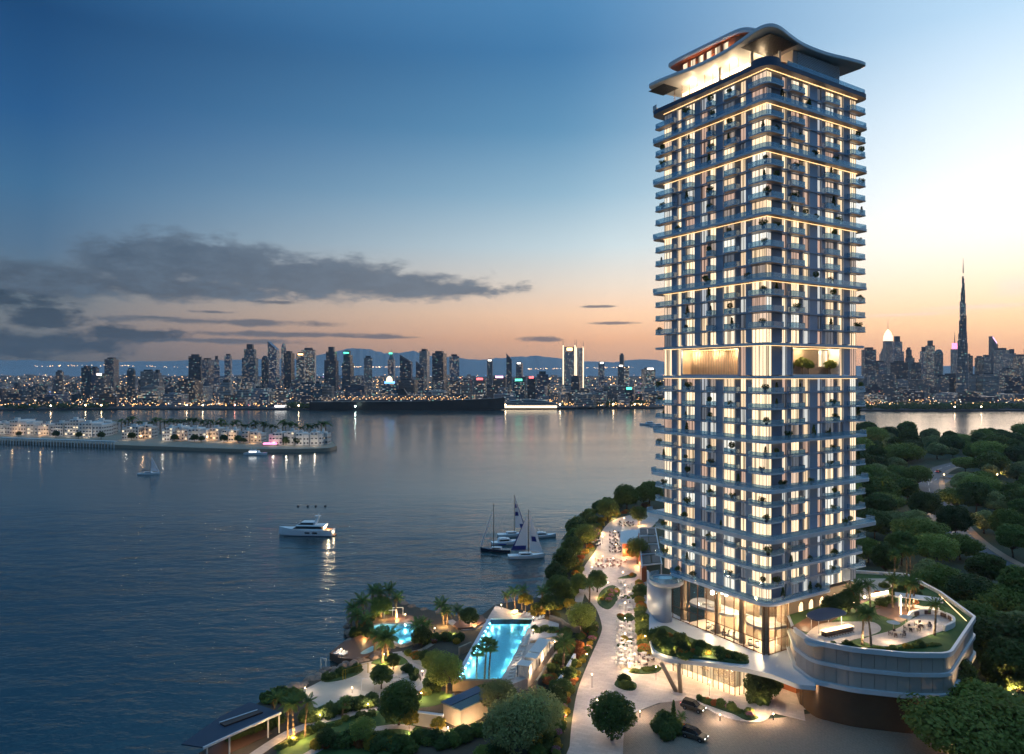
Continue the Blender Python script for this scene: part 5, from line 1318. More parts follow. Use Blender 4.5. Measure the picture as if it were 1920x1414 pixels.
m = MB(); m.ball((0, 0, .45), .5, 14); x, y = G(615, 1269, LZ); tag(m.build('globe_lamp', M['whiteglow'], None, (x, y, LZ+.1), smooth=True), 'white globe lamp beside the shore hedge', 'lamp')
# stone steps by the sand court
for k, (u, v) in enumerate(((737, 1268), (744, 1276), (760, 1260), (758, 1270), (764, 1252))):
    x, y = G(u, v, LZ); m = MB(); m.obox((0, 0, 0), 2.3, 1.3, .16+.12*(k > 1), R(12+8*k)); tag(m.build('stepping_slab', M['paving'], None, (x, y, LZ+.02)), f'pale stone slab by the court steps, {ord_[k+1]} counted from the left', 'slab', 'slabs by the sand court')
# shore boulders
rb_ = random.Random(9)
def rock_mesh(seed):
    r = random.Random(seed); m = MB(); m.lathe([(.3, 0), (.75, .12), (.95, .4), (.75, .75), (.35, .95)], 9)
    m.v = [(x*(1+.28*mnoise.noise(Vector((x*1.3+seed, y*1.3, z)))), y*(1+.28*mnoise.noise(Vector((x, y*1.3+seed, z*2)))), z*(1+.3*mnoise.noise(Vector((x+seed*2, y, z))))) for x, y, z in m.v]
    return m.mesh('boulder', M['rock'])
RK = [rock_mesh(k) for k in range(4)]
shore = smooth_open([(498, 1312), (520, 1303), (545, 1292), (565, 1283), (590, 1271), (612, 1260), (640, 1250), (668, 1240), (695, 1232), (715, 1222), (735, 1214)], 5)
for k, (u, v) in enumerate(shore):
    for q in range(2):
        x, y = G(u+rb_.uniform(-5, 5), v+rb_.uniform(-3, 4), LZ); s_ = rb_.uniform(.5, 1.3)
        o = link('boulder', RK[rb_.randrange(4)], None, (x, y, LZ-.45), rb_.uniform(0, 6), (s_, s_*rb_.uniform(.8, 1.2), s_*.85))
        tag(o, 'rough buff boulder in the rock edging along the sand court shore', 'boulder', 'boulders along the shore')
o = link('boulder', RK[1], None, (*G(552, 1288, LZ), LZ-1.2), 1, 2.2); tag(o, 'largest reddish boulder standing off the shore in the sea', 'boulder')
o = link('boulder', RK[2], None, (*G(527, 1297, LZ), LZ-.8), 2, 1.6); tag(o, 'big pale boulder left of the reddish one on the shore', 'boulder')
for k in range(26):
    t = k/25; u, v = smooth_open([(655, 1210), (652, 1190), (653, 1168), (664, 1140), (700, 1119), (745, 1125), (790, 1141), (840, 1152)], 6)[int(t*41)]
    x, y = G(u+rb_.uniform(-3, 3), v+rb_.uniform(-2, 2), LZ); s_ = rb_.uniform(.8, 1.7)
    tag(link('boulder', RK[rb_.randrange(4)], None, (x, y, LZ-.9), rb_.uniform(0, 6), s_), f'boulder on the seaward rim of the lagoon garden, {ord_[k+1]} from the left', 'boulder', 'boulders round the lagoon garden')
# quay wall
m = MB(); q = smooth_open([G(u, v, .2) for u, v in ((1014, 1102), (1022, 1080), (1034, 1052), (1052, 1012))], 4); m.wall(q, -4, .2, -2.0); tag(m.build('quay_wall', M['warmstone']), 'grey stone quay wall along the sea beside the planted bank', 'wall')

# ------------------------------------------------------------ planting
r7 = random.Random(77)
# bank of shrubs between promenade and terraces / sea (both edges)
def bank_row(px, n, kinds, z, where, group, jit=4, sc=(.8, 1.3)):
    pts = smooth_open(px, 8); L = len(pts)
    for k in range(n):
        u, v = pts[int((k+.5)/n*(L-1))]; u += r7.uniform(-jit, jit); v += r7.uniform(-jit*.5, jit*.5)
        x, y = G(u, v, z); kd = r7.choice(kinds); shrub(kd, (x, y, z-.1), r7.uniform(*sc), where + f', {ord_[k+1]} along', group, r7)
GB = 'shrubs along the promenade bank'
bank_row([(1040, 1420), (1052, 1360), (1068, 1300), (1092, 1235), (1112, 1190), (1108, 1165)], 30, ('gold', 'light', 'red', 'rust', 'green', 'pink', 'gold'), 0, 'on the planted bank beside the near promenade', GB, 4, (.7, 1.05))
bank_row([(1010, 1420), (1030, 1360), (1052, 1300), (1078, 1240), (1098, 1190), (1090, 1160)], 26, ('dark', 'green', 'dark', 'light', 'rust'), 0, 'behind the flowering edge of the near promenade bank', GB, 7, (1.0, 1.6))
bank_row([(1085, 1100), (1082, 1070), (1098, 1040), (1112, 1010), (1122, 992), (1140, 972), (1178, 960), (1215, 950)], 33, ('gold', 'orange', 'rust', 'gold', 'light', 'orange', 'pink'), 0, 'along the seaward edge of the far promenade', GB, 5, (1.3, 2.0))
bank_row([(1040, 1090), (1050, 1060), (1072, 1020), (1090, 990), (1118, 965), (1150, 948), (1195, 930), (1225, 920)], 33, ('dark', 'green', 'dark', 'light'), 0, 'on the sea bank behind the far promenade', GB, 9, (2.0, 3.2))
bank_row([(1000, 1150), (1040, 1140), (1070, 1120), (1060, 1100)], 24, ('dark', 'green', 'gold', 'light'), 0, 'on the wooded mound above the lap pool', 'shrubs above the lap pool', 10, (1.0, 1.8))
bank_row([(1000, 1180), (1030, 1190), (1062, 1200), (1060, 1225), (1040, 1260), (1015, 1300), (990, 1340)], 40, ('dark', 'green', 'rust', 'light', 'orange'), .2, 'in the terraced beds right of the lap pool', 'shrubs right of the lap pool', 10, (.7, 1.3))
# beds on the promenade
for bi, (pts, kinds, n) in enumerate((([(1120, 1130), (1140, 1143), (1156, 1128), (1162, 1108), (1148, 1098), (1128, 1108)], ('green', 'pink', 'light', 'gold'), 12), ([(1159, 1120), (1175, 1122), (1190, 1118), (1185, 1124)], ('low',), 3), ([(1158, 1158), (1175, 1168), (1190, 1160), (1180, 1152)], ('orange', 'low'), 5), ([(1156, 1212), (1170, 1200), (1188, 1198), (1180, 1212)], ('gold', 'low'), 5), ([(1178, 1260), (1210, 1254), (1240, 1252), (1230, 1262), (1200, 1264)], ('low',), 7), ([(1196, 1222), (1215, 1218), (1218, 1224)], ('low',), 3), ([(1152, 1284), (1165, 1272), (1192, 1282), (1190, 1294), (1170, 1294)], ('green', 'dark', 'low'), 7), ([(1158, 1085), (1190, 1083), (1190, 1076)], ('low', 'orange'), 3))):
    P_ = GG(pts); c = (sum(p[0] for p in P_)/len(P_), sum(p[1] for p in P_)/len(P_))
    flat('planting_bed', P_, .0, .16, 'bed', kind='structure', smooth=4)
    for k in range(n):
        p = r7.choice(P_); q = mixp(c, p, r7.uniform(0, .75)); shrub(r7.choice(kinds), (*q, .1), r7.uniform(.6, 1.0), f'in the {["curved bed by the far tables","thin bed between the tables","small bed among the pale tables","leaf shaped bed among near tables","long grassy bed before the columns","bed beside the dark tables","isolated bed on the open promenade","thin bed behind the pale tables"][bi]}', 'shrubs in the promenade beds', r7)
# hedge against the tower's left side
bank_row([(1212, 1225), (1206, 1190), (1200, 1150), (1198, 1120), (1200, 1095)], 22, ('green', 'dark', 'gold', 'light', 'orange'), 0, 'against the blue curved wall beside the tables', 'shrubs by the blue curved wall', 4, (1.2, 1.9))
# deck edge planting
for k in range(46):
    t = r7.random(); u = 1226+t*170; v = 1186+t*50 + r7.uniform(0, 1)*(44-40*t)
    x, y = G(u, min(v, 1243), 7.6); kd = r7.choice(('dark', 'green', 'green', 'orange', 'gold', 'low', 'light'))
    shrub(kd, (x, y, 7.7), r7.uniform(.7, 1.15) if t > .35 else r7.uniform(1.1, 1.7), 'in the planted edge of the white entrance deck', 'shrubs on the entrance deck', r7)
for k, (u, v, s_) in enumerate(((1240, 1210, .55), (1315, 1225, .42), (1345, 1232, .35))):
    x, y = G(u, v, 7.6); NEAR[3].put((x, y, 7.6), k*2.0, s_, ['leafy tree at the left end of the entrance deck planting', 'small tree in the middle of the entrance deck planting', 'smallest tree at the right of the entrance deck planting'][k], 'trees on the entrance deck')
for (u, v) in ((1290, 1215), (1265, 1222), (1330, 1228), (1240, 1225)): x, y = G(u, v, 8.2); lamp((x, y, 8.7), 70)
# driveway beds
flat('planting_bed', GG([(1306, 1312), (1330, 1309), (1360, 1322), (1385, 1330), (1412, 1340), (1422, 1346), (1400, 1350), (1375, 1338), (1345, 1328)], .2), .1, .26, 'bed', kind='structure', smooth=3)
for k in range(22):
    t = k/21; x, y = G(1312+t*98+r7.uniform(-4, 4), 1312+t*32+r7.uniform(-3, 3)); shrub(r7.choice(('light', 'low', 'green', 'pink', 'rust', 'low')), (x, y, .2), r7.uniform(.45, .85), 'on the curving driveway island before the hall', 'shrubs on the driveway island', r7)
for k, (u, v, kd, s_) in enumerate(((1245, 1360, 'dark', 1.3), (1262, 1366, 'green', 1.2), (1280, 1366, 'red', 1.1), (1290, 1368, 'gold', .9), (1236, 1368, 'dark', 1.2), (1254, 1352, 'green', .9), (1300, 1374, 'low', 1.0), (1270, 1376, 'green', 1.2), (1250, 1385, 'dark', 1.3))):
    x, y = G(u, v); shrub(kd, (x, y, 0), s_, 'in the round driveway bed near the car', 'shrubs in the round driveway bed', r7)
cm = MB()
for k in range(9): leaf_cloud(cm, (0, 0, .5+.42*k), (.75-.075*k, .75-.075*k, .35), 130, .17, r7)
cy_o = thing('cypress_tree', 'narrow upright conifer in the round driveway bed beside the car', 'tree', (*G(1263, 1352), 0)); t_ = MB(); t_.tube((0,0,0), (0,0,3.6), .1, .03, 6); t_.build('trunk', M['trunk'], cy_o); cm.build('crown', M['leafB'], cy_o)
for k in range(12):
    x, y = G(1422+r7.uniform(-8, 12), 1310+r7.uniform(-8, 14)); shrub(r7.choice(('dark', 'green')), (x, y, 0), r7.uniform(.8, 1.4), 'at the foot of the trees by the garage', 'shrubs by the garage', r7)
# garden trees placed by eye
def puttree(p, u, v, z, sc, label, group=None, rz=None): x, y = G(u, v, z); p.put((x, y, z), r7.uniform(0, 6) if rz is None else rz, sc, label, group)
puttree(NEAR[0], 1147, 1388, 0, 1.0, 'dark round tree standing on the promenade edge in the foreground')
puttree(NEAR[1], 1000, 1400, -.5, 1.1, 'large pale tree with bare lit branches in the foreground left of the promenade')
puttree(NEAR[1], 960, 1425, LZ, 1.1, 'pale branching tree at the bottom edge right of the pool house')
puttree(NEAR[1], 935, 1345, LZ, .8, 'grey green tree beside the right end of the pool house')
puttree(NEAR[2], 838, 1300, LZ, 1.0, 'wispy green tree with pink lit trunk left of the lap pool')
puttree(NEAR[2], 815, 1270, LZ, .7, 'smaller wispy tree behind the path left of the lap pool')
puttree(NEAR[0], 748, 1360, LZ, 1.0, 'dense dark round tree on the lawn below the sand court')
puttree(NEAR[3], 715, 1292, LZ, .8, 'small grey green tree beside the stone slabs')
puttree(NEAR[3], 737, 1255, LZ, .55, 'small yellow green bushy tree by the court steps')
puttree(NEAR[3], 880, 1176, LZ, .8, 'dark round tree on the red lit deck left of the lap pool')
puttree(NEAR[3], 790, 1215, LZ, .8, 'bushy tree at the right end of the lagoon pool')
puttree(NEAR[3], 690, 1200, LZ, .6, 'dark bushy tree on the seaward side of the lagoon pool')
puttree(NEAR[0], 715, 1160, LZ, .75, 'dark dense tree between the palms behind the lagoon pool')
puttree(NEAR[2], 1090, 1190, .2, .95, 'grey green tree between the pool terraces and the promenade')
puttree(NEAR[0], 1048, 1128, 0, .95, 'dark tree on the mound above the lap pool, left one')
puttree(NEAR[3], 1030, 1150, 0, .8, 'low tree with golden lit trunk at the top of the terraces')
puttree(NEAR[0], 1085, 1112, 0, .7, 'dark tree at the bend of the promenade')
puttree(NEAR[3], 1120, 1110, .1, 1.0, 'round tree in the curved promenade bed')
puttree(NEAR[0], 1060, 1075, 0, 1.0, 'dark tree on the sea bank above the boats')
puttree(NEAR[2], 1098, 1030, 0, 1.15, 'golden lit tree on the sea bank left of the far promenade')
puttree(NEAR[0], 1075, 1045, 0, .9, 'dark tree in front of the golden one on the sea bank')
puttree(NEAR[2], 1140, 980, 0, 1.3, 'feathery tree behind the far end of the promenade')
puttree(NEAR[0], 1175, 955, 0, 1.5, 'dark spreading tree beyond the far end of the promenade')
puttree(NEAR[0], 1218, 950, 0, 1.6, 'dark tree just left of the tower at the far shore')
puttree(NEAR[2], 1198, 985, 0, 1.0, 'reddish lit tree beside the restaurant roof')
puttree(NEAR[2], 1195, 1058, 0, 1.1, 'tree with string lights beside the restaurant')
puttree(NEAR[3], 1425, 1318, 0, 1.0, 'dark tree under the edge of the entrance deck by the garage, left')
puttree(NEAR[3], 1440, 1312, 0, .95, 'dark tree under the edge of the entrance deck by the garage, right')
puttree(NEAR[3], 600, 1300, LZ, .001, 'x') if False else None
for k, (u, v, z, s_, w) in enumerate(((768, 1372, LZ, 1.0, 'yellow lit small tree on the lawn below the dark round tree'), (822, 1378, LZ, .8, 'yellow lit small tree in front of the concrete wall'), (1003, 1420, LZ, 1.0, 'yellow lit small tree at the bottom edge'), (985, 1146, 0, 1.2, 'golden lit tree behind the far end of the lap pool'), (1068, 1150, .2, 1.0, 'golden lit tree in the terraces below the promenade bend'))):
    x, y = G(u, v, z); GOLD.put((x, y, z), k, s_, w, 'golden lit small trees')
    lamp((x+.3, y-.9, z+.5), 60)
# shrubs of the lower garden
bank_row([(500, 1316), (530, 1312), (560, 1310)], 14, ('dark', 'green', 'light'), LZ, 'on the point above the jetty pavilion', 'shrubs above the jetty', 6, (1.0, 1.6))
bank_row([(575, 1352), (620, 1340), (660, 1328), (700, 1322)], 22, ('dark', 'green', 'dark', 'light'), LZ, 'in the hedge between court and white path', 'hedge shrubs by the white path', 7, (.9, 1.4))
bank_row([(610, 1276), (640, 1266), (672, 1258)], 9, ('dark', 'green'), LZ, 'in the shore hedge beside the net', 'shore hedge shrubs', 3, (.8, 1.1))
bank_row([(770, 1232), (800, 1240), (815, 1262), (810, 1290), (800, 1306)], 22, ('dark', 'green', 'light', 'orange'), LZ, 'beside the winding path left of the lap pool', 'shrubs by the winding path', 8, (.9, 1.4))
bank_row([(800, 1205), (830, 1200), (850, 1196), (865, 1205)], 18, ('green', 'gold', 'pink', 'dark', 'rust'), LZ, 'in the bed between lagoon and lap pools', 'shrubs between the pools', 8, (.8, 1.3))
bank_row([(664, 1190), (680, 1178), (690, 1165), (705, 1155)], 12, ('dark', 'green', 'orange'), LZ, 'under the palms by the lagoon', 'shrubs by the lagoon', 6, (.9, 1.4))
bank_row([(760, 1255), (770, 1262), (775, 1275)], 7, ('dark', 'green'), LZ, 'beside the stone slabs', 'shrubs beside the slabs', 5, (.7, 1.0))
bank_row([(790, 1390), (830, 1395), (880, 1385), (930, 1370), (980, 1410), (900, 1420)], 30, ('dark', 'green', 'light', 'dark'), LZ, 'in the dark planting before the pool house', 'shrubs before the pool house', 10, (1.0, 1.5))
bank_row([(430, 1390), (470, 1372), (505, 1362), (520, 1352)], 12, ('dark', 'green'), LZ, 'under the eaves of the jetty pavilion', 'shrubs by the jetty pavilion', 6, (.8, 1.2))
bank_row([(900, 1300), (930, 1302), (960, 1298)], 12, ('dark', 'green'), LZ, 'below the end wall of the lap pool', 'shrubs below the lap pool', 5, (1.0, 1.5))
# small bollard lamps of the lower garden; driveway ones are added to brighten it
def bollard(u, v, z, p, label, col=(1, .78, .55), h=1.1):
    x, y = G(u, v, z); o = thing('bollard_lamp', label, 'lamp', (x, y, z), 0, 'garden bollard lamps')
    m = MB(); m.tube((0,0,0), (0,0,h), .09, .08, 8); m.build('post', M['frame'], o); m = MB(); m.lathe([(.1, h), (.12, h+.16), (.06, h+.24)], 10); m.build('lamp_head', M['lampglow'], o); lamp((0, 0, h+.75), p, col, .25, o)
for k, (u, v, z, p, w) in enumerate(((572, 1300, LZ, 55, 'at the left tip of the sand court'), (660, 1300, LZ, 60, 'in the middle of the sand court edge'), (705, 1272, LZ, 60, 'by the thin posts of the sand court'), (720, 1236, LZ, 45, 'on the path above the sand court'), (792, 1268, LZ, 50, 'on the winding garden path'), (600, 1352, LZ, 45, 'beside the left half of the white path'), (690, 1331, LZ, 45, 'beside the right half of the white path'), (640, 1226, LZ+.5, 40, 'on the shore deck'), (712, 1206, LZ+.5, 45, 'between shore deck and lagoon pool'), (760, 1160, LZ+.55, 55, 'on the deck behind the lagoon'), (815, 1186, LZ, 50, 'between lagoon and red lit deck'), (880, 1164, LZ+.45, 60, 'on the red lit deck'), (850, 1200, LZ, 45, 'left of the lap pool edge'), (790, 1310, LZ, 50, 'on the small lit lawn'), (940, 1142, PZ, 50, 'at the far corner of the lap pool'), (1000, 1166, PZ, 60, 'by the far right end of the lap pool'), (975, 1250, PZ, 60, 'behind the near loungers'), (1000, 1190, PZ, 60, 'behind the far loungers'), (1040, 1212, .3, 50, 'among the terrace walls'), (760, 1350, LZ, 40, 'on the lawn under the round tree'), (840, 1376, LZ, 40, 'before the pool house corner'), (1200, 1345, 0, 90, 'added to brighten the left bend of the driveway'), (1350, 1352, 0, 90, 'added to brighten the middle of the driveway'), (1450, 1350, 0, 90, 'added to brighten the driveway near the garage'), (1560, 1350, 0, 70, 'added to brighten the driveway before the dark podium base'))):
    bollard(u, v, z, p, f'short lit bollard {w}')
bank_row([(600, 1400), (640, 1392), (700, 1398), (750, 1400), (770, 1410)], 26, ('dark', 'green', 'light', 'gold', 'rust'), LZ, 'in the planting at the bottom edge of the lawn', 'shrubs along the bottom of the lawn', 10, (.9, 1.6))
bank_row([(520, 1404), (560, 1384), (600, 1366), (650, 1352), (700, 1340)], 20, ('low', 'green', 'low', 'light'), LZ, 'along the lawn side of the white path', 'shrubs along the lawn side of the path', 5, (.6, 1.0))
puttree(NEAR[2], 680, 1398, LZ, .6, 'wispy tree on the lawn near the bottom edge')
puttree(NEAR[3], 612, 1404, LZ, .55, 'small dark tree between white path and bottom edge')
gpath([(560, 1425), (620, 1392), (680, 1372), (740, 1362), (775, 1366)], 1.8, LZ+.095)
# palms
PG = 'palms of the waterfront garden'
for k, (u, v, z, h, sc, fan, w) in enumerate((
    (712, 1158, LZ, 7.0, 0.94, 0, 'fan palm behind the lagoon pool, left of the lit pair'), (727, 1152, LZ, 7.0, 0.98, 0, 'fan palm behind the lagoon pool, right of the lit pair'),
    (684, 1172, LZ, 6.6, 1.06, 0, 'fan palm at the seaward end of the lagoon pool'), (668, 1190, LZ, 5.2, 1.06, 0, 'low fan palm nearest the sea by the lagoon'), (682, 1196, LZ, 4.4, 0.94, 0, 'orange lit palm beside the seaward deck'),
    (718, 1243, LZ, 5.0, 1.2, 0, 'large palm with lit trunk in front of the lagoon pool, left stem'), (729, 1241, LZ, 5.6, 1.25, 0, 'large palm with lit trunk in front of the lagoon pool, right stem'),
    (776, 1212, LZ, 5.2, .85, 0, 'palm at the near right rim of the lagoon pool'), (786, 1208, LZ, 5.0, .85, 0, 'palm just right of the lagoon pool rim'), (800, 1202, LZ, 4.2, 0.64, 0, 'short fan palm right of the lagoon pool'),
    (832, 1170, LZ, 5.0, 1.02, 0, 'fan palm with golden lit skirt by the shore'), (838, 1172, LZ, 3.8, 0.85, 0, 'shorter fan palm beside the golden lit one'),
    (894, 1288, LZ, 7.5, .85, 1, 'slim palm before the lap pool, left of three'), (908, 1290, LZ, 9.6, 1.0, 1, 'tallest slim palm before the lap pool, middle of three'), (917, 1289, LZ, 8.8, .95, 1, 'slim palm before the lap pool, right of three'),
    (965, 1146, .5, 5.4, .85, 0, 'palm behind the far end of the lap pool, left'), (978, 1142, .2, 5.4, .8, 0, 'palm behind the far end of the lap pool, right'), (950, 1140, .2, 3.6, .7, 0, 'low palm at the far left corner of the lap pool terrace'),
    (1055, 1262, .2, 7.0, 1.05, 0, 'palm with orange lit crown between the garden walls'),
    (540, 1384, LZ, 6.0, 0.64, 0, 'yellow lit palm by the white path, left of three'), (552, 1388, LZ, 6.6, 0.89, 0, 'brightest yellow lit palm by the white path, middle of three'), (572, 1382, LZ, 6.4, 0.64, 0, 'yellow lit palm by the white path, right of three'),
    (642, 1345, LZ, 2.4, .8, 1, 'short fan palm in the hedge beside the white path'), (512, 1352, LZ, 4.2, 0.77, 0, 'fan palm between the jetty pavilion and the point'), (702, 1226, LZ, 4.2, 1.0, 0, 'palm on the shore side of the large lit palms'), (742, 1162, LZ, 6.0, 0.94, 0, 'fan palm at the right end of the white frames'), (658, 1178, LZ, 5.4, 1.02, 0, 'outermost fan palm on the seaward tip'), (698, 1152, LZ, 6.6, 0.94, 0, 'fan palm at the back left of the lagoon'), (862, 1172, LZ, 4.0, .8, 0, 'palm on the red lit deck'), (1015, 1148, 0, 5.5, .95, 0, 'palm on the mound above the loungers'), (1105, 1128, 0, 5.0, .9, 0, 'palm at the bend of the promenade'), (1272, 1362, 0, 1.6, .45, 0, 'small spiky palm in the round driveway bed'))):
    x, y = G(u, v, z); palm('palm_tree', w, (x, y, z), h, sc, r7.uniform(0, 6), bool(fan), PG, k+1, n=22)
for (u, v, z, p) in ((719, 1246, LZ, 150), (729, 1246, LZ, 120), (833, 1174, LZ, 120), (684, 1200, LZ, 60), (720, 1160, LZ, 80), (552, 1391, LZ, 160), (572, 1386, LZ, 80), (540, 1388, LZ, 60), (1055, 1266, .2, 100), (965, 1149, .9, 130), (800, 1206, LZ, 60), (838, 1304, LZ, 70), (1030, 1154, 0, 140), (1000, 1402, LZ, 140), (1085, 1085, 0, 160), (1100, 1036, 0, 240), (1120, 1000, 0, 200), (1150, 972, 0, 200), (1105, 1045, 0, 160), (1125, 1120, .1, 90), (1098, 1215, 0, 60), (1080, 1275, 0, 50), (1062, 1345, 0, 50), (890, 1172, LZ, 90), (745, 1162, LZ, 70), (785, 1312, LZ, 90), (1200, 985, 0, 160), (1195, 1062, 0, 140), (1205, 1170, 0, 140), (1180, 1256, 0, 90), (1430, 1320, 0, 60), (1290, 1372, 0, 60), (1415, 1340, .2, 110)):
    x, y = G(u, v, z); lamp((x+(1.6 if 1080 < u < 1130 and v < 1100 else 0), y-.8, z+1.3), p*1.5, (1, .62, .24))
# ------------------------------------------------------------ promenade cafe, restaurant, cars
def table_proto():
    o = thing('cafe_table', 'cafe table', 'table')
    m = MB(); m.lathe([(.55, 0), (.55, .04)], 16, (0,0,.71)); m.build('table_top', M['fabric'], o)
    m = MB(); m.tube((0,0,.03), (0,0,.71), .04, .04, 8); m.build('pole', M['frame'], o)
    m = MB(); m.lathe([(.26, 0), (.2, .03)], 12); m.build('foot', M['frame'], o)
    return proto(o)
TAB = table_proto()
def lampw(u, v): return ('among the near table rows' if 1150 < u < 1200 and v > 1140 else 'among the restaurant tables' if v < 1100 and u > 1100 else 'on the open near promenade' if v > 1240 else 'at the bend of the promenade')
def chair_mesh(mt):
    m = MB(); m.box(-.24, -.24, .40, .24, .24, .48); m.box(-.24, .2, .48, .24, .27, .88)
    for x in (-.21, .21):
        for y in (-.21, .21): m.box(x-.02, y-.02, 0, x+.02, y+.02, .40)
    m.box(-.27, -.2, .6, -.24, .22, .64); m.box(.24, -.2, .6, .27, .22, .64)
    return m.mesh('cafe_chair', M[mt])
CHM = {'pale': chair_mesh('fabric'), 'dark': chair_mesh('chairdark'), 'pink': chair_mesh('chairpink')}
CHW = {'pale': 'cream', 'dark': 'dark brown', 'pink': 'dusty pink'}
r8 = random.Random(31)
def cafe(u, v, kind, where, n=4, z=.03, sc=1.25):
    x, y = G(u, v, z); a0 = r8.uniform(0, 1.5)
    TAB.put((x, y, z), a0, sc, f'round cloth topped cafe table {where}', 'cafe tables on the promenade')
    for k in range(n):
        a = a0 + k*2*math.pi/n; o = link('cafe_chair', CHM[kind], None, (x+.95*sc*math.cos(a), y+.95*sc*math.sin(a), z), a-math.pi/2, sc)
        tag(o, f'{CHW[kind]} cafe chair at a table {where}', 'chair', 'cafe chairs on the promenade')
for k in range(11): cafe(1165.5-.0*k + r8.uniform(-1, 1), 1172+k*7.9, 'pale', 'in the near double row, seaward side', 3)
for k in range(10): cafe(1181+r8.uniform(-1, 1), 1176+k*8.3, 'pale', 'in the near double row, tower side', 3)
for k in range(8): cafe(1164+(k % 2)*15+r8.uniform(-2, 2), 1094+k*7.2, 'pale', 'between the grassy beds of the middle promenade', 3)
for k in range(9): cafe(1122+(k % 5)*12+r8.uniform(-2, 2), 1054+(k//5)*9+r8.uniform(-2, 2), 'pink', 'in the loose cluster before the restaurant', 3)
for k in range(12): cafe(1149+(k % 2)*10, 1000+(k//2)*7.2, 'dark', 'in the long row beside the restaurant wall', 3)
for k in range(4): cafe(1112+(k % 2)*8, 1012+k*4.2, 'dark', 'beside the golden lit bank', 3)
for k in range(6): cafe(1166+(k % 3)*8, 982+(k//3)*5, 'dark', 'beyond the restaurant roof', 3)
for k in range(7): cafe(1208+(k % 2)*8+r8.uniform(-1, 1), 1199+k*8, 'dark', 'under the tower hedge, tower side', 3)
for (u, v, p) in ((1172, 1180, 260), (1172, 1210, 260), (1172, 1240, 320), (1190, 1250, 300), (1172, 1150, 240), (1172, 1115, 260), (1168, 1090, 260), (1150, 1062, 360), (1130, 1058, 300), (1155, 1035, 380), (1153, 1010, 380), (1170, 984, 380), (1210, 1215, 200), (1110, 1080, 220), (1105, 1175, 140), (1110, 1290, 200), (1120, 1340, 200), (1100, 1250, 200), (1140, 1110, 200), (1130, 1020, 300), (1230, 1275, 260), (1330, 1305, 260)):
    x, y = G(u, v)
    o = thing('terrace_lamp', f'slim terrace lamp with a glowing head, {lampw(u, v)}', 'lamp', (x, y, 0), 0, 'terrace lamps on the promenade')
    m = MB(); m.tube((0,0,.0), (0,0,2.9), .04, .03, 6); m.build('post', M['frame'], o)
    m = MB(); m.ball((0,0,3.0), .14, 8); m.build('lamp_head', M['lampglow'], o)
    lamp((0, 0, 3.5), p*.62, (1, .72, .46), .3, o)
# restaurant pavilion with pergola roof
rs = thing('restaurant_pavilion', 'white roofed restaurant pavilion with dark slatted pergola left of the tower', 'building', (*G(1180, 1030), 0)); rx, ry = rs.location[:2]
def rl(pts, z): return [(x-rx, y-ry) for x, y in GG(pts, z)]
m = MB(); m.prism(rl([(1163, 995), (1197, 993), (1196, 1018), (1163, 1018)], 6.0), 5.6, 6.0); m.build('roof', M['white'], rs)
wq = rl([(1167, 1016), (1197, 1016), (1200, 1000), (1170, 1000)], 5.6)
m = MB(); m.prism(wq, 0, 5.6); m.build('wall', M['orangewall'], rs)
P0 = rl([(1197, 990), (1228, 990), (1240, 1058), (1203, 1062)], 5.5)
m = MB(); m.prism(rl([(1196, 1016), (1204, 1016), (1212, 1062), (1203, 1066)], 5.0), 0, 5.0); m.build('side_wall', M['orangewall'], rs)
for i in range(4):
    for j in range(2):
        a = mixp(mixp(P0[0], P0[3], i/4+.02), mixp(P0[1], P0[2], i/4+.02), .08+.48*j); b = mixp(mixp(P0[0], P0[3], i/4+.02), mixp(P0[1], P0[2], i/4+.02), .5+.48*j)
        c = mixp(mixp(P0[0], P0[3], i/4+.2), mixp(P0[1], P0[2], i/4+.2), .5+.48*j); d_ = mixp(mixp(P0[0], P0[3], i/4+.2), mixp(P0[1], P0[2], i/4+.2), .08+.48*j)
        m = MB(); m.prism([a, b, c, d_], 5.35, 5.5); m.build('pergola_panel', M['dark'], rs)
for i in range(5):
    t = i/4*.98; m = MB(); m.wall([mixp(P0[0], P0[3], t), mixp(P0[1], P0[2], t)], 5.2, 5.62, .35); m.build('pergola_beam', M['band_white'], rs)
for a, b in ((P0[0], P0[3]), (P0[1], P0[2])): m = MB(); m.wall([a, b], 5.2, 5.6, .35); m.build('pergola_beam', M['band_white'], rs)
for p in P0: m = MB(); m.box(p[0]-.2, p[1]-.2, 0, p[0]+.2, p[1]+.2, 5.2); m.build('post', M['band_white'], rs)
lamp((wq[0][0]+1, wq[0][1]-1, 2), 200, (1, .5, .22), .2, rs)
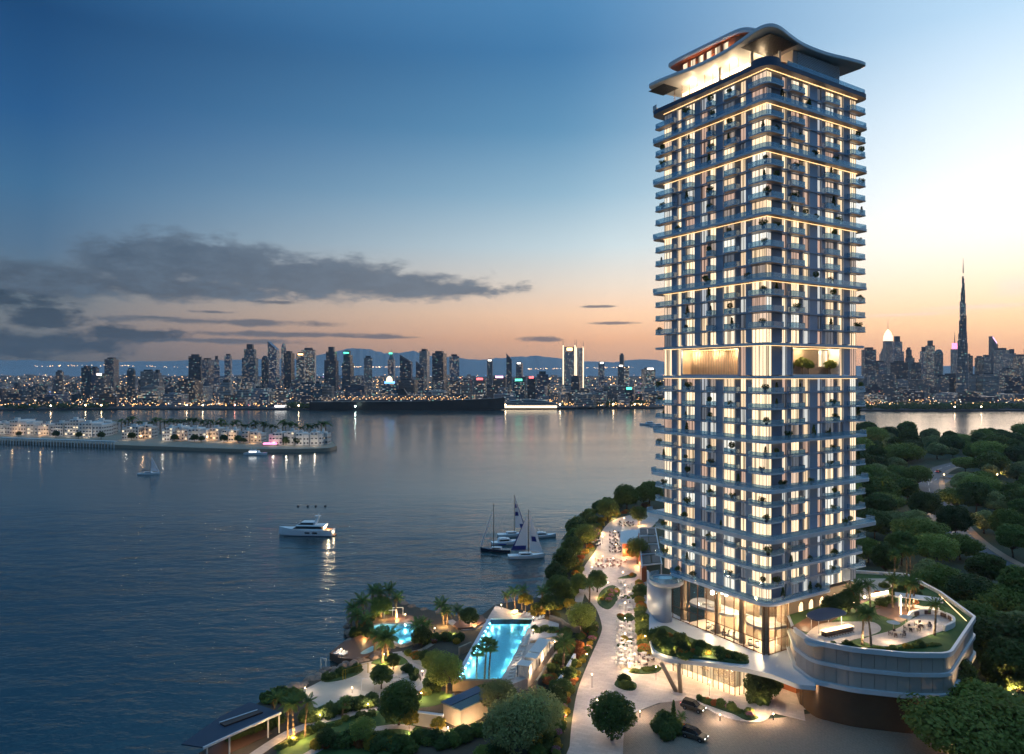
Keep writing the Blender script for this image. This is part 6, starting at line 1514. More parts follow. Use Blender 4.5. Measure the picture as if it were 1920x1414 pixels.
# car
def car_proto():
    o = thing('parked_car', 'car', 'car')
    def sect(prof, w0, w1): 
        A_ = [(x, -w0/2 if z < 1.0 else -w1/2, z) for x, z in prof]; B_ = [(x, w0/2 if z < 1.0 else w1/2, z) for x, z in prof]; return A_, B_
    m = MB(); prof = [(-2.4, .42), (-2.45, .75), (-2.38, 1.02), (-1.9, 1.08), (.95, 1.08), (1.9, 1.0), (2.3, .88), (2.42, .62), (2.35, .38), (1.9, .32), (-1.9, .32)]
    rings = []
    for y, f in ((-.98, .9), (-.9, 1.0), (.9, 1.0), (.98, .9)): rings.append([(x*(.985 if abs(y) > .95 else 1), y, .68+(z-.68)*f) for x, z in prof])
    m.loft(rings); m.build('body', M['carpaint'], o)
    m = MB(); cab = [(-2.25, 1.07), (-2.05, 1.62), (-1.7, 1.76), (.0, 1.80), (.35, 1.72), (1.15, 1.07)]
    m.loft([[(x*.97, -.84+.10*(z-1.07), z) for x, z in cab], [(x, -.6, z+.03*(z > 1.1)) for x, z in cab], [(x, .6, z+.03*(z > 1.1)) for x, z in cab], [(x*.97, .84-.10*(z-1.07), z) for x, z in cab]]); m.build('cabin_glass', M['cardark'], o)
    m = MB(); m.prism([(-1.95, -.68), (.1, -.68), (.25, 0), (.1, .68), (-1.95, .68)], 1.80, 1.86); m.build('roof', M['cardark'], o)
    for x in (-1.42, 1.45):
        for y in (-.93, .93):
            w = MB(); w.tube((x, y-.12, .38), (x, y+.12, .38), .38, .38, 18); wo_ = w.build('wheel', M['tyre'], o)
            w = MB(); sy = 1 if y > 0 else -1; w.tube((x, y+sy*.08, .38), (x, y+sy*.135, .38), .24, .22, 12); w.build('rim', M['rim'], wo_)
    for y in (-.68, .68):
        m = MB(); m.obox((2.36, y, .74), .1, .42, .14); m.build('headlight', M['whiteglow'], o)
        m = MB(); m.obox((-2.42, y, .82), .08, .3, .2); m.build('tail_light', M['lt_red'], o)
    m = MB(); m.box(2.38, -.42, .5, 2.46, .42, .68); m.build('grille', M['black'], o)
    for y in (-1.04, 1.04): m = MB(); m.obox((.7, y, 1.08), .18, .2, .14); m.build('mirror', M['cardark'], o)
    return proto(o)
CAR = car_proto()
x, y = G(1300, 1331); CAR.put((x, y, .01), R(-38), 1.02, 'bronze off-road car with black roof on the cobbled driveway', 'cars')
x, y = G(1302, 1384); CAR.put((x, y, .01), R(-38), 1.02, 'bronze off-road car at the very bottom edge of the driveway', 'cars')
for k, (u, v, a) in enumerate(((1760, 886, 35), (1806, 897, -10), (1822, 901, -12), (1868, 911, -12))): x, y = G(u, v); CAR.put((x, y, .04), R(a), 1.0, f'small distant car on the curving park road, {ord_[k+1]} from left', 'cars on the park road')
# ------------------------------------------------------------ lobby furniture
for k, (x, y, z) in enumerate(((2.4, 10.5, ZD+.05), (2.6, 12, ZD+.05), (2.3, 13.4, ZD+.05), (2.8, 15, ZD+.05), (2.4, 17, ZD+.05), (2.6, 19, ZD+.05), (2.5, 6.5, ZD+.05), (2.6, 5, ZD+.05))):
    wx, wy = TW(x, y); o = thing('exercise_machine', f'dark exercise machine behind the lobby glass, {ord_[k+1]} seen from left', 'gym machine', (wx, wy, z), TH+.4*k, 'gym machines in the lobby')
    m = MB(); m.box(-.4, -.9, 0, .4, .9, .22); m.build('base', M['dark'], o)
    m = MB(); m.tube((-.35, .8, .2), (-.35, .5, 1.4), .05, .05, 6); m.tube((.35, .8, .2), (.35, .5, 1.4), .05, .05, 6); m.box(-.4, .4, 1.3, .4, .6, 1.5); m.build('handle_frame', M['dark'], o)
for k in range(5):
    wx, wy = TW(3.0+.5*(k % 2), 15.5+k*1.2); LOU.put((wx, wy, ZD+5.22), TH+R(70), 1.0, f'brown lounger on the lobby mezzanine, {ord_[k+1]} of five', 'mezzanine loungers')
# ------------------------------------------------------------ roof garden
def gg(u, v): x, y = G(u, v, GZ); return (x, y, GZ+.05)
bar = thing('terrace_bar', 'long lit bar counter under a dark curved roof on the podium terrace', 'bar', gg(1570, 1188)); bx_, by_ = bar.location[:2]
ax = R(25)
m = MB(); m.obox((0, 0, 0), 8.0, 1.1, 1.0, ax); m.build('counter', M['timber_dark'], bar)
m = MB(); m.obox((0, 0, 1.001), 8.3, 1.4, .1, ax); m.build('counter_top', M['archglow'], bar)
rf = smooth_closed([(-5.2, 1.6), (-4.0, .3), (0, .6), (4.2, 1.2), (5.0, 3.4), (3.5, 5.4), (0, 5.6), (-4.2, 4.2)], 4); co_, si_ = math.cos(ax), math.sin(ax)
rf = [(x*co_-y*si_, x*si_+y*co_) for x, y in rf]
m = MB(); m.prism(rf, 3.0, 3.25); m.build('roof', M['roofblue'], bar)
for q in ((-3.8, 1.4), (3.6, 2.0), (-3, 4), (3, 4.8)): p = (q[0]*co_-q[1]*si_, q[0]*si_+q[1]*co_); m = MB(); m.tube((*p, 0), (*p, 3.0), .08, .08, 8); m.build('post', M['white'], bar)
lamp((.5*co_-1.4*si_, .5*si_+1.4*co_, 2.5), 110, parent=bar); lamp((-2.4*co_-1.2*si_, -2.4*si_+1.2*co_, 2.5), 90, parent=bar); lamp((2.6*co_-1.6*si_, 2.6*si_+1.6*co_, 2.5), 90, parent=bar)
stm = MB(); stm.tube((0,0,0), (0,0,.7), .03, .03, 6); stm.lathe([(.2, .7), (.2, .78)], 10); stm.lathe([(.2, 0), (.18, .03)], 10); stmm = stm.mesh('bar_stool', M['dark'])
for k in range(10):
    q = (-3.6+k*.8, -1.0); p = (bx_+q[0]*co_-q[1]*si_, by_+q[0]*si_+q[1]*co_); tag(link('bar_stool', stmm, None, (*p, GZ+.06)), f'dark bar stool at the terrace bar, {ord_[k+1]} from the left', 'bar stool', 'bar stools at the terrace bar')
dt = []
for k, (u, v) in enumerate(((1683, 1193), (1711, 1183), (1731, 1176))):
    x, y, z = gg(u, v); w = ['nearest', 'middle', 'farthest'][k]
    o = thing('dining_table', f'wooden dining table on the curved roof terrace, {w} of three', 'table', (x, y, z), .3*k, 'dining tables on the roof terrace')
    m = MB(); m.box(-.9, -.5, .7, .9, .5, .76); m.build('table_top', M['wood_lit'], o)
    for a in (-.8, .8):
        for b in (-.4, .4): m = MB(); m.box(a-.04, b-.04, 0, a+.04, b+.04, .7); m.build('leg', M['dark'], o)
    for q in range(5):
        a = q*1.26+.3; c = link('dining_chair', CHM['dark'], None, (x+1.45*math.cos(a), y+1.1*math.sin(a), z), a-math.pi/2, 1.1)
        tag(c, f'dark dining chair round the {w} roof terrace table', 'chair', 'dining chairs on the roof terrace')
for k, (u, v) in enumerate(((1675, 1186), (1698, 1175))):
    x, y, z = gg(u, v); o = thing('parasol', ['open cream parasol beside the nearest roof terrace table', 'open cream parasol beside the middle roof terrace table'][k], 'parasol', (x, y, z), 0, 'parasols on the roof terrace')
    m = MB(); m.tube((0,0,0), (0,0,2.3), .03, .03, 6); m.build('pole', M['wood_lit'], o); m = MB(); m.lathe([(1.3, 2.05), (.05, 2.5)], 12); m.build('canopy', M['fabric'], o)
pg = thing('garden_pavilion', 'low white lit canopy over a lounge at the back of the roof garden', 'pavilion', gg(1722, 1142)); 
m = MB(); m.obox((0, 0, 2.5), 9.5, 3.4, .22, R(-28)); m.build('roof', M['band_white'], pg)
for q in ((-4, -.5), (4, -.5), (-4, 1.2), (4, 1.2)): p = (q[0]*math.cos(R(-28))-q[1]*math.sin(R(-28)), q[0]*math.sin(R(-28))+q[1]*math.cos(R(-28))); m = MB(); m.tube((*p, 0), (*p, 2.5), .09, .09, 8); m.build('post', M['white'], pg)
m = MB(); m.obox((0, .8, 0), 7.5, .8, .5, R(-28)); m.build('sofa', M['fabric'], pg)
lamp((-1, -.5, 2.0), 130, parent=pg); lamp((2.5, -2, 2.0), 110, parent=pg)
m = MB(); m.tube((0,0,0), (0,0,4.2), .12, .12, 8); x, y, z = gg(1689, 1152); tag(m.build('light_column', M['lampglow'], None, (x, y, z)), 'tall glowing column lamp in the roof garden lounge', 'lamp')
m = MB(); m.box(-3, -.15, 0, 3, .15, .5); x, y, z = gg(1651, 1115); tag(m.build('light_wall', M['lampglow'], None, (x, y, z), R(25)), 'low glowing wall at the back of the roof garden', 'lamp')
for k, (u, v) in enumerate(((1621, 1128), (1600, 1138))):
    x, y, z = gg(u, v); m = MB(); m.ball((0,0,1.0), .28, 10); tag(m.build('globe_lamp', M['lampglow'], None, (x, y, z), smooth=True), ['bright globe lamp between the roof garden palms', 'smaller globe lamp beside the arched wall'][k], 'lamp'); lamp((x, y-.4, z+1.2), 80)
for k, (u, v, h, sc) in enumerate(((1616, 1209, 6.2, .8), (1633, 1216, 6.6, .85), (1752, 1191, 6.2, .85), (1632, 1144, 5.6, .75), (1612, 1146, 5.2, .8), (1674, 1140, 6.0, .8), (1704, 1148, 6.4, .85), (1712, 1140, 6.8, .85), (1698, 1142, 6.0, .75), (1676, 1092, 7.0, .8), (1700, 1088, 7.5, .85), (1708, 1090, 7.5, .8), (1590, 1148, 5.0, .75), (1606, 1150, 4.6, .7))):
    x, y, z = gg(u, v); palm('palm_tree', ['palm at the front of the podium terrace, left of the pair', 'palm at the front of the podium terrace, right of the pair', 'tall palm beside the curved counter at the right of the roof garden', 'palm beside the bright globe lamp', 'palm left of the bright globe lamp', 'palm on the roof garden lawn behind the lounge', 'palm before the lit canopy, left stem', 'palm before the lit canopy, tallest stem', 'palm at the left end of the lit canopy', 'palm beyond the roof garden, left of three', 'palm beyond the roof garden, middle of three', 'palm beyond the roof garden, right of three', 'palm by the arched niches, right', 'palm by the arched niches, shorter one'][k], (x, y, z-.1), h, sc, r8.uniform(0, 6), False, 'palms of the roof garden', 60+k, n=22)
for k, (u, v) in enumerate(((1560, 1160), (1575, 1155), (1590, 1148))):
    x, y, z = gg(u, v); NEAR[3].put((x, y, z-.1), k, .72, f'small leafy tree by the arched niches of the roof garden, {ord_[k+1]} from left', 'small trees of the roof garden')
for k in range(26):
    t = k/25; u = 1545+t*215; v = 1210+10*math.sin(t*3.1); x, y, z = gg(u, v-2); shrub(r8.choice(('green', 'dark', 'low', 'gold', 'light')), (x, y, z-.1), r8.uniform(.4, .75), f'along the front parapet of the roof garden, {ord_[k+1]} from left', 'shrubs along the roof garden parapet', r8)
for k in range(12):
    x, y, z = gg(1640+r8.uniform(0, 90), 1112+r8.uniform(-14, 24)); shrub(r8.choice(('green', 'dark', 'rust')), (x, y, z-.1), r8.uniform(.6, 1.0), f'at the back of the roof garden, {ord_[k+1]} of twelve', 'shrubs at the back of the roof garden', r8)
for (u, v, p) in ((1670, 1205, 70), (1745, 1190, 60), (1620, 1212, 50), (1705, 1152, 110), (1725, 1168, 60), (1680, 1160, 60), (1690, 1100, 90), (1640, 1120, 60), (1580, 1160, 60), (1510, 1172, 60)): x, y, z = gg(u, v); lamp((x, y, z+1.6), p)
# ------------------------------------------------------------ park trees on the right
rt = random.Random(15)
TK = ['round crowned', 'tall narrow', 'wide spreading', 'dark green', 'small pale']
bigs = [(1850, 1395, 1.0), (1895, 1330, .95), (1800, 1440, .95), (1860, 1255, 1.0), (1905, 1215, 1.0), (1835, 1210, .9), (1790, 1330, .8), (1880, 1430, 1.0), (1930, 1290, 1.1), (1740, 1105, .85), (1770, 1130, .9), (1690, 1060, 1.0), (1720, 1030, 1.05), (1640, 1010, 1.0), (1680, 1000, 1.0), (1800, 1050, .9), (1850, 1105, .9), (1750, 1065, .9), (1790, 1010, 1.0), (1845, 1000, 1.0), (1890, 1015, 1.0), (1920, 1160, 1.0), (1880, 1165, .95), (1820, 1150, .9), (1640, 940, 1.0), (1670, 930, 1.0), (1700, 945, 1.0), (1720, 915, 1.0), (1640, 890, 1.1), (1680, 885, 1.1), (1700, 868, 1.0), (1640, 860, 1.1), (1790, 958, 1.0), (1830, 962, 1.1), (1870, 968, 1.1), (1910, 970, 1.1), (1900, 1045, .9), (1660, 965, 1.0), (1735, 975, 1.0), (1715, 1000, .9), (1628, 1055, .8), (1660, 1085, .75)]
placed = []
road_pts = ROAD1 + ROAD2
def clear(p, r_): return all((p[0]-q[0])**2+(p[1]-q[1])**2 > r_*r_ for q in road_pts)
k = 0
for (u, v, s_) in bigs:
    x, y = G(u, v); placed.append((x, y)); TREES[k % 5].put((x, y, -.05), rt.uniform(0, 6), (s_*rt.uniform(.85, 1.1), s_*rt.uniform(.85, 1.1), s_*rt.uniform(.75, 1.0)), f'{TK[k % 5]} park tree right of the tower, {ord_[k+1]} in the near park', 'park trees right of the tower'); k += 1
def parkw(x, y, u):
    if min((x-q[0])**2+(y-q[1])**2 for q in road_pts) < 26**2: return 'beside the curving park road'
    if y > 640: return 'at the far waterside edge of the park'
    if u < 1680: return 'in the park wood close behind the tower'
    if y > 480: return 'in the wood between park road and water'
    return 'in the middle of the park wood'
n_try = 0
while len(placed) < 190 and n_try < 6000:
    n_try += 1
    v = 703 + 69*1310/rt.uniform(300, 735); u = rt.uniform(1560, 2050); x, y = G(u, v)
    if not inside((x, y), UP) or not clear((x, y), 17) or (u < 1625 and y < 330): continue
    if any((x-q[0])**2+(y-q[1])**2 < 13.5**2 for q in placed): continue
    placed.append((x, y)); s_ = rt.choice((.75, .9, 1.05, 1.2, 1.4))*rt.uniform(.92, 1.08)
    TREES[k % 5].put((x, y, -.05), rt.uniform(0, 6), (s_*1.05, s_*1.05, s_*rt.uniform(.85, 1.1)), f'{TK[k % 5]} tree {parkw(x, y, u)}', 'far park trees'); k += 1
for (u, v, p) in ((1838, 1300, 90), (1885, 1262, 90), (1800, 1405, 80), (1905, 1385, 70), (1842, 1180, 70), (1690, 1085, 70), (1640, 1040, 60)): x, y = G(u, v); lamp((x, y, 1.4), p, (1, .66, .3))  # lamps without fixtures, added to lighten the dark tree mass
# park lamps
for kk, (u, v) in enumerate(sorted(((1632, 845), (1690, 945), (1652, 862), (1870, 905), (1795, 1000), (1745, 960), (1640, 950), (1905, 1220), (1900, 1350), (1845, 1255), (1660, 1050), (1770, 905)), key=lambda q: -q[1])):
    x, y = G(u, v); o = thing('park_lamp', f'lit park lamp post among the trees, {ord_[kk+1]} nearest', 'lamp', (x, y, 0), 0, 'park lamps')
    m = MB(); m.tube((0,0,0), (0,0,5.0), .08, .05, 6); m.build('post', M['frame'], o); m = MB(); m.ball((0,0,5.2), .32, 8); m.build('lamp_head', M['lampglow'], o); lamp((0,0,5.8), 420, (1, .66, .32), .3, o)
plant_shrubs()
# ------------------------------------------------------------ boats
def hull(L, B, Hh, bow=.35, n=14, sheer=.25, draft=.5):
    """deck outline pointed at the bow (+x), flared sides; returns rings bottom -> deck"""
    def outl(f, z, sh):
        top = []
        for k in range(n+1):
            t = k/n; x = -L/2 + L*t; w = B/2*f*(1 - max(0, (t-(1-bow))/bow)**2.0)*(1-.12*(1-min(1, t*4)))
            top.append((x*(1 if f > .7 else .93), w, z+sh*sheer*max(0, t-.4)**1.5*2))
        return [(x, -w, z_) for x, w, z_ in top] + [(x, w, z_) for x, w, z_ in reversed(top)][1:]
    return [outl(.62, -draft, 0), outl(.9, .15, .2), outl(1.0, Hh, 1)]
yz = SEA
def boat_at(u, v): x, y = G(u, v, SEA); return (x, y, SEA)
# motor yacht
yt = thing('motor_yacht', 'large white motor yacht with dark window band and lit stern on open water', 'yacht', boat_at(574, 1003), R(176))
m = MB(); m.loft(hull(25, 6.0, 2.7, .42, sheer=1.1, draft=.8)); m.build('hull', M['whitegloss'], yt)
m = MB(); m.box(-12, -3.03, -.3, 9.0, 3.03, .25); m.build('boot_stripe', M['navy'], yt)
def cabin(name, par, x0, x1, z0, z1, w, rake0, rake1, mt, taper=.88):
    m = MB(); A_ = [(x0, -w/2, z0), (x1, -w/2, z0), (x1, w/2, z0), (x0, w/2, z0)]; B_ = [(x0+rake0, -w/2*taper, z1), (x1-rake1, -w/2*taper, z1), (x1-rake1, w/2*taper, z1), (x0+rake0, w/2*taper, z1)]
    m.loft([A_, B_]); return m.build(name, M[mt], par)
cabin('deckhouse', yt, -8.5, 5.8, 2.7, 3.2, 4.9, 0, .3, 'whitegloss'); cabin('window_band', yt, -8.2, 5.4, 3.2, 4.4, 4.7, .8, 2.0, 'cardark'); cabin('upper_deck', yt, -9.5, 4.2, 4.4, 4.9, 4.9, 0, .6, 'whitegloss')
cabin('bridge_window', yt, -4.0, 3.4, 4.9, 5.9, 3.8, .3, 2.2, 'cardark'); cabin('hardtop', yt, -5.0, 1.8, 5.9, 6.2, 3.9, 0, .4, 'whitegloss')
m = MB(); m.loft([[(-4.6, -1.6, 4.9), (-3.6, -1.6, 4.9), (-3.6, 1.6, 4.9), (-4.6, 1.6, 4.9)], [(-6.2, -1.2, 8.6), (-5.6, -1.2, 8.6), (-5.6, 1.2, 8.6), (-6.2, 1.2, 8.6)]]); m.build('radar_arch', M['whitegloss'], yt)
m = MB(); m.tube((-5.9, 0, 8.6), (-5.9, 0, 10.2), .08, .04, 6); m.box(-6.6, -1.0, 8.6, -4.2, 1.0, 8.75); m.ball((-6.0, .8, 9.2), .4, 10); m.build('mast', M['whitegloss'], yt)
m = MB(); m.box(-12, -2.4, 2.7, -8.6, 2.4, 2.8); m.build('aft_deck', M['teak'], yt)
m = MB(); m.box(-8.6, -2.0, 2.9, -8.5, 2.0, 4.3); m.build('saloon_door', M['archglow'], yt)
m = MB(); m.box(-13.6, -2.2, .2, -12, 2.2, .35); m.build('swim_platform', M['teak'], yt)
for x_ in (-2.6, -6.0): m = MB(); m.box(x_, -3.03, 1.2, x_+2.2, 3.03, 1.8); m.build('hull_window', M['cardark'], yt)
m = MB(); rail = [(12.2, 0, 4.4), (9, 1.6, 4.2), (5.5, 2.4, 3.9)]; m.path(rail, .05, 5); m.path([(x, -y, z) for x, y, z in rail], .05, 5); m.build('bow_rail', M['rim'], yt)
lamp((-10.2, 0, 4.1), 160, parent=yt); lamp((-12.6, 0, 1.6), 60, parent=yt)
# sailing boats
def sailboat(label, pos, rz, L, mast, hullm, sails, cabin_m='whitegloss', boom=True):
    o = thing('sailing_boat', label, 'sailboat', pos, rz, 'sailing boats'); B = L*.28
    m = MB(); m.loft(hull(L, B, L*.085, .5, sheer=.5, draft=.5)); m.build('hull', M[hullm], o)
    cabin('cabin', o, -L*.22, L*.18, L*.085, L*.15, B*.55, .3, .8, cabin_m); m = MB(); m.box(-L*.16, -B*.285, L*.1, L*.1, B*.285, L*.128); m.build('cabin_window', M['cardark'], o)
    m = MB(); m.tube((L*.06, 0, L*.08), (L*.06, 0, mast), .16, .11, 8); m.build('mast', M['dark'], o)
    if boom: m = MB(); m.tube((L*.06, 0, L*.22), (-L*.36, 0, L*.24), .08, .06, 6); m.build('boom', M['citygrey'], o)
    m = MB(); m.tube((L*.06, 0, mast), (L*.49, 0, L*.12), .025, .025, 4); m.tube((L*.06, 0, mast), (-L*.48, 0, L*.1), .025, .025, 4); m.tube((L*.06, 0, mast*.97), (L*.02, B*.45, L*.1), .02, .02, 4); m.tube((L*.06, 0, mast*.97), (L*.02, -B*.45, L*.1), .02, .02, 4); m.build('rigging', M['rim'], o)
    for s_ in sails: s_(o, L, mast)
    return o
def sail(pts, name='sail', mt='sail', bulge=.5, stripe=None):
    def f(o, L, mast):
        P_ = [Vector((x*L, 0, z*mast if z <= 1 else z)) for x, z in pts]; n = 8; m = MB(); rows = []
        for i in range(n+1):
            t = i/n; a = P_[0].lerp(P_[1], t); b = P_[0].lerp(P_[2], t); row = []
            for j in range(11):
                s_ = j/10; p = a.lerp(b, s_); p.y += bulge*math.sin(math.pi*s_)*math.sin(math.pi*min(1, t*1.0))*1.0; row.append(p)
            rows.append(row)
        for i in range(n):
            for j in range(10):
                m.quad(tuple(rows[i][j]), tuple(rows[i][j+1]), tuple(rows[i+1][j+1]), tuple(rows[i+1][j]), 1 if stripe and stripe(i, j) else 0)
        m.v = m.v + [(x, y+.03, z) for x, y, z in m.v]; nv = len(m.v)//2; fs = list(m.f)
        for q in fs: m.f.append(tuple(i+nv for i in reversed(q)))
        m.m = m.m + m.m
        m.build(name, [M['sail'], M['sailblue']], o)
    return f
def furl(p0, p1, r_, mt='sail', name='furled_sail'):
    def f(o, L, mast):
        m = MB(); a = Vector((p0[0]*L, 0, p0[1]*mast)); b = Vector((p1[0]*L, 0, p1[1]*mast)); m.tube(tuple(a), tuple(a.lerp(b, .5)), r_*.9, r_, 7); m.tube(tuple(a.lerp(b, .5)), tuple(b), r_, r_*.35, 7); m.build(name, M[mt], o)
    return f
sailboat('white sailing boat with bare mast alone on the left of the bay', boat_at(279, 890), R(12), 14.5, 17.5, 'whitegloss', [furl((.47, .1), (.12, .72), .42), furl((-.34, .19), (.02, .19), .3, 'dark'), furl((.1, .08), (.1, .36), .34), sail([(.1, .72), (.12, .16), (.44, .12)], bulge=.5)])
sailboat('navy hulled boat with bare mast, leftmost of the moored group', boat_at(929, 1034), R(172), 12.5, 19.5, 'navy', [furl((.48, .1), (.1, .82), .32), furl((-.36, .15), (.0, .15), .25, 'sailblue')])
sailboat('nearest sailing boat with white sails edged in blue', boat_at(987, 1046), R(6), 14.5, 19.0, 'whitegloss', [sail([(.03, .9), (.03, .16), (-.42, .16)], stripe=lambda i, j: j >= 9 or (i == 7 and j > 0)), sail([(.08, .95), (.46, .1), (.1, .14)], 'jib', stripe=lambda i, j: i == 5 and 3 <= j <= 7)])
sailboat('white boat with one tall sail striped in blue behind the moored group', boat_at(961, 1005), R(10), 13.5, 18.5, 'whitegloss', [sail([(.08, .95), (.09, .2), (.44, .18)], stripe=lambda i, j: j >= 9 or (i in (2, 4) and j < 6) or (i == 7 and j > 4), bulge=.8)])
def cruiser(label, pos, rz, L, glow=None, name='motor_boat'):
    o = thing(name, label, 'motorboat', pos, rz); B = L*.3
    m = MB(); m.loft(hull(L, B, L*.09, .45, sheer=.6, draft=.4)); m.build('hull', M['whitegloss'], o)
    cabin('cabin', o, -L*.3, L*.16, L*.09, L*.19, B*.72, .2, 1.0, 'whitegloss'); m = MB(); m.box(-L*.26, -B*.362, L*.12, L*.06, B*.362, L*.165); m.build('cabin_window', M['cardark'] if not glow else M[glow], o)
    cabin('flybridge', o, -L*.26, 0, L*.19, L*.215, B*.6, 0, .3, 'whitegloss'); m = MB(); m.tube((-L*.18, 0, L*.2), (-L*.22, 0, L*.34), .1, .05, 6); m.build('mast', M['whitegloss'], o); return o
cruiser('white motor cruiser moored behind the sailing boats by the quay', boat_at(1020, 1007), R(8), 11)
cruiser('white low cruiser wedged between the navy boat and blue sail', boat_at(950, 1020), R(15), 13)
yb = cruiser('white lit tour boat off the end of the island', boat_at(480, 853), R(-4), 21, 'whiteglow')
cruiser('blue white boat just left of the tower far across the bay', boat_at(1215, 797), R(175), 24)
cruiser('white yacht beside the blue boat left of the tower', boat_at(1232, 800), R(170), 20)
ex = thing('excursion_boat', 'excursion boat with pink lit upper deck by the island quay', 'boat', boat_at(510, 841), R(-2))
m = MB(); m.loft(hull(26, 6, 1.8, .3, sheer=.5, draft=.4)); m.build('hull', M['citygrey'], ex)
cabin('saloon', ex, -9, 7, 1.8, 4.0, 5.0, .3, 1.5, 'cardark'); m = MB(); m.box(-8, -2.4, 4.0, 4, 2.4, 5.6); m.build('upper_deck', M['pinkglow'], ex)
# buoys
bm = MB(); bm.lathe([(.5, -.3), (.7, .1), (.5, .5), (.1, .8)], 10); bmm = bm.mesh('buoy', M['dark'])
for k, u in enumerate((559, 577, 592, 610)): tag(link('buoy', bmm, None, boat_at(u, 950)), f'small dark buoy in a row behind the yacht, {ord_[k+1]} from left', 'buoy', 'buoys behind the yacht')
# big dark ship along the far shore
sp = thing('ocean_liner', 'long black hulled ocean liner moored along the far shore with deck lights', 'ship', boat_at(765, 769), 0)
m = MB(); m.loft(hull(395, 34, 17, .16, n=24, sheer=9, draft=1)); m.build('hull', M['black'], sp)
for (x0, x1, z0, z1, w, mt) in ((-150, 120, 17, 22, 30, 'cityC'), (-120, 95, 22, 27, 26, 'cityB'), (-40, 70, 27, 31, 22, 'cityC')): m = MB(); m.box(x0, -w/2, z0, x1, w/2, z1); m.build('deck', M[mt], sp)
m = MB(); m.loft([[(-20, -6, 31), (0, -6, 31), (0, 6, 31), (-20, 6, 31)], [(-24, -5, 44), (-8, -5, 44), (-8, 5, 44), (-24, 5, 44)]]); m.build('funnel', M['dark'], sp)
m = MB(); m.tube((90, 0, 27), (90, 0, 48), .8, .4, 6); m.tube((-125, 0, 20), (-140, 0, 40), .8, .4, 6); m.build('mast', M['citygrey'], sp)
m = MB()
for k in range(60): m.ball((-150+4.6*k+rnd.uniform(-1.5, 1.5), -15.2, 23+(k % 3)*2.4), .55, 6)
tag(m.build('deck_light', M['lt_warm'], sp), kind='stuff')
# floating glass pavilion boat and round terminal on the far shore
fe = thing('glass_ferry', 'low white lit ferry at the far shore left of the liner', 'ferry', boat_at(545, 767), 0)
m = MB(); m.loft(hull(78, 14, 4, .2, sheer=1, draft=.5)); m.build('hull', M['citypale'], fe); m = MB(); m.box(-32, -5, 4, 26, 5, 8); m.build('saloon', M['whiteglow'], fe); m = MB(); m.box(-30, -5.4, 8, 24, 5.4, 9); m.build('roof', M['citygrey'], fe)
rt_ = thing('round_pavilion', 'round terraced waterside pavilion with blue lit base on the far shore', 'building', boat_at(280, 762), 0)
m = MB(); m.lathe([(20, 0), (21, 3)], 24); m.build('base', M['blueglow'], rt_)
for k in range(4): m = MB(); m.lathe([(20-1.6*k, 3.2+4*k), (21-1.8*k, 6.4+4*k)], 24); m.build('storey', M['cityteal'], rt_)
# ------------------------------------------------------------ the island
IZ = 0.2
ISL = [G(u, v, IZ) for u, v in ((-300, 826), (0, 826), (100, 829), (210, 834), (330, 838), (450, 842), (560, 842), (618, 840), (632, 836), (622, 829), (560, 822), (440, 812), (200, 806), (-300, 800))]
m = MB(); m.prism(fillet(ISL, [0,0,0,0,0,0,5,8,6,5,0,0,0,0], 3), -6, IZ); tag(m.build('island', M['warmstone']), kind='structure')
ri = random.Random(3)
def island_block(u0, u1, vt, vb, label, warm=False):
    y = G((u0+u1)/2, vb, IZ)[1]; x0, x1 = (u0-CX)*y/FPX, (u1-CX)*y/FPX; h = (vb-vt)*y/FPX; w = x1-x0; d = w*ri.uniform(.7, 1.1)+4
    o = thing('apartment_block', label, 'building', ((x0+x1)/2, y, IZ), R(ri.uniform(-8, 10)), 'white apartment blocks on the island')
    wa = w*ri.uniform(.55, .7); left = ri.random() < .5
    m = MB(); m.box(-w/2, 0, 0, w/2, d, h*.86); a = -w/2 if left else w/2-wa; m.box(a, -1.2, 0, a+wa, d-1, h); m.build('wall', M['islandwall'], o)
    m = MB(); m.box(a+wa*.3, 2, h, a+wa*.7, 6, h+2.6); m.box(-w/2+.5, 1, h*.86, w/2-.5, 1.4, h*.86+1) ; m.build('roof_parapet', M['islandwall'], o)
    nf = max(3, int(h/3.4)); nb = max(3, int(w/3.0)); wm = MB(); bm_ = MB()
    for f in range(nf):
        z = h*(f+.35)/nf
        for b in range(nb):
            x = -w/2+w*(b+.5)/nb; fy = -1.2 if a <= x <= a+wa else 0
            if z+1.6 > (h if fy else h*.86): continue
            wm.box(x-.85, fy-.06, z, x+.85, fy+.2, z+1.5, 1 if ri.random() < (.28 if warm else .10) else 0)
        for b in range(max(2, int(d/3.2))):
            yy = d*(b+.5)/max(2, int(d/3.2)); sx = w/2 if not left else -w/2
            for sx in (w/2, -w/2): 
                if z+1.6 < h*.86: wm.box(sx-.2, yy-.7, z, sx+.2 if sx > 0 else sx-.26, yy+.7, z+1.5, 0)
        if f: bm_.box(a+wa*.15, -2.2, z-.5, a+wa*.85, -1.2, z+.35)
    tag(wm.build('window', [M['islandwin'], M['archglow']], o), kind='stuff'); tag(bm_.build('balcony', M['islandwall'], o), kind='stuff')
    lamp((0, -8, 4), 330 if warm else 150, (1, .6, .28) if warm else (1, .85, .66), .5, o)  # lamp without fixture, added in front to brighten the block's walls
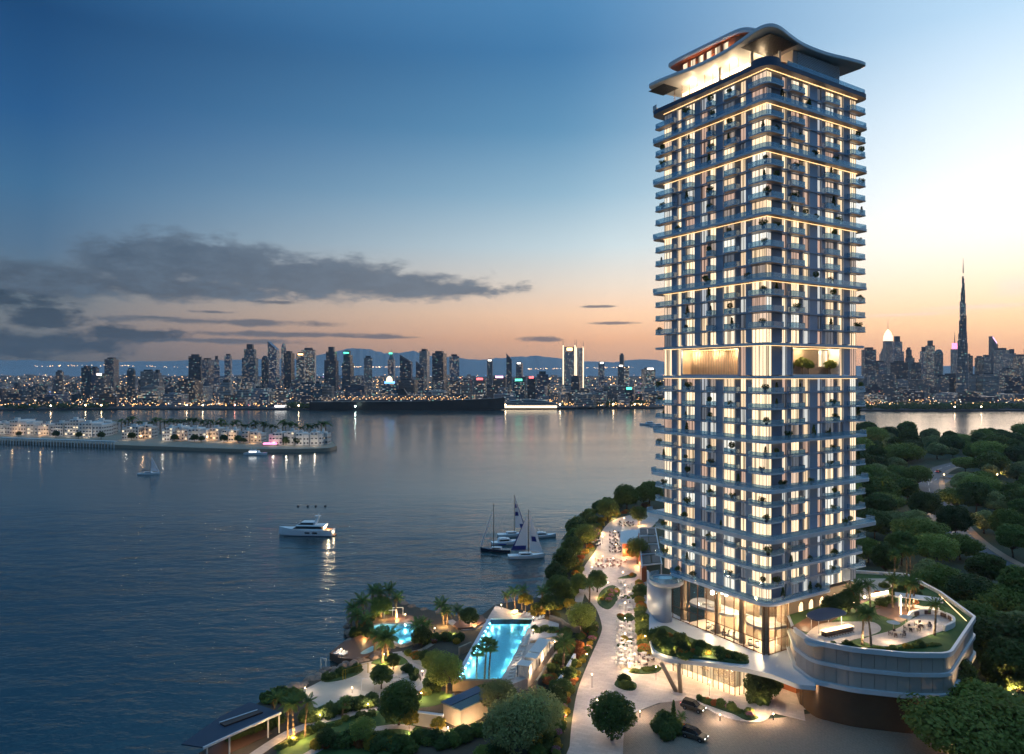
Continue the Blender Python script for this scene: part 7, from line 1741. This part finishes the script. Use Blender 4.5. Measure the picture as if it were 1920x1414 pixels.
for k, (u0, u1, vt, vb, wm_) in enumerate(((-40, -5, 792, 812, 0), (-2, 18, 793, 814, 0), (18, 50, 788, 815, 1), (52, 70, 795, 815, 0), (72, 92, 795, 816, 1), (94, 120, 793, 817, 0), (122, 147, 787, 817, 0), (150, 190, 793, 819, 0), (178, 207, 789, 815, 1), (228, 260, 800, 824, 0), (262, 284, 797, 822, 1), (303, 325, 802, 827, 0), (326, 352, 800, 826, 1), (354, 386, 803, 827, 0), (388, 411, 803, 825, 1), (414, 426, 806, 828, 0), (428, 444, 806, 828, 1), (446, 468, 808, 830, 0), (470, 490, 810, 830, 1), (504, 530, 811, 834, 0), (532, 553, 809, 834, 0), (555, 580, 812, 835, 0), (582, 604, 810, 835, 0), (600, 614, 810, 833, 1))):
    island_block(u0, u1, vt, vb, f'{"warm lit " if wm_ else ""}white apartment block on the island, {ord_[k+1]} from the left', bool(wm_))
# island palms: small in the picture, trunk and one crown each
ipm = MB(); 
for k in range(12):
    a = k*2.4; e = .5-1.1*k/12
    p0 = Vector((0,0,9)); 
    pts = [p0 + Vector((math.cos(a), math.sin(a), 0))*(4.2*t) + Vector((0,0,4.2*(.75*e+.35)*t-2.4*t*t)) for t in (0, .35, .7, 1)]
    for i in range(3):
        s_ = Vector((-math.sin(a), math.cos(a), 0))*(.55, .8, .6, .1)[i]; s2 = Vector((-math.sin(a), math.cos(a), 0))*(.55, .8, .6, .1)[i+1]
        ipm.quad(tuple(pts[i]-s_), tuple(pts[i]+s_), tuple(pts[i+1]+s2), tuple(pts[i+1]-s2))
ipc = ipm.mesh('crown', M['leafD']); ipt = MB(); ipt.tube((0,0,0), (0,0,9), .35, .22, 6); iptm = ipt.mesh('trunk', M['palmtrunk'])
ipo = thing('palm_tree', 'palm', 'palm tree'); link('trunk', iptm, ipo); link('crown', ipc, ipo); IPP = proto(ipo)
for k in range(44):
    t = k/43; u = 215+t*395+ri.uniform(-5, 5); vb = 816+t*14; y = G(u, vb-5, IZ)[1]; x = (u-CX)*y/FPX
    IPP.put((x, y, IZ), ri.uniform(0, 6), ri.uniform(1.4, 2.1) if t < .97 else 2.0, f'tall date palm behind the island blocks, {ord_[k+1]} from the left', 'date palms on the island')
for k in range(14):
    u = ri.uniform(10, 600); vb = 818+u/600*18; x, y = G(u, vb, IZ); NEAR[3].put((x, y, IZ), ri.uniform(0, 6), ri.uniform(.8, 1.3), 'round tree before the island apartment blocks', 'round trees on the island')
arc_ = thing('quay_arcade', 'long low arcade along the left waterfront of the island', 'building', (*G(100, 828, IZ), 0)); ax0, ay0 = arc_.location[:2]
a, b = G(0, 826.5, IZ), G(215, 834, IZ)
m = MB(); m.wall([(a[0]-ax0, a[1]-ay0-1), (b[0]-ax0, b[1]-ay0-1)], 2.6, 3.6, 5); m.build('roof', M['islandwall'], arc_)
for k in range(40): p = mixp(a, b, k/39); m = MB(); m.box(p[0]-ax0-.5, p[1]-ay0-1.2, -3, p[0]-ax0+.5, p[1]-ay0-.6, 2.6); m.build('pillar', M['islandwall'], arc_)
# ------------------------------------------------------------ the city across the water
rc = random.Random(8)
def tower_b(u0, u1, vt, y, mt, label, style='flat', name='office_tower', dark=None):
    x0, x1 = (u0-CX)*y/FPX, (u1-CX)*y/FPX; w = x1-x0; h = CAMH-(vt-CY)*y/FPX; d = w*rc.uniform(.7, 1.0); gz = 1.0
    o = thing(name, label, 'building', ((x0+x1)/2, y, gz), R(rc.uniform(-20, 20)) if style not in ('slant',) else 0)
    w *= .92; m = MB()
    if style == 'flat': m.box(-w/2, -d/2, 0, w/2, d/2, h*.95); m.build('body', M[mt], o); m = MB(); m.box(-w*.3, -d*.3, h*.95, w*.3, d*.3, h); m.build('roof_block', M['citydull'], o)
    elif style == 'step':
        m.box(-w/2, -d/2, 0, w/2, d/2, h*.72); m.box(-w*.38, -d*.38, h*.72, w*.38, d*.38, h*.9); m.build('body', M[mt], o); m = MB(); m.box(-w*.22, -d*.22, h*.9, w*.22, d*.22, h); m.build('crown', M['citydull'], o)
    elif style == 'slant':
        m.loft([[(-w/2, -d/2, 0), (w/2, -d/2, 0), (w/2, d/2, 0), (-w/2, d/2, 0)], [(-w/2, -d/2, h), (w/2, -d/2, h*.84), (w/2, d/2, h*.84), (-w/2, d/2, h)]]); m.build('body', M[mt], o)
        m = MB(); m.loft([[(-w/2, -d/2-.5, h-6), (w*.3, -d/2-.5, h*.88-5), (w*.3, -d/2-.1, h*.88-5), (-w/2, -d/2-.1, h-6)], [(-w/2, -d/2-.5, h-1), (w*.3, -d/2-.5, h*.88), (w*.3, -d/2-.1, h*.88), (-w/2, -d/2-.1, h-1)]]); m.build('roof_light', M['lt_pink'] if rc.random() < .4 else M['citygrey'], o)
    elif style == 'spire':
        m.box(-w/2, -d/2, 0, w/2, d/2, h*.8); m.build('body', M[mt], o); m = MB(); m.loft([[(-w*.4, -d*.4, h*.8), (w*.4, -d*.4, h*.8), (w*.4, d*.4, h*.8), (-w*.4, d*.4, h*.8)], [(-w*.12, -d*.12, h*.93), (w*.12, -d*.12, h*.93), (w*.12, d*.12, h*.93), (-w*.12, d*.12, h*.93)]]); m.build('crown', M['citygrey'], o); m = MB(); m.tube((0,0,h*.92), (0,0,h*1.08), w*.04, .3, 6); m.build('spire', M['citygrey'], o)
    elif style == 'round':
        m.lathe([(w/2, 0), (w/2, h*.9), (w*.42, h*.95), (w*.25, h)], 20); m.build('body', M[mt], o)
    if dark: m = MB(); m.box(-w*.3, -d/2-.6, h*.93, w*.3, -d/2-.1, h*.93+5); m.build('roof_sign', M[dark], o)
    return o
LM = [(355, 378, 665, 2400, 'citydark', 'flat', None), (380, 398, 672, 2500, 'cityA', 'flat', None), (400, 412, 668, 2700, 'cityA', 'step', None), (422, 434, 664, 2800, 'cityA', 'flat', None), (456, 482, 646, 2500, 'cityteal', 'step', None), (490, 504, 668, 2300, 'citydark', 'round', None), (504, 522, 641, 2600, 'cityA', 'slant', None), (527, 537, 645, 2700, 'cityA', 'round', None), (535, 550, 659, 2500, 'citydark', 'flat', None),
      (556, 572, 661, 2400, 'cityB', 'flat', 'lt_warm'), (566, 592, 653, 2600, 'cityB', 'flat', None), (610, 633, 651, 2300, 'citydark', 'step', None), (643, 662, 658, 2400, 'cityteal', 'step', 'lt_green'), (682, 698, 668, 2400, 'cityC', 'flat', None), (728, 740, 659, 2500, 'cityA', 'spire', 'lt_green'), (750, 773, 666, 2100, 'citydark', 'slant', None), (780, 796, 678, 2050, 'citydark', 'slant', None), (788, 804, 655, 2600, 'cityC', 'flat', None),
      (812, 836, 659, 2200, 'citydark', 'flat', None), (842, 861, 665, 2500, 'cityA', 'flat', None), (913, 924, 673, 2500, 'cityC', 'flat', 'lt_white'), (949, 960, 663, 2300, 'citydark', 'slant', None), (968, 980, 679, 2600, 'cityA', 'flat', 'lt_white'), (200, 219, 671, 2600, 'citydark', 'flat', None), (155, 172, 687, 2000, 'cityteal', 'flat', None), (172, 184, 688, 2000, 'cityA', 'flat', None), (184, 202, 701, 1750, 'cityC', 'flat', 'lt_white'), (238, 254, 690, 1900, 'cityteal', 'round', None), (266, 290, 694, 1800, 'citypale', 'flat', None), (288, 303, 694, 1780, 'cityC', 'step', None), (106, 118, 695, 1900, 'cityB', 'flat', None),
      (1122, 1133, 678, 2500, 'cityA', 'flat', 'lt_white'), (1158, 1170, 684, 2400, 'cityteal', 'flat', 'lt_white'), (1162, 1170, 663, 4200, 'citydull', 'flat', None), (1205, 1226, 690, 2200, 'cityB', 'flat', 'lt_white'), (1170, 1180, 688, 2200, 'cityB', 'flat', None),
      (555, 600, 718, 1620, 'cityteal', 'flat', None), (588, 604, 716, 1600, 'cityteal', 'step', None), (648, 688, 722, 1640, 'cityA', 'flat', None), (714, 748, 717, 1660, 'cityteal', 'flat', 'lt_blue'), (746, 782, 711, 1720, 'cityB', 'flat', None), (470, 512, 725, 1580, 'cityC', 'step', None), (515, 540, 731, 1560, 'cityB', 'flat', None), (446, 470, 731, 1570, 'citypale', 'flat', None), (838, 862, 714, 1650, 'cityB', 'flat', None), (866, 884, 711, 1680, 'cityC', 'flat', None), (890, 912, 710, 1700, 'cityB', 'flat', 'lt_red'), (924, 950, 706, 1750, 'cityB', 'flat', 'lt_pink'), (962, 986, 712, 1700, 'cityteal', 'flat', 'lt_green'), (988, 1004, 707, 1720, 'citydark', 'flat', 'lt_red'), (1004, 1030, 697, 1800, 'cityA', 'step', None), (1048, 1070, 722, 1650, 'cityC', 'flat', None), (1072, 1088, 705, 1700, 'citydark', 'flat', None), (1110, 1138, 734, 1520, 'cityC', 'flat', None), (1172, 1190, 729, 1540, 'citydark', 'flat', 'lt_green'), (340, 376, 712, 1680, 'cityB', 'flat', None), (412, 436, 713, 1640, 'citypale', 'step', None)]
SW = {'flat': 'flat topped', 'step': 'stepped', 'slant': 'slant topped', 'spire': 'spired', 'round': 'rounded'}; MW = {'citydark': 'dark', 'cityA': 'blue grey', 'cityB': 'brown', 'cityC': 'grey', 'cityteal': 'teal', 'citypale': 'pale', 'citydull': 'dull grey'}
NB = [('the liner', 765), ('the twin lit towers', 1075), ('the round waterside pavilion', 280), ('the ferry', 545), ('the apartment tower', 1240), ('the glowing pointed skyscraper', 1665), ('the needle skyscraper', 1806)]
def whereis(u):
    n_, b = min(NB, key=lambda q: abs(q[1]-u)); return f'{"left of" if u < b-60 else "right of" if u > b+60 else "behind"} {n_}'
LM.sort()
for k, (u0, u1, vt, y, mt, st, sg) in enumerate(LM):
    tower_b(u0, u1, vt, y, mt, f'{"lit-sign " if sg else ""}{MW[mt]} {SW[st]} {"tower" if vt < 690 else "block"} {whereis((u0+u1)/2)}, {ord_[k+1]} from left', st, 'city_tower' if vt < 690 else 'city_block', sg)
# twin lit towers
tw = thing('twin_tower', 'pair of tall towers outlined with bright vertical light strips across the bay', 'building', ((1075-CX)*2300/FPX, 2300, 1))
sc_ = 2300/FPX
for x0, x1, vt in ((-19, 3, 651), (6, 19, 653)):
    h = CAMH-(vt-CY)*sc_; m = MB(); m.box(x0*sc_, 0 if x0 < 0 else 8, 0, x1*sc_, 30, h); m.build('body', M['cityC'], tw)
    for xx in (x0, x1): m = MB(); m.box(xx*sc_-1.6, -1.5 if x0 < 0 else 6.5, 0, xx*sc_+1.6, 1 if x0 < 0 else 9, h+5); m.build('light_strip', M['ceilglow'], tw); m = MB(); m.tube((xx*sc_, 5, h), (xx*sc_, 5, h+26), .9, .3, 5); m.build('mast', M['citygrey'], tw)
m = MB(); m.box(-12*sc_, -1.4, CAMH-(658-CY)*sc_, -2*sc_, -.2, CAMH-(653-CY)*sc_); m.build('roof_sign', M['lt_warm'], tw)
m = MB(); m.box(-60, -20, 0, 60, -2, 14); m.build('podium', M['lt_warm'] if False else M['cityB'], tw)
# domed building and white curved terminal
dm = thing('domed_building', 'domed building with warm glowing cupola across the bay', 'building', ((730-CX)*1800/FPX, 1800, 1)); m = MB(); m.box(-14, -8, 0, 14, 8, 50); m.build('body', M['cityC'], dm); m = MB(); m.lathe([(8, 50), (8, 55), (7, 60), (4, 63.5), (.5, 65)], 16); m.build('dome', M['ceilglow'], dm)
tmn = thing('shore_terminal', 'long low white arched terminal hall right of the liner', 'building', ((990-CX)*1470/FPX, 1470, 0))
m = MB(); rings = []
for k in range(25): t = k/24; x = -62+124*t; z = 8+10*math.sin(math.pi*t); rings.append([(x, -12, 3), (x, -12, z), (x, 12, z), (x, 12, 3)])
m.loft(rings); m.build('roof', M['citypale'], tmn); m = MB(); m.box(-60, -12.5, 0, 60, -10, 5); m.build('lit_front', M['ceilglow'], tmn); m = MB(); m.box(-64, -11, 0, 100, 11, 3); m.build('base', M['citygrey'], tmn)
# mid-rise blocks filling the waterfront, as individuals
def generic(u, y, w, h, mt, label, group):
    x = (u-CX)*y/FPX; d = w*rc.uniform(.6, 1.1); o = thing('city_block', label, 'building', (x, y, landz(y)), R(rc.uniform(-25, 25)), group)
    m = MB(); m.box(-w/2, -d/2, 0, w/2, d/2, h)
    if rc.random() < .5: m.box(-w*.3, -d*.3, h, w*.2, d*.2, h+rc.uniform(2, 6))
    m.build('body', M[mt], o)
for k in range(150):
    u = rc.uniform(-60, 1240); y = rc.choice((rc.uniform(1500, 1640), rc.uniform(1600, 2000), rc.uniform(1900, 2600)))
    h = rc.uniform(12, 30) if y < 1620 else rc.uniform(16, 46) if y < 2100 else rc.uniform(15, 60)
    if u < 140: h *= .9
    mt = rc.choice(('cityA', 'cityB', 'cityC', 'cityB', 'citypale', 'cityteal', 'citydark'))
    generic(u, y, rc.uniform(16, 44), h, mt, f'small {MW[mt]} {"waterfront" if y < 1640 else "mid-rise" if y < 2000 else "inland"} block across the bay {whereis(u)}', 'small city blocks across the bay')
# right-hand skyline
RS = [(1618, 1640, 652, 2600, 'citydark', 'flat'), (1650, 1662, 648, 3300, 'cityC', 'spire'), (1672, 1692, 631, 3000, 'cityA', 'step'), (1674, 1698, 677, 2300, 'citydark', 'flat'), (1700, 1708, 652, 3000, 'citydark', 'flat'), (1725, 1738, 651, 3000, 'cityA', 'step'), (1736, 1752, 639, 3000, 'cityB', 'step'), (1752, 1768, 656, 2800, 'cityteal', 'round'), (1798, 1802, 640, 3500, 'cityA', 'flat'), (1804, 1820, 664, 2600, 'citydark', 'flat'), (1770, 1808, 701, 2000, 'citydark', 'flat'), (1830, 1842, 668, 2900, 'cityB', 'flat'), (1842, 1855, 666, 2900, 'cityC', 'flat'), (1857, 1868, 631, 3000, 'cityA', 'slant'), (1868, 1888, 653, 2800, 'cityC', 'flat'), (1890, 1904, 655, 2900, 'cityC', 'step'), (1904, 1920, 665, 2800, 'cityB', 'flat'), (1640, 1660, 677, 2600, 'cityA', 'flat'), (1700, 1712, 668, 2700, 'cityC', 'flat'), (1712, 1724, 680, 2500, 'citydark', 'flat'), (1925, 1945, 650, 2900, 'cityA', 'flat'), (1950, 1975, 660, 2800, 'citydark', 'step'), (1985, 2010, 668, 2800, 'cityC', 'flat'), (1840, 1865, 700, 2200, 'cityC', 'flat'), (1880, 1900, 690, 2300, 'cityB', 'flat')]
RS.sort()
for k, (u0, u1, vt, y, mt, st) in enumerate(RS): tower_b(u0, u1, vt, y, mt, f'{MW[mt]} {SW[st]} tower in the right hand skyline, {ord_[k+1]} from the left', st, 'city_tower')
y = 3200; s_ = y/FPX; bl = thing('pointed_skyscraper', 'tower with glowing pointed arch crown and thin spire right of the apartment tower', 'building', ((1665-CX)*s_, y, 1))
h0 = CAMH-(640-CY)*s_; hc = CAMH-(618-CY)*s_; m = MB(); m.box(-7*s_, -12, 0, 7*s_, 12, h0); m.build('body', M['cityC'], bl); m = MB(); m.loft([[(-7*s_*f, -10*f, z), (7*s_*f, -10*f, z), (7*s_*f, 10*f, z), (-7*s_*f, 10*f, z)] for f, z in ((1, h0), (.95, h0+.4*(hc-h0)), (.6, h0+.75*(hc-h0)), (.1, hc))]); m.build('crown', M['ceilglow'], bl); m = MB(); m.tube((0,0,hc), (0,0,CAMH-(602-CY)*s_), 1.2, .4, 5); m.build('spire', M['citygrey'], bl)
y = 3300; s_ = y/FPX; rd = thing('lit_top_tower', 'slim tower with red lit top and spire left of the tallest skyscraper', 'building', ((1790-CX)*s_, y, 1)); h0 = CAMH-(655-CY)*s_
m = MB(); m.box(-5*s_, -11, 0, 5*s_, 11, h0); m.build('body', M['cityC'], rd); m = MB(); m.box(-3.4*s_, -8, h0, 3.4*s_, 8, h0+28); m.build('crown', M['pinkglow'], rd); m = MB(); m.tube((0,0,h0+28), (0,0,CAMH-(622-CY)*s_), 2.5, .4, 5); m.build('spire', M['citygrey'], rd)
# very tall stepped skyscraper with a needle
y = 1750; s_ = y/FPX; bk = thing('needle_skyscraper', 'tallest stepped skyscraper with long needle spire on the right skyline', 'building', ((1806-CX)*s_, y, 1))
lv = [(700, 19), (665, 17), (640, 15), (622, 13), (593, 11), (566, 9), (545, 6.6), (532, 5), (519, 3.4)]
hprev = 0
for k, (v, r_) in enumerate(lv):
    ztop = CAMH-(v-CY)*s_; m = MB()
    for j in range(3):
        a = R(30+120*j); zt = ztop - (0, .5, 1)[(j+k) % 3]*12*(k > 0); m.lathe([(r_*s_*.34, hprev if k else 0), (r_*s_*.34, max(zt, hprev+3))], 10, (r_*s_*.28*math.cos(a), r_*s_*.28*math.sin(a), 0))
    m.lathe([(r_*s_*.3, hprev), (r_*s_*.3, ztop)], 10); m.build('tier', M['cityC'], bk); hprev = ztop-12
m = MB(); m.tube((0,0,hprev+20), (0,0,CAMH-(500-CY)*s_), 1.6*s_*.6, .8, 8); m.tube((0,0,CAMH-(500-CY)*s_), (0,0,CAMH-(484-CY)*s_), .8, .2, 6); m.build('spire', M['citygrey'], bk)
for k in range(60):
    u = rc.uniform(1600, 2050); y = rc.uniform(1560, 2600); mt = rc.choice(('cityB', 'cityC', 'cityC', 'citypale', 'citydark')); generic(u, y, rc.uniform(25, 60), rc.uniform(10, 26) if y < 1900 else rc.uniform(20, 70), mt, f'small {MW[mt]} block low in the skyline {whereis(u)}', 'small blocks below the right skyline')
# far low city, street lights and signs: masses nobody could count
m = MB()
for k in range(1500):
    u = rc.uniform(-250, 2200); y = 2000*(2.7**rc.random()); x = (u-CX)*y/FPX; gz = landz(y); w = rc.uniform(18, 60); h = rc.uniform(6, 22)
    m.box(x-w/2, y, gz-2, x+w/2, y+w, gz+h, rc.randrange(3), skip='b')
tag(m.build('far_city', [M['cityB'], M['cityA'], M['cityC']]), 'low dense far city spreading to the hills', 'city', None, 'stuff')
m = MB()
for k in range(5200):
    q = rc.random(); u = rc.uniform(-200, 2150)
    y = 1470 + 40*rc.random() if q < .16 else 1480*(1.25**rc.random()) if q < .45 else 1800*(2.95**rc.random())
    x = (u-CX)*y/FPX; gz = landz(y); z = gz + (rc.uniform(3, 9) if q < .6 else rc.uniform(4, 26)); s_ = y/1310*(.36+.6*rc.random()**3)
    mi = rc.choices(range(6), (70, 24, 2, 1.5, 1.5, 1))[0]
    i = len(m.v); m.v += [(x-s_, y, z), (x+s_, y, z), (x, y-s_, z), (x, y, z-s_), (x, y, z+s_)]
    for f in ((0, 2, 4), (2, 1, 4), (0, 3, 2), (2, 3, 1)): m.f.append(tuple(i+j for j in f)); m.m.append(mi)
for k in range(170):     # long lit roads in the distance
    rd_ = k % 3; t = rc.random(); u = ((60, 360), (990, 1200), (640, 760))[rd_]; u = u[0]+(u[1]-u[0])*t; v = (687-3*math.sin(t*3)+3*t, 692-4*t, 688)[rd_] + rc.uniform(-1, 1); y = 4900; x, yy, z = at(u, v, y)
    s_ = 1.0+1.6*rc.random(); i = len(m.v); m.v += [(x-s_*1.6, y, z), (x+s_*1.6, y, z), (x, y-s_, z), (x, y, z-s_*.7), (x, y, z+s_*.7)]
    for f in ((0, 2, 4), (2, 1, 4), (0, 3, 2), (2, 3, 1)): m.f.append(tuple(i+j for j in f)); m.m.append(0 if rc.random() < .7 else 1)
tag(m.build('city_lights', [M[k] for k in ('lt_warm', 'lt_white', 'lt_red', 'lt_green', 'lt_blue', 'lt_pink')]), 'sparkling street and sign lights of the far city', 'lights', None, 'stuff')
# trees along the far shore: one dark mass of canopy
m = MB(); rw = random.Random(12)
for k in range(420):
    right = k % 5 < 3
    u = rw.uniform(1590, 2000) if right else rw.choice((rw.uniform(0, 200), rw.uniform(540, 600), rw.uniform(1060, 1210), rw.uniform(1110, 1200)))
    y = far_edge((u-CX)*1450/FPX) + rw.uniform(14, 120 if right else 40); x = (u-CX)*y/FPX; rr = rw.uniform(5, 10)
    leaf_cloud(m, (x, y, rr*.7), (rr*1.2, rr, rr*.8), 26, 2.6, rw)
tag(m.build('shore_trees', M['leafD']), 'dark tree belt along the far shore', 'trees', None, 'stuff')
# bright waterfront lamps whose light streaks across the water
for k, (u, mt, r_) in enumerate(sorted(((666, 'lamp_cool', 1.3), (852, 'lamp_cool', 1.3), (922, 'lamp_cool', 1.3), (560, 'lamp_far', 1.2), (700, 'lamp_far', 1.1), (772, 'lamp_red', 1.2), (806, 'lamp_far', 1.0), (948, 'lamp_far', 1.2), (1005, 'lamp_far', 1.2), (1050, 'lamp_far', 1.3), (1100, 'lamp_far', 1.2), (1150, 'lamp_far', 1.2), (1190, 'lamp_far', 1.0), (160, 'lamp_far', 1.1), (190, 'lamp_far', 1.1), (95, 'lamp_far', 1.1), (350, 'lamp_far', 1.0), (380, 'lamp_far', 1.0), (440, 'lamp_red', 1.0), (1790, 'lamp_far', 1.0), (1840, 'lamp_far', 1.0)))):
    y = far_edge((u-CX)*1420/FPX) - (26 if mt == 'lamp_cool' and 640 < u < 940 else 3); x = (u-CX)*y/FPX
    o = thing('shore_lamp', f'bright {"cool white" if mt == "lamp_cool" else "red" if mt == "lamp_red" else "warm"} waterfront lamp on the far shore, {ord_[k+1]} from left', 'lamp', (x, y, -.5), 0, 'waterfront lamps')
    m = MB(); m.tube((0,0,-3), (0,0,6), .3, .2, 6); m.build('post', M['citygrey'], o); m = MB(); m.ball((0,0,7), r_, 8); m.build('lamp_head', M[mt], o)
for p in PROTOS: p.done()
# ------------------------------------------------------------ evening haze over city and bay
hm = bpy.data.materials.new('haze'); hm.use_nodes = True; N = NT(hm.node_tree); ho = N.n('ShaderNodeOutputMaterial')
pv = N.n('ShaderNodeVolumePrincipled'); pv.inputs['Color'].default_value = (.72, .78, .86, 1); pv.inputs['Density'].default_value = HAZE_D; pv.inputs['Anisotropy'].default_value = .3
N.l(pv.outputs[0], ho.inputs['Volume'])
m = MB(); m.box(-13500, -3100, -40, 13500, 6900, 375); tag(m.build('haze', hm), 'thin evening haze over the bay and city', 'haze', None, 'stuff')
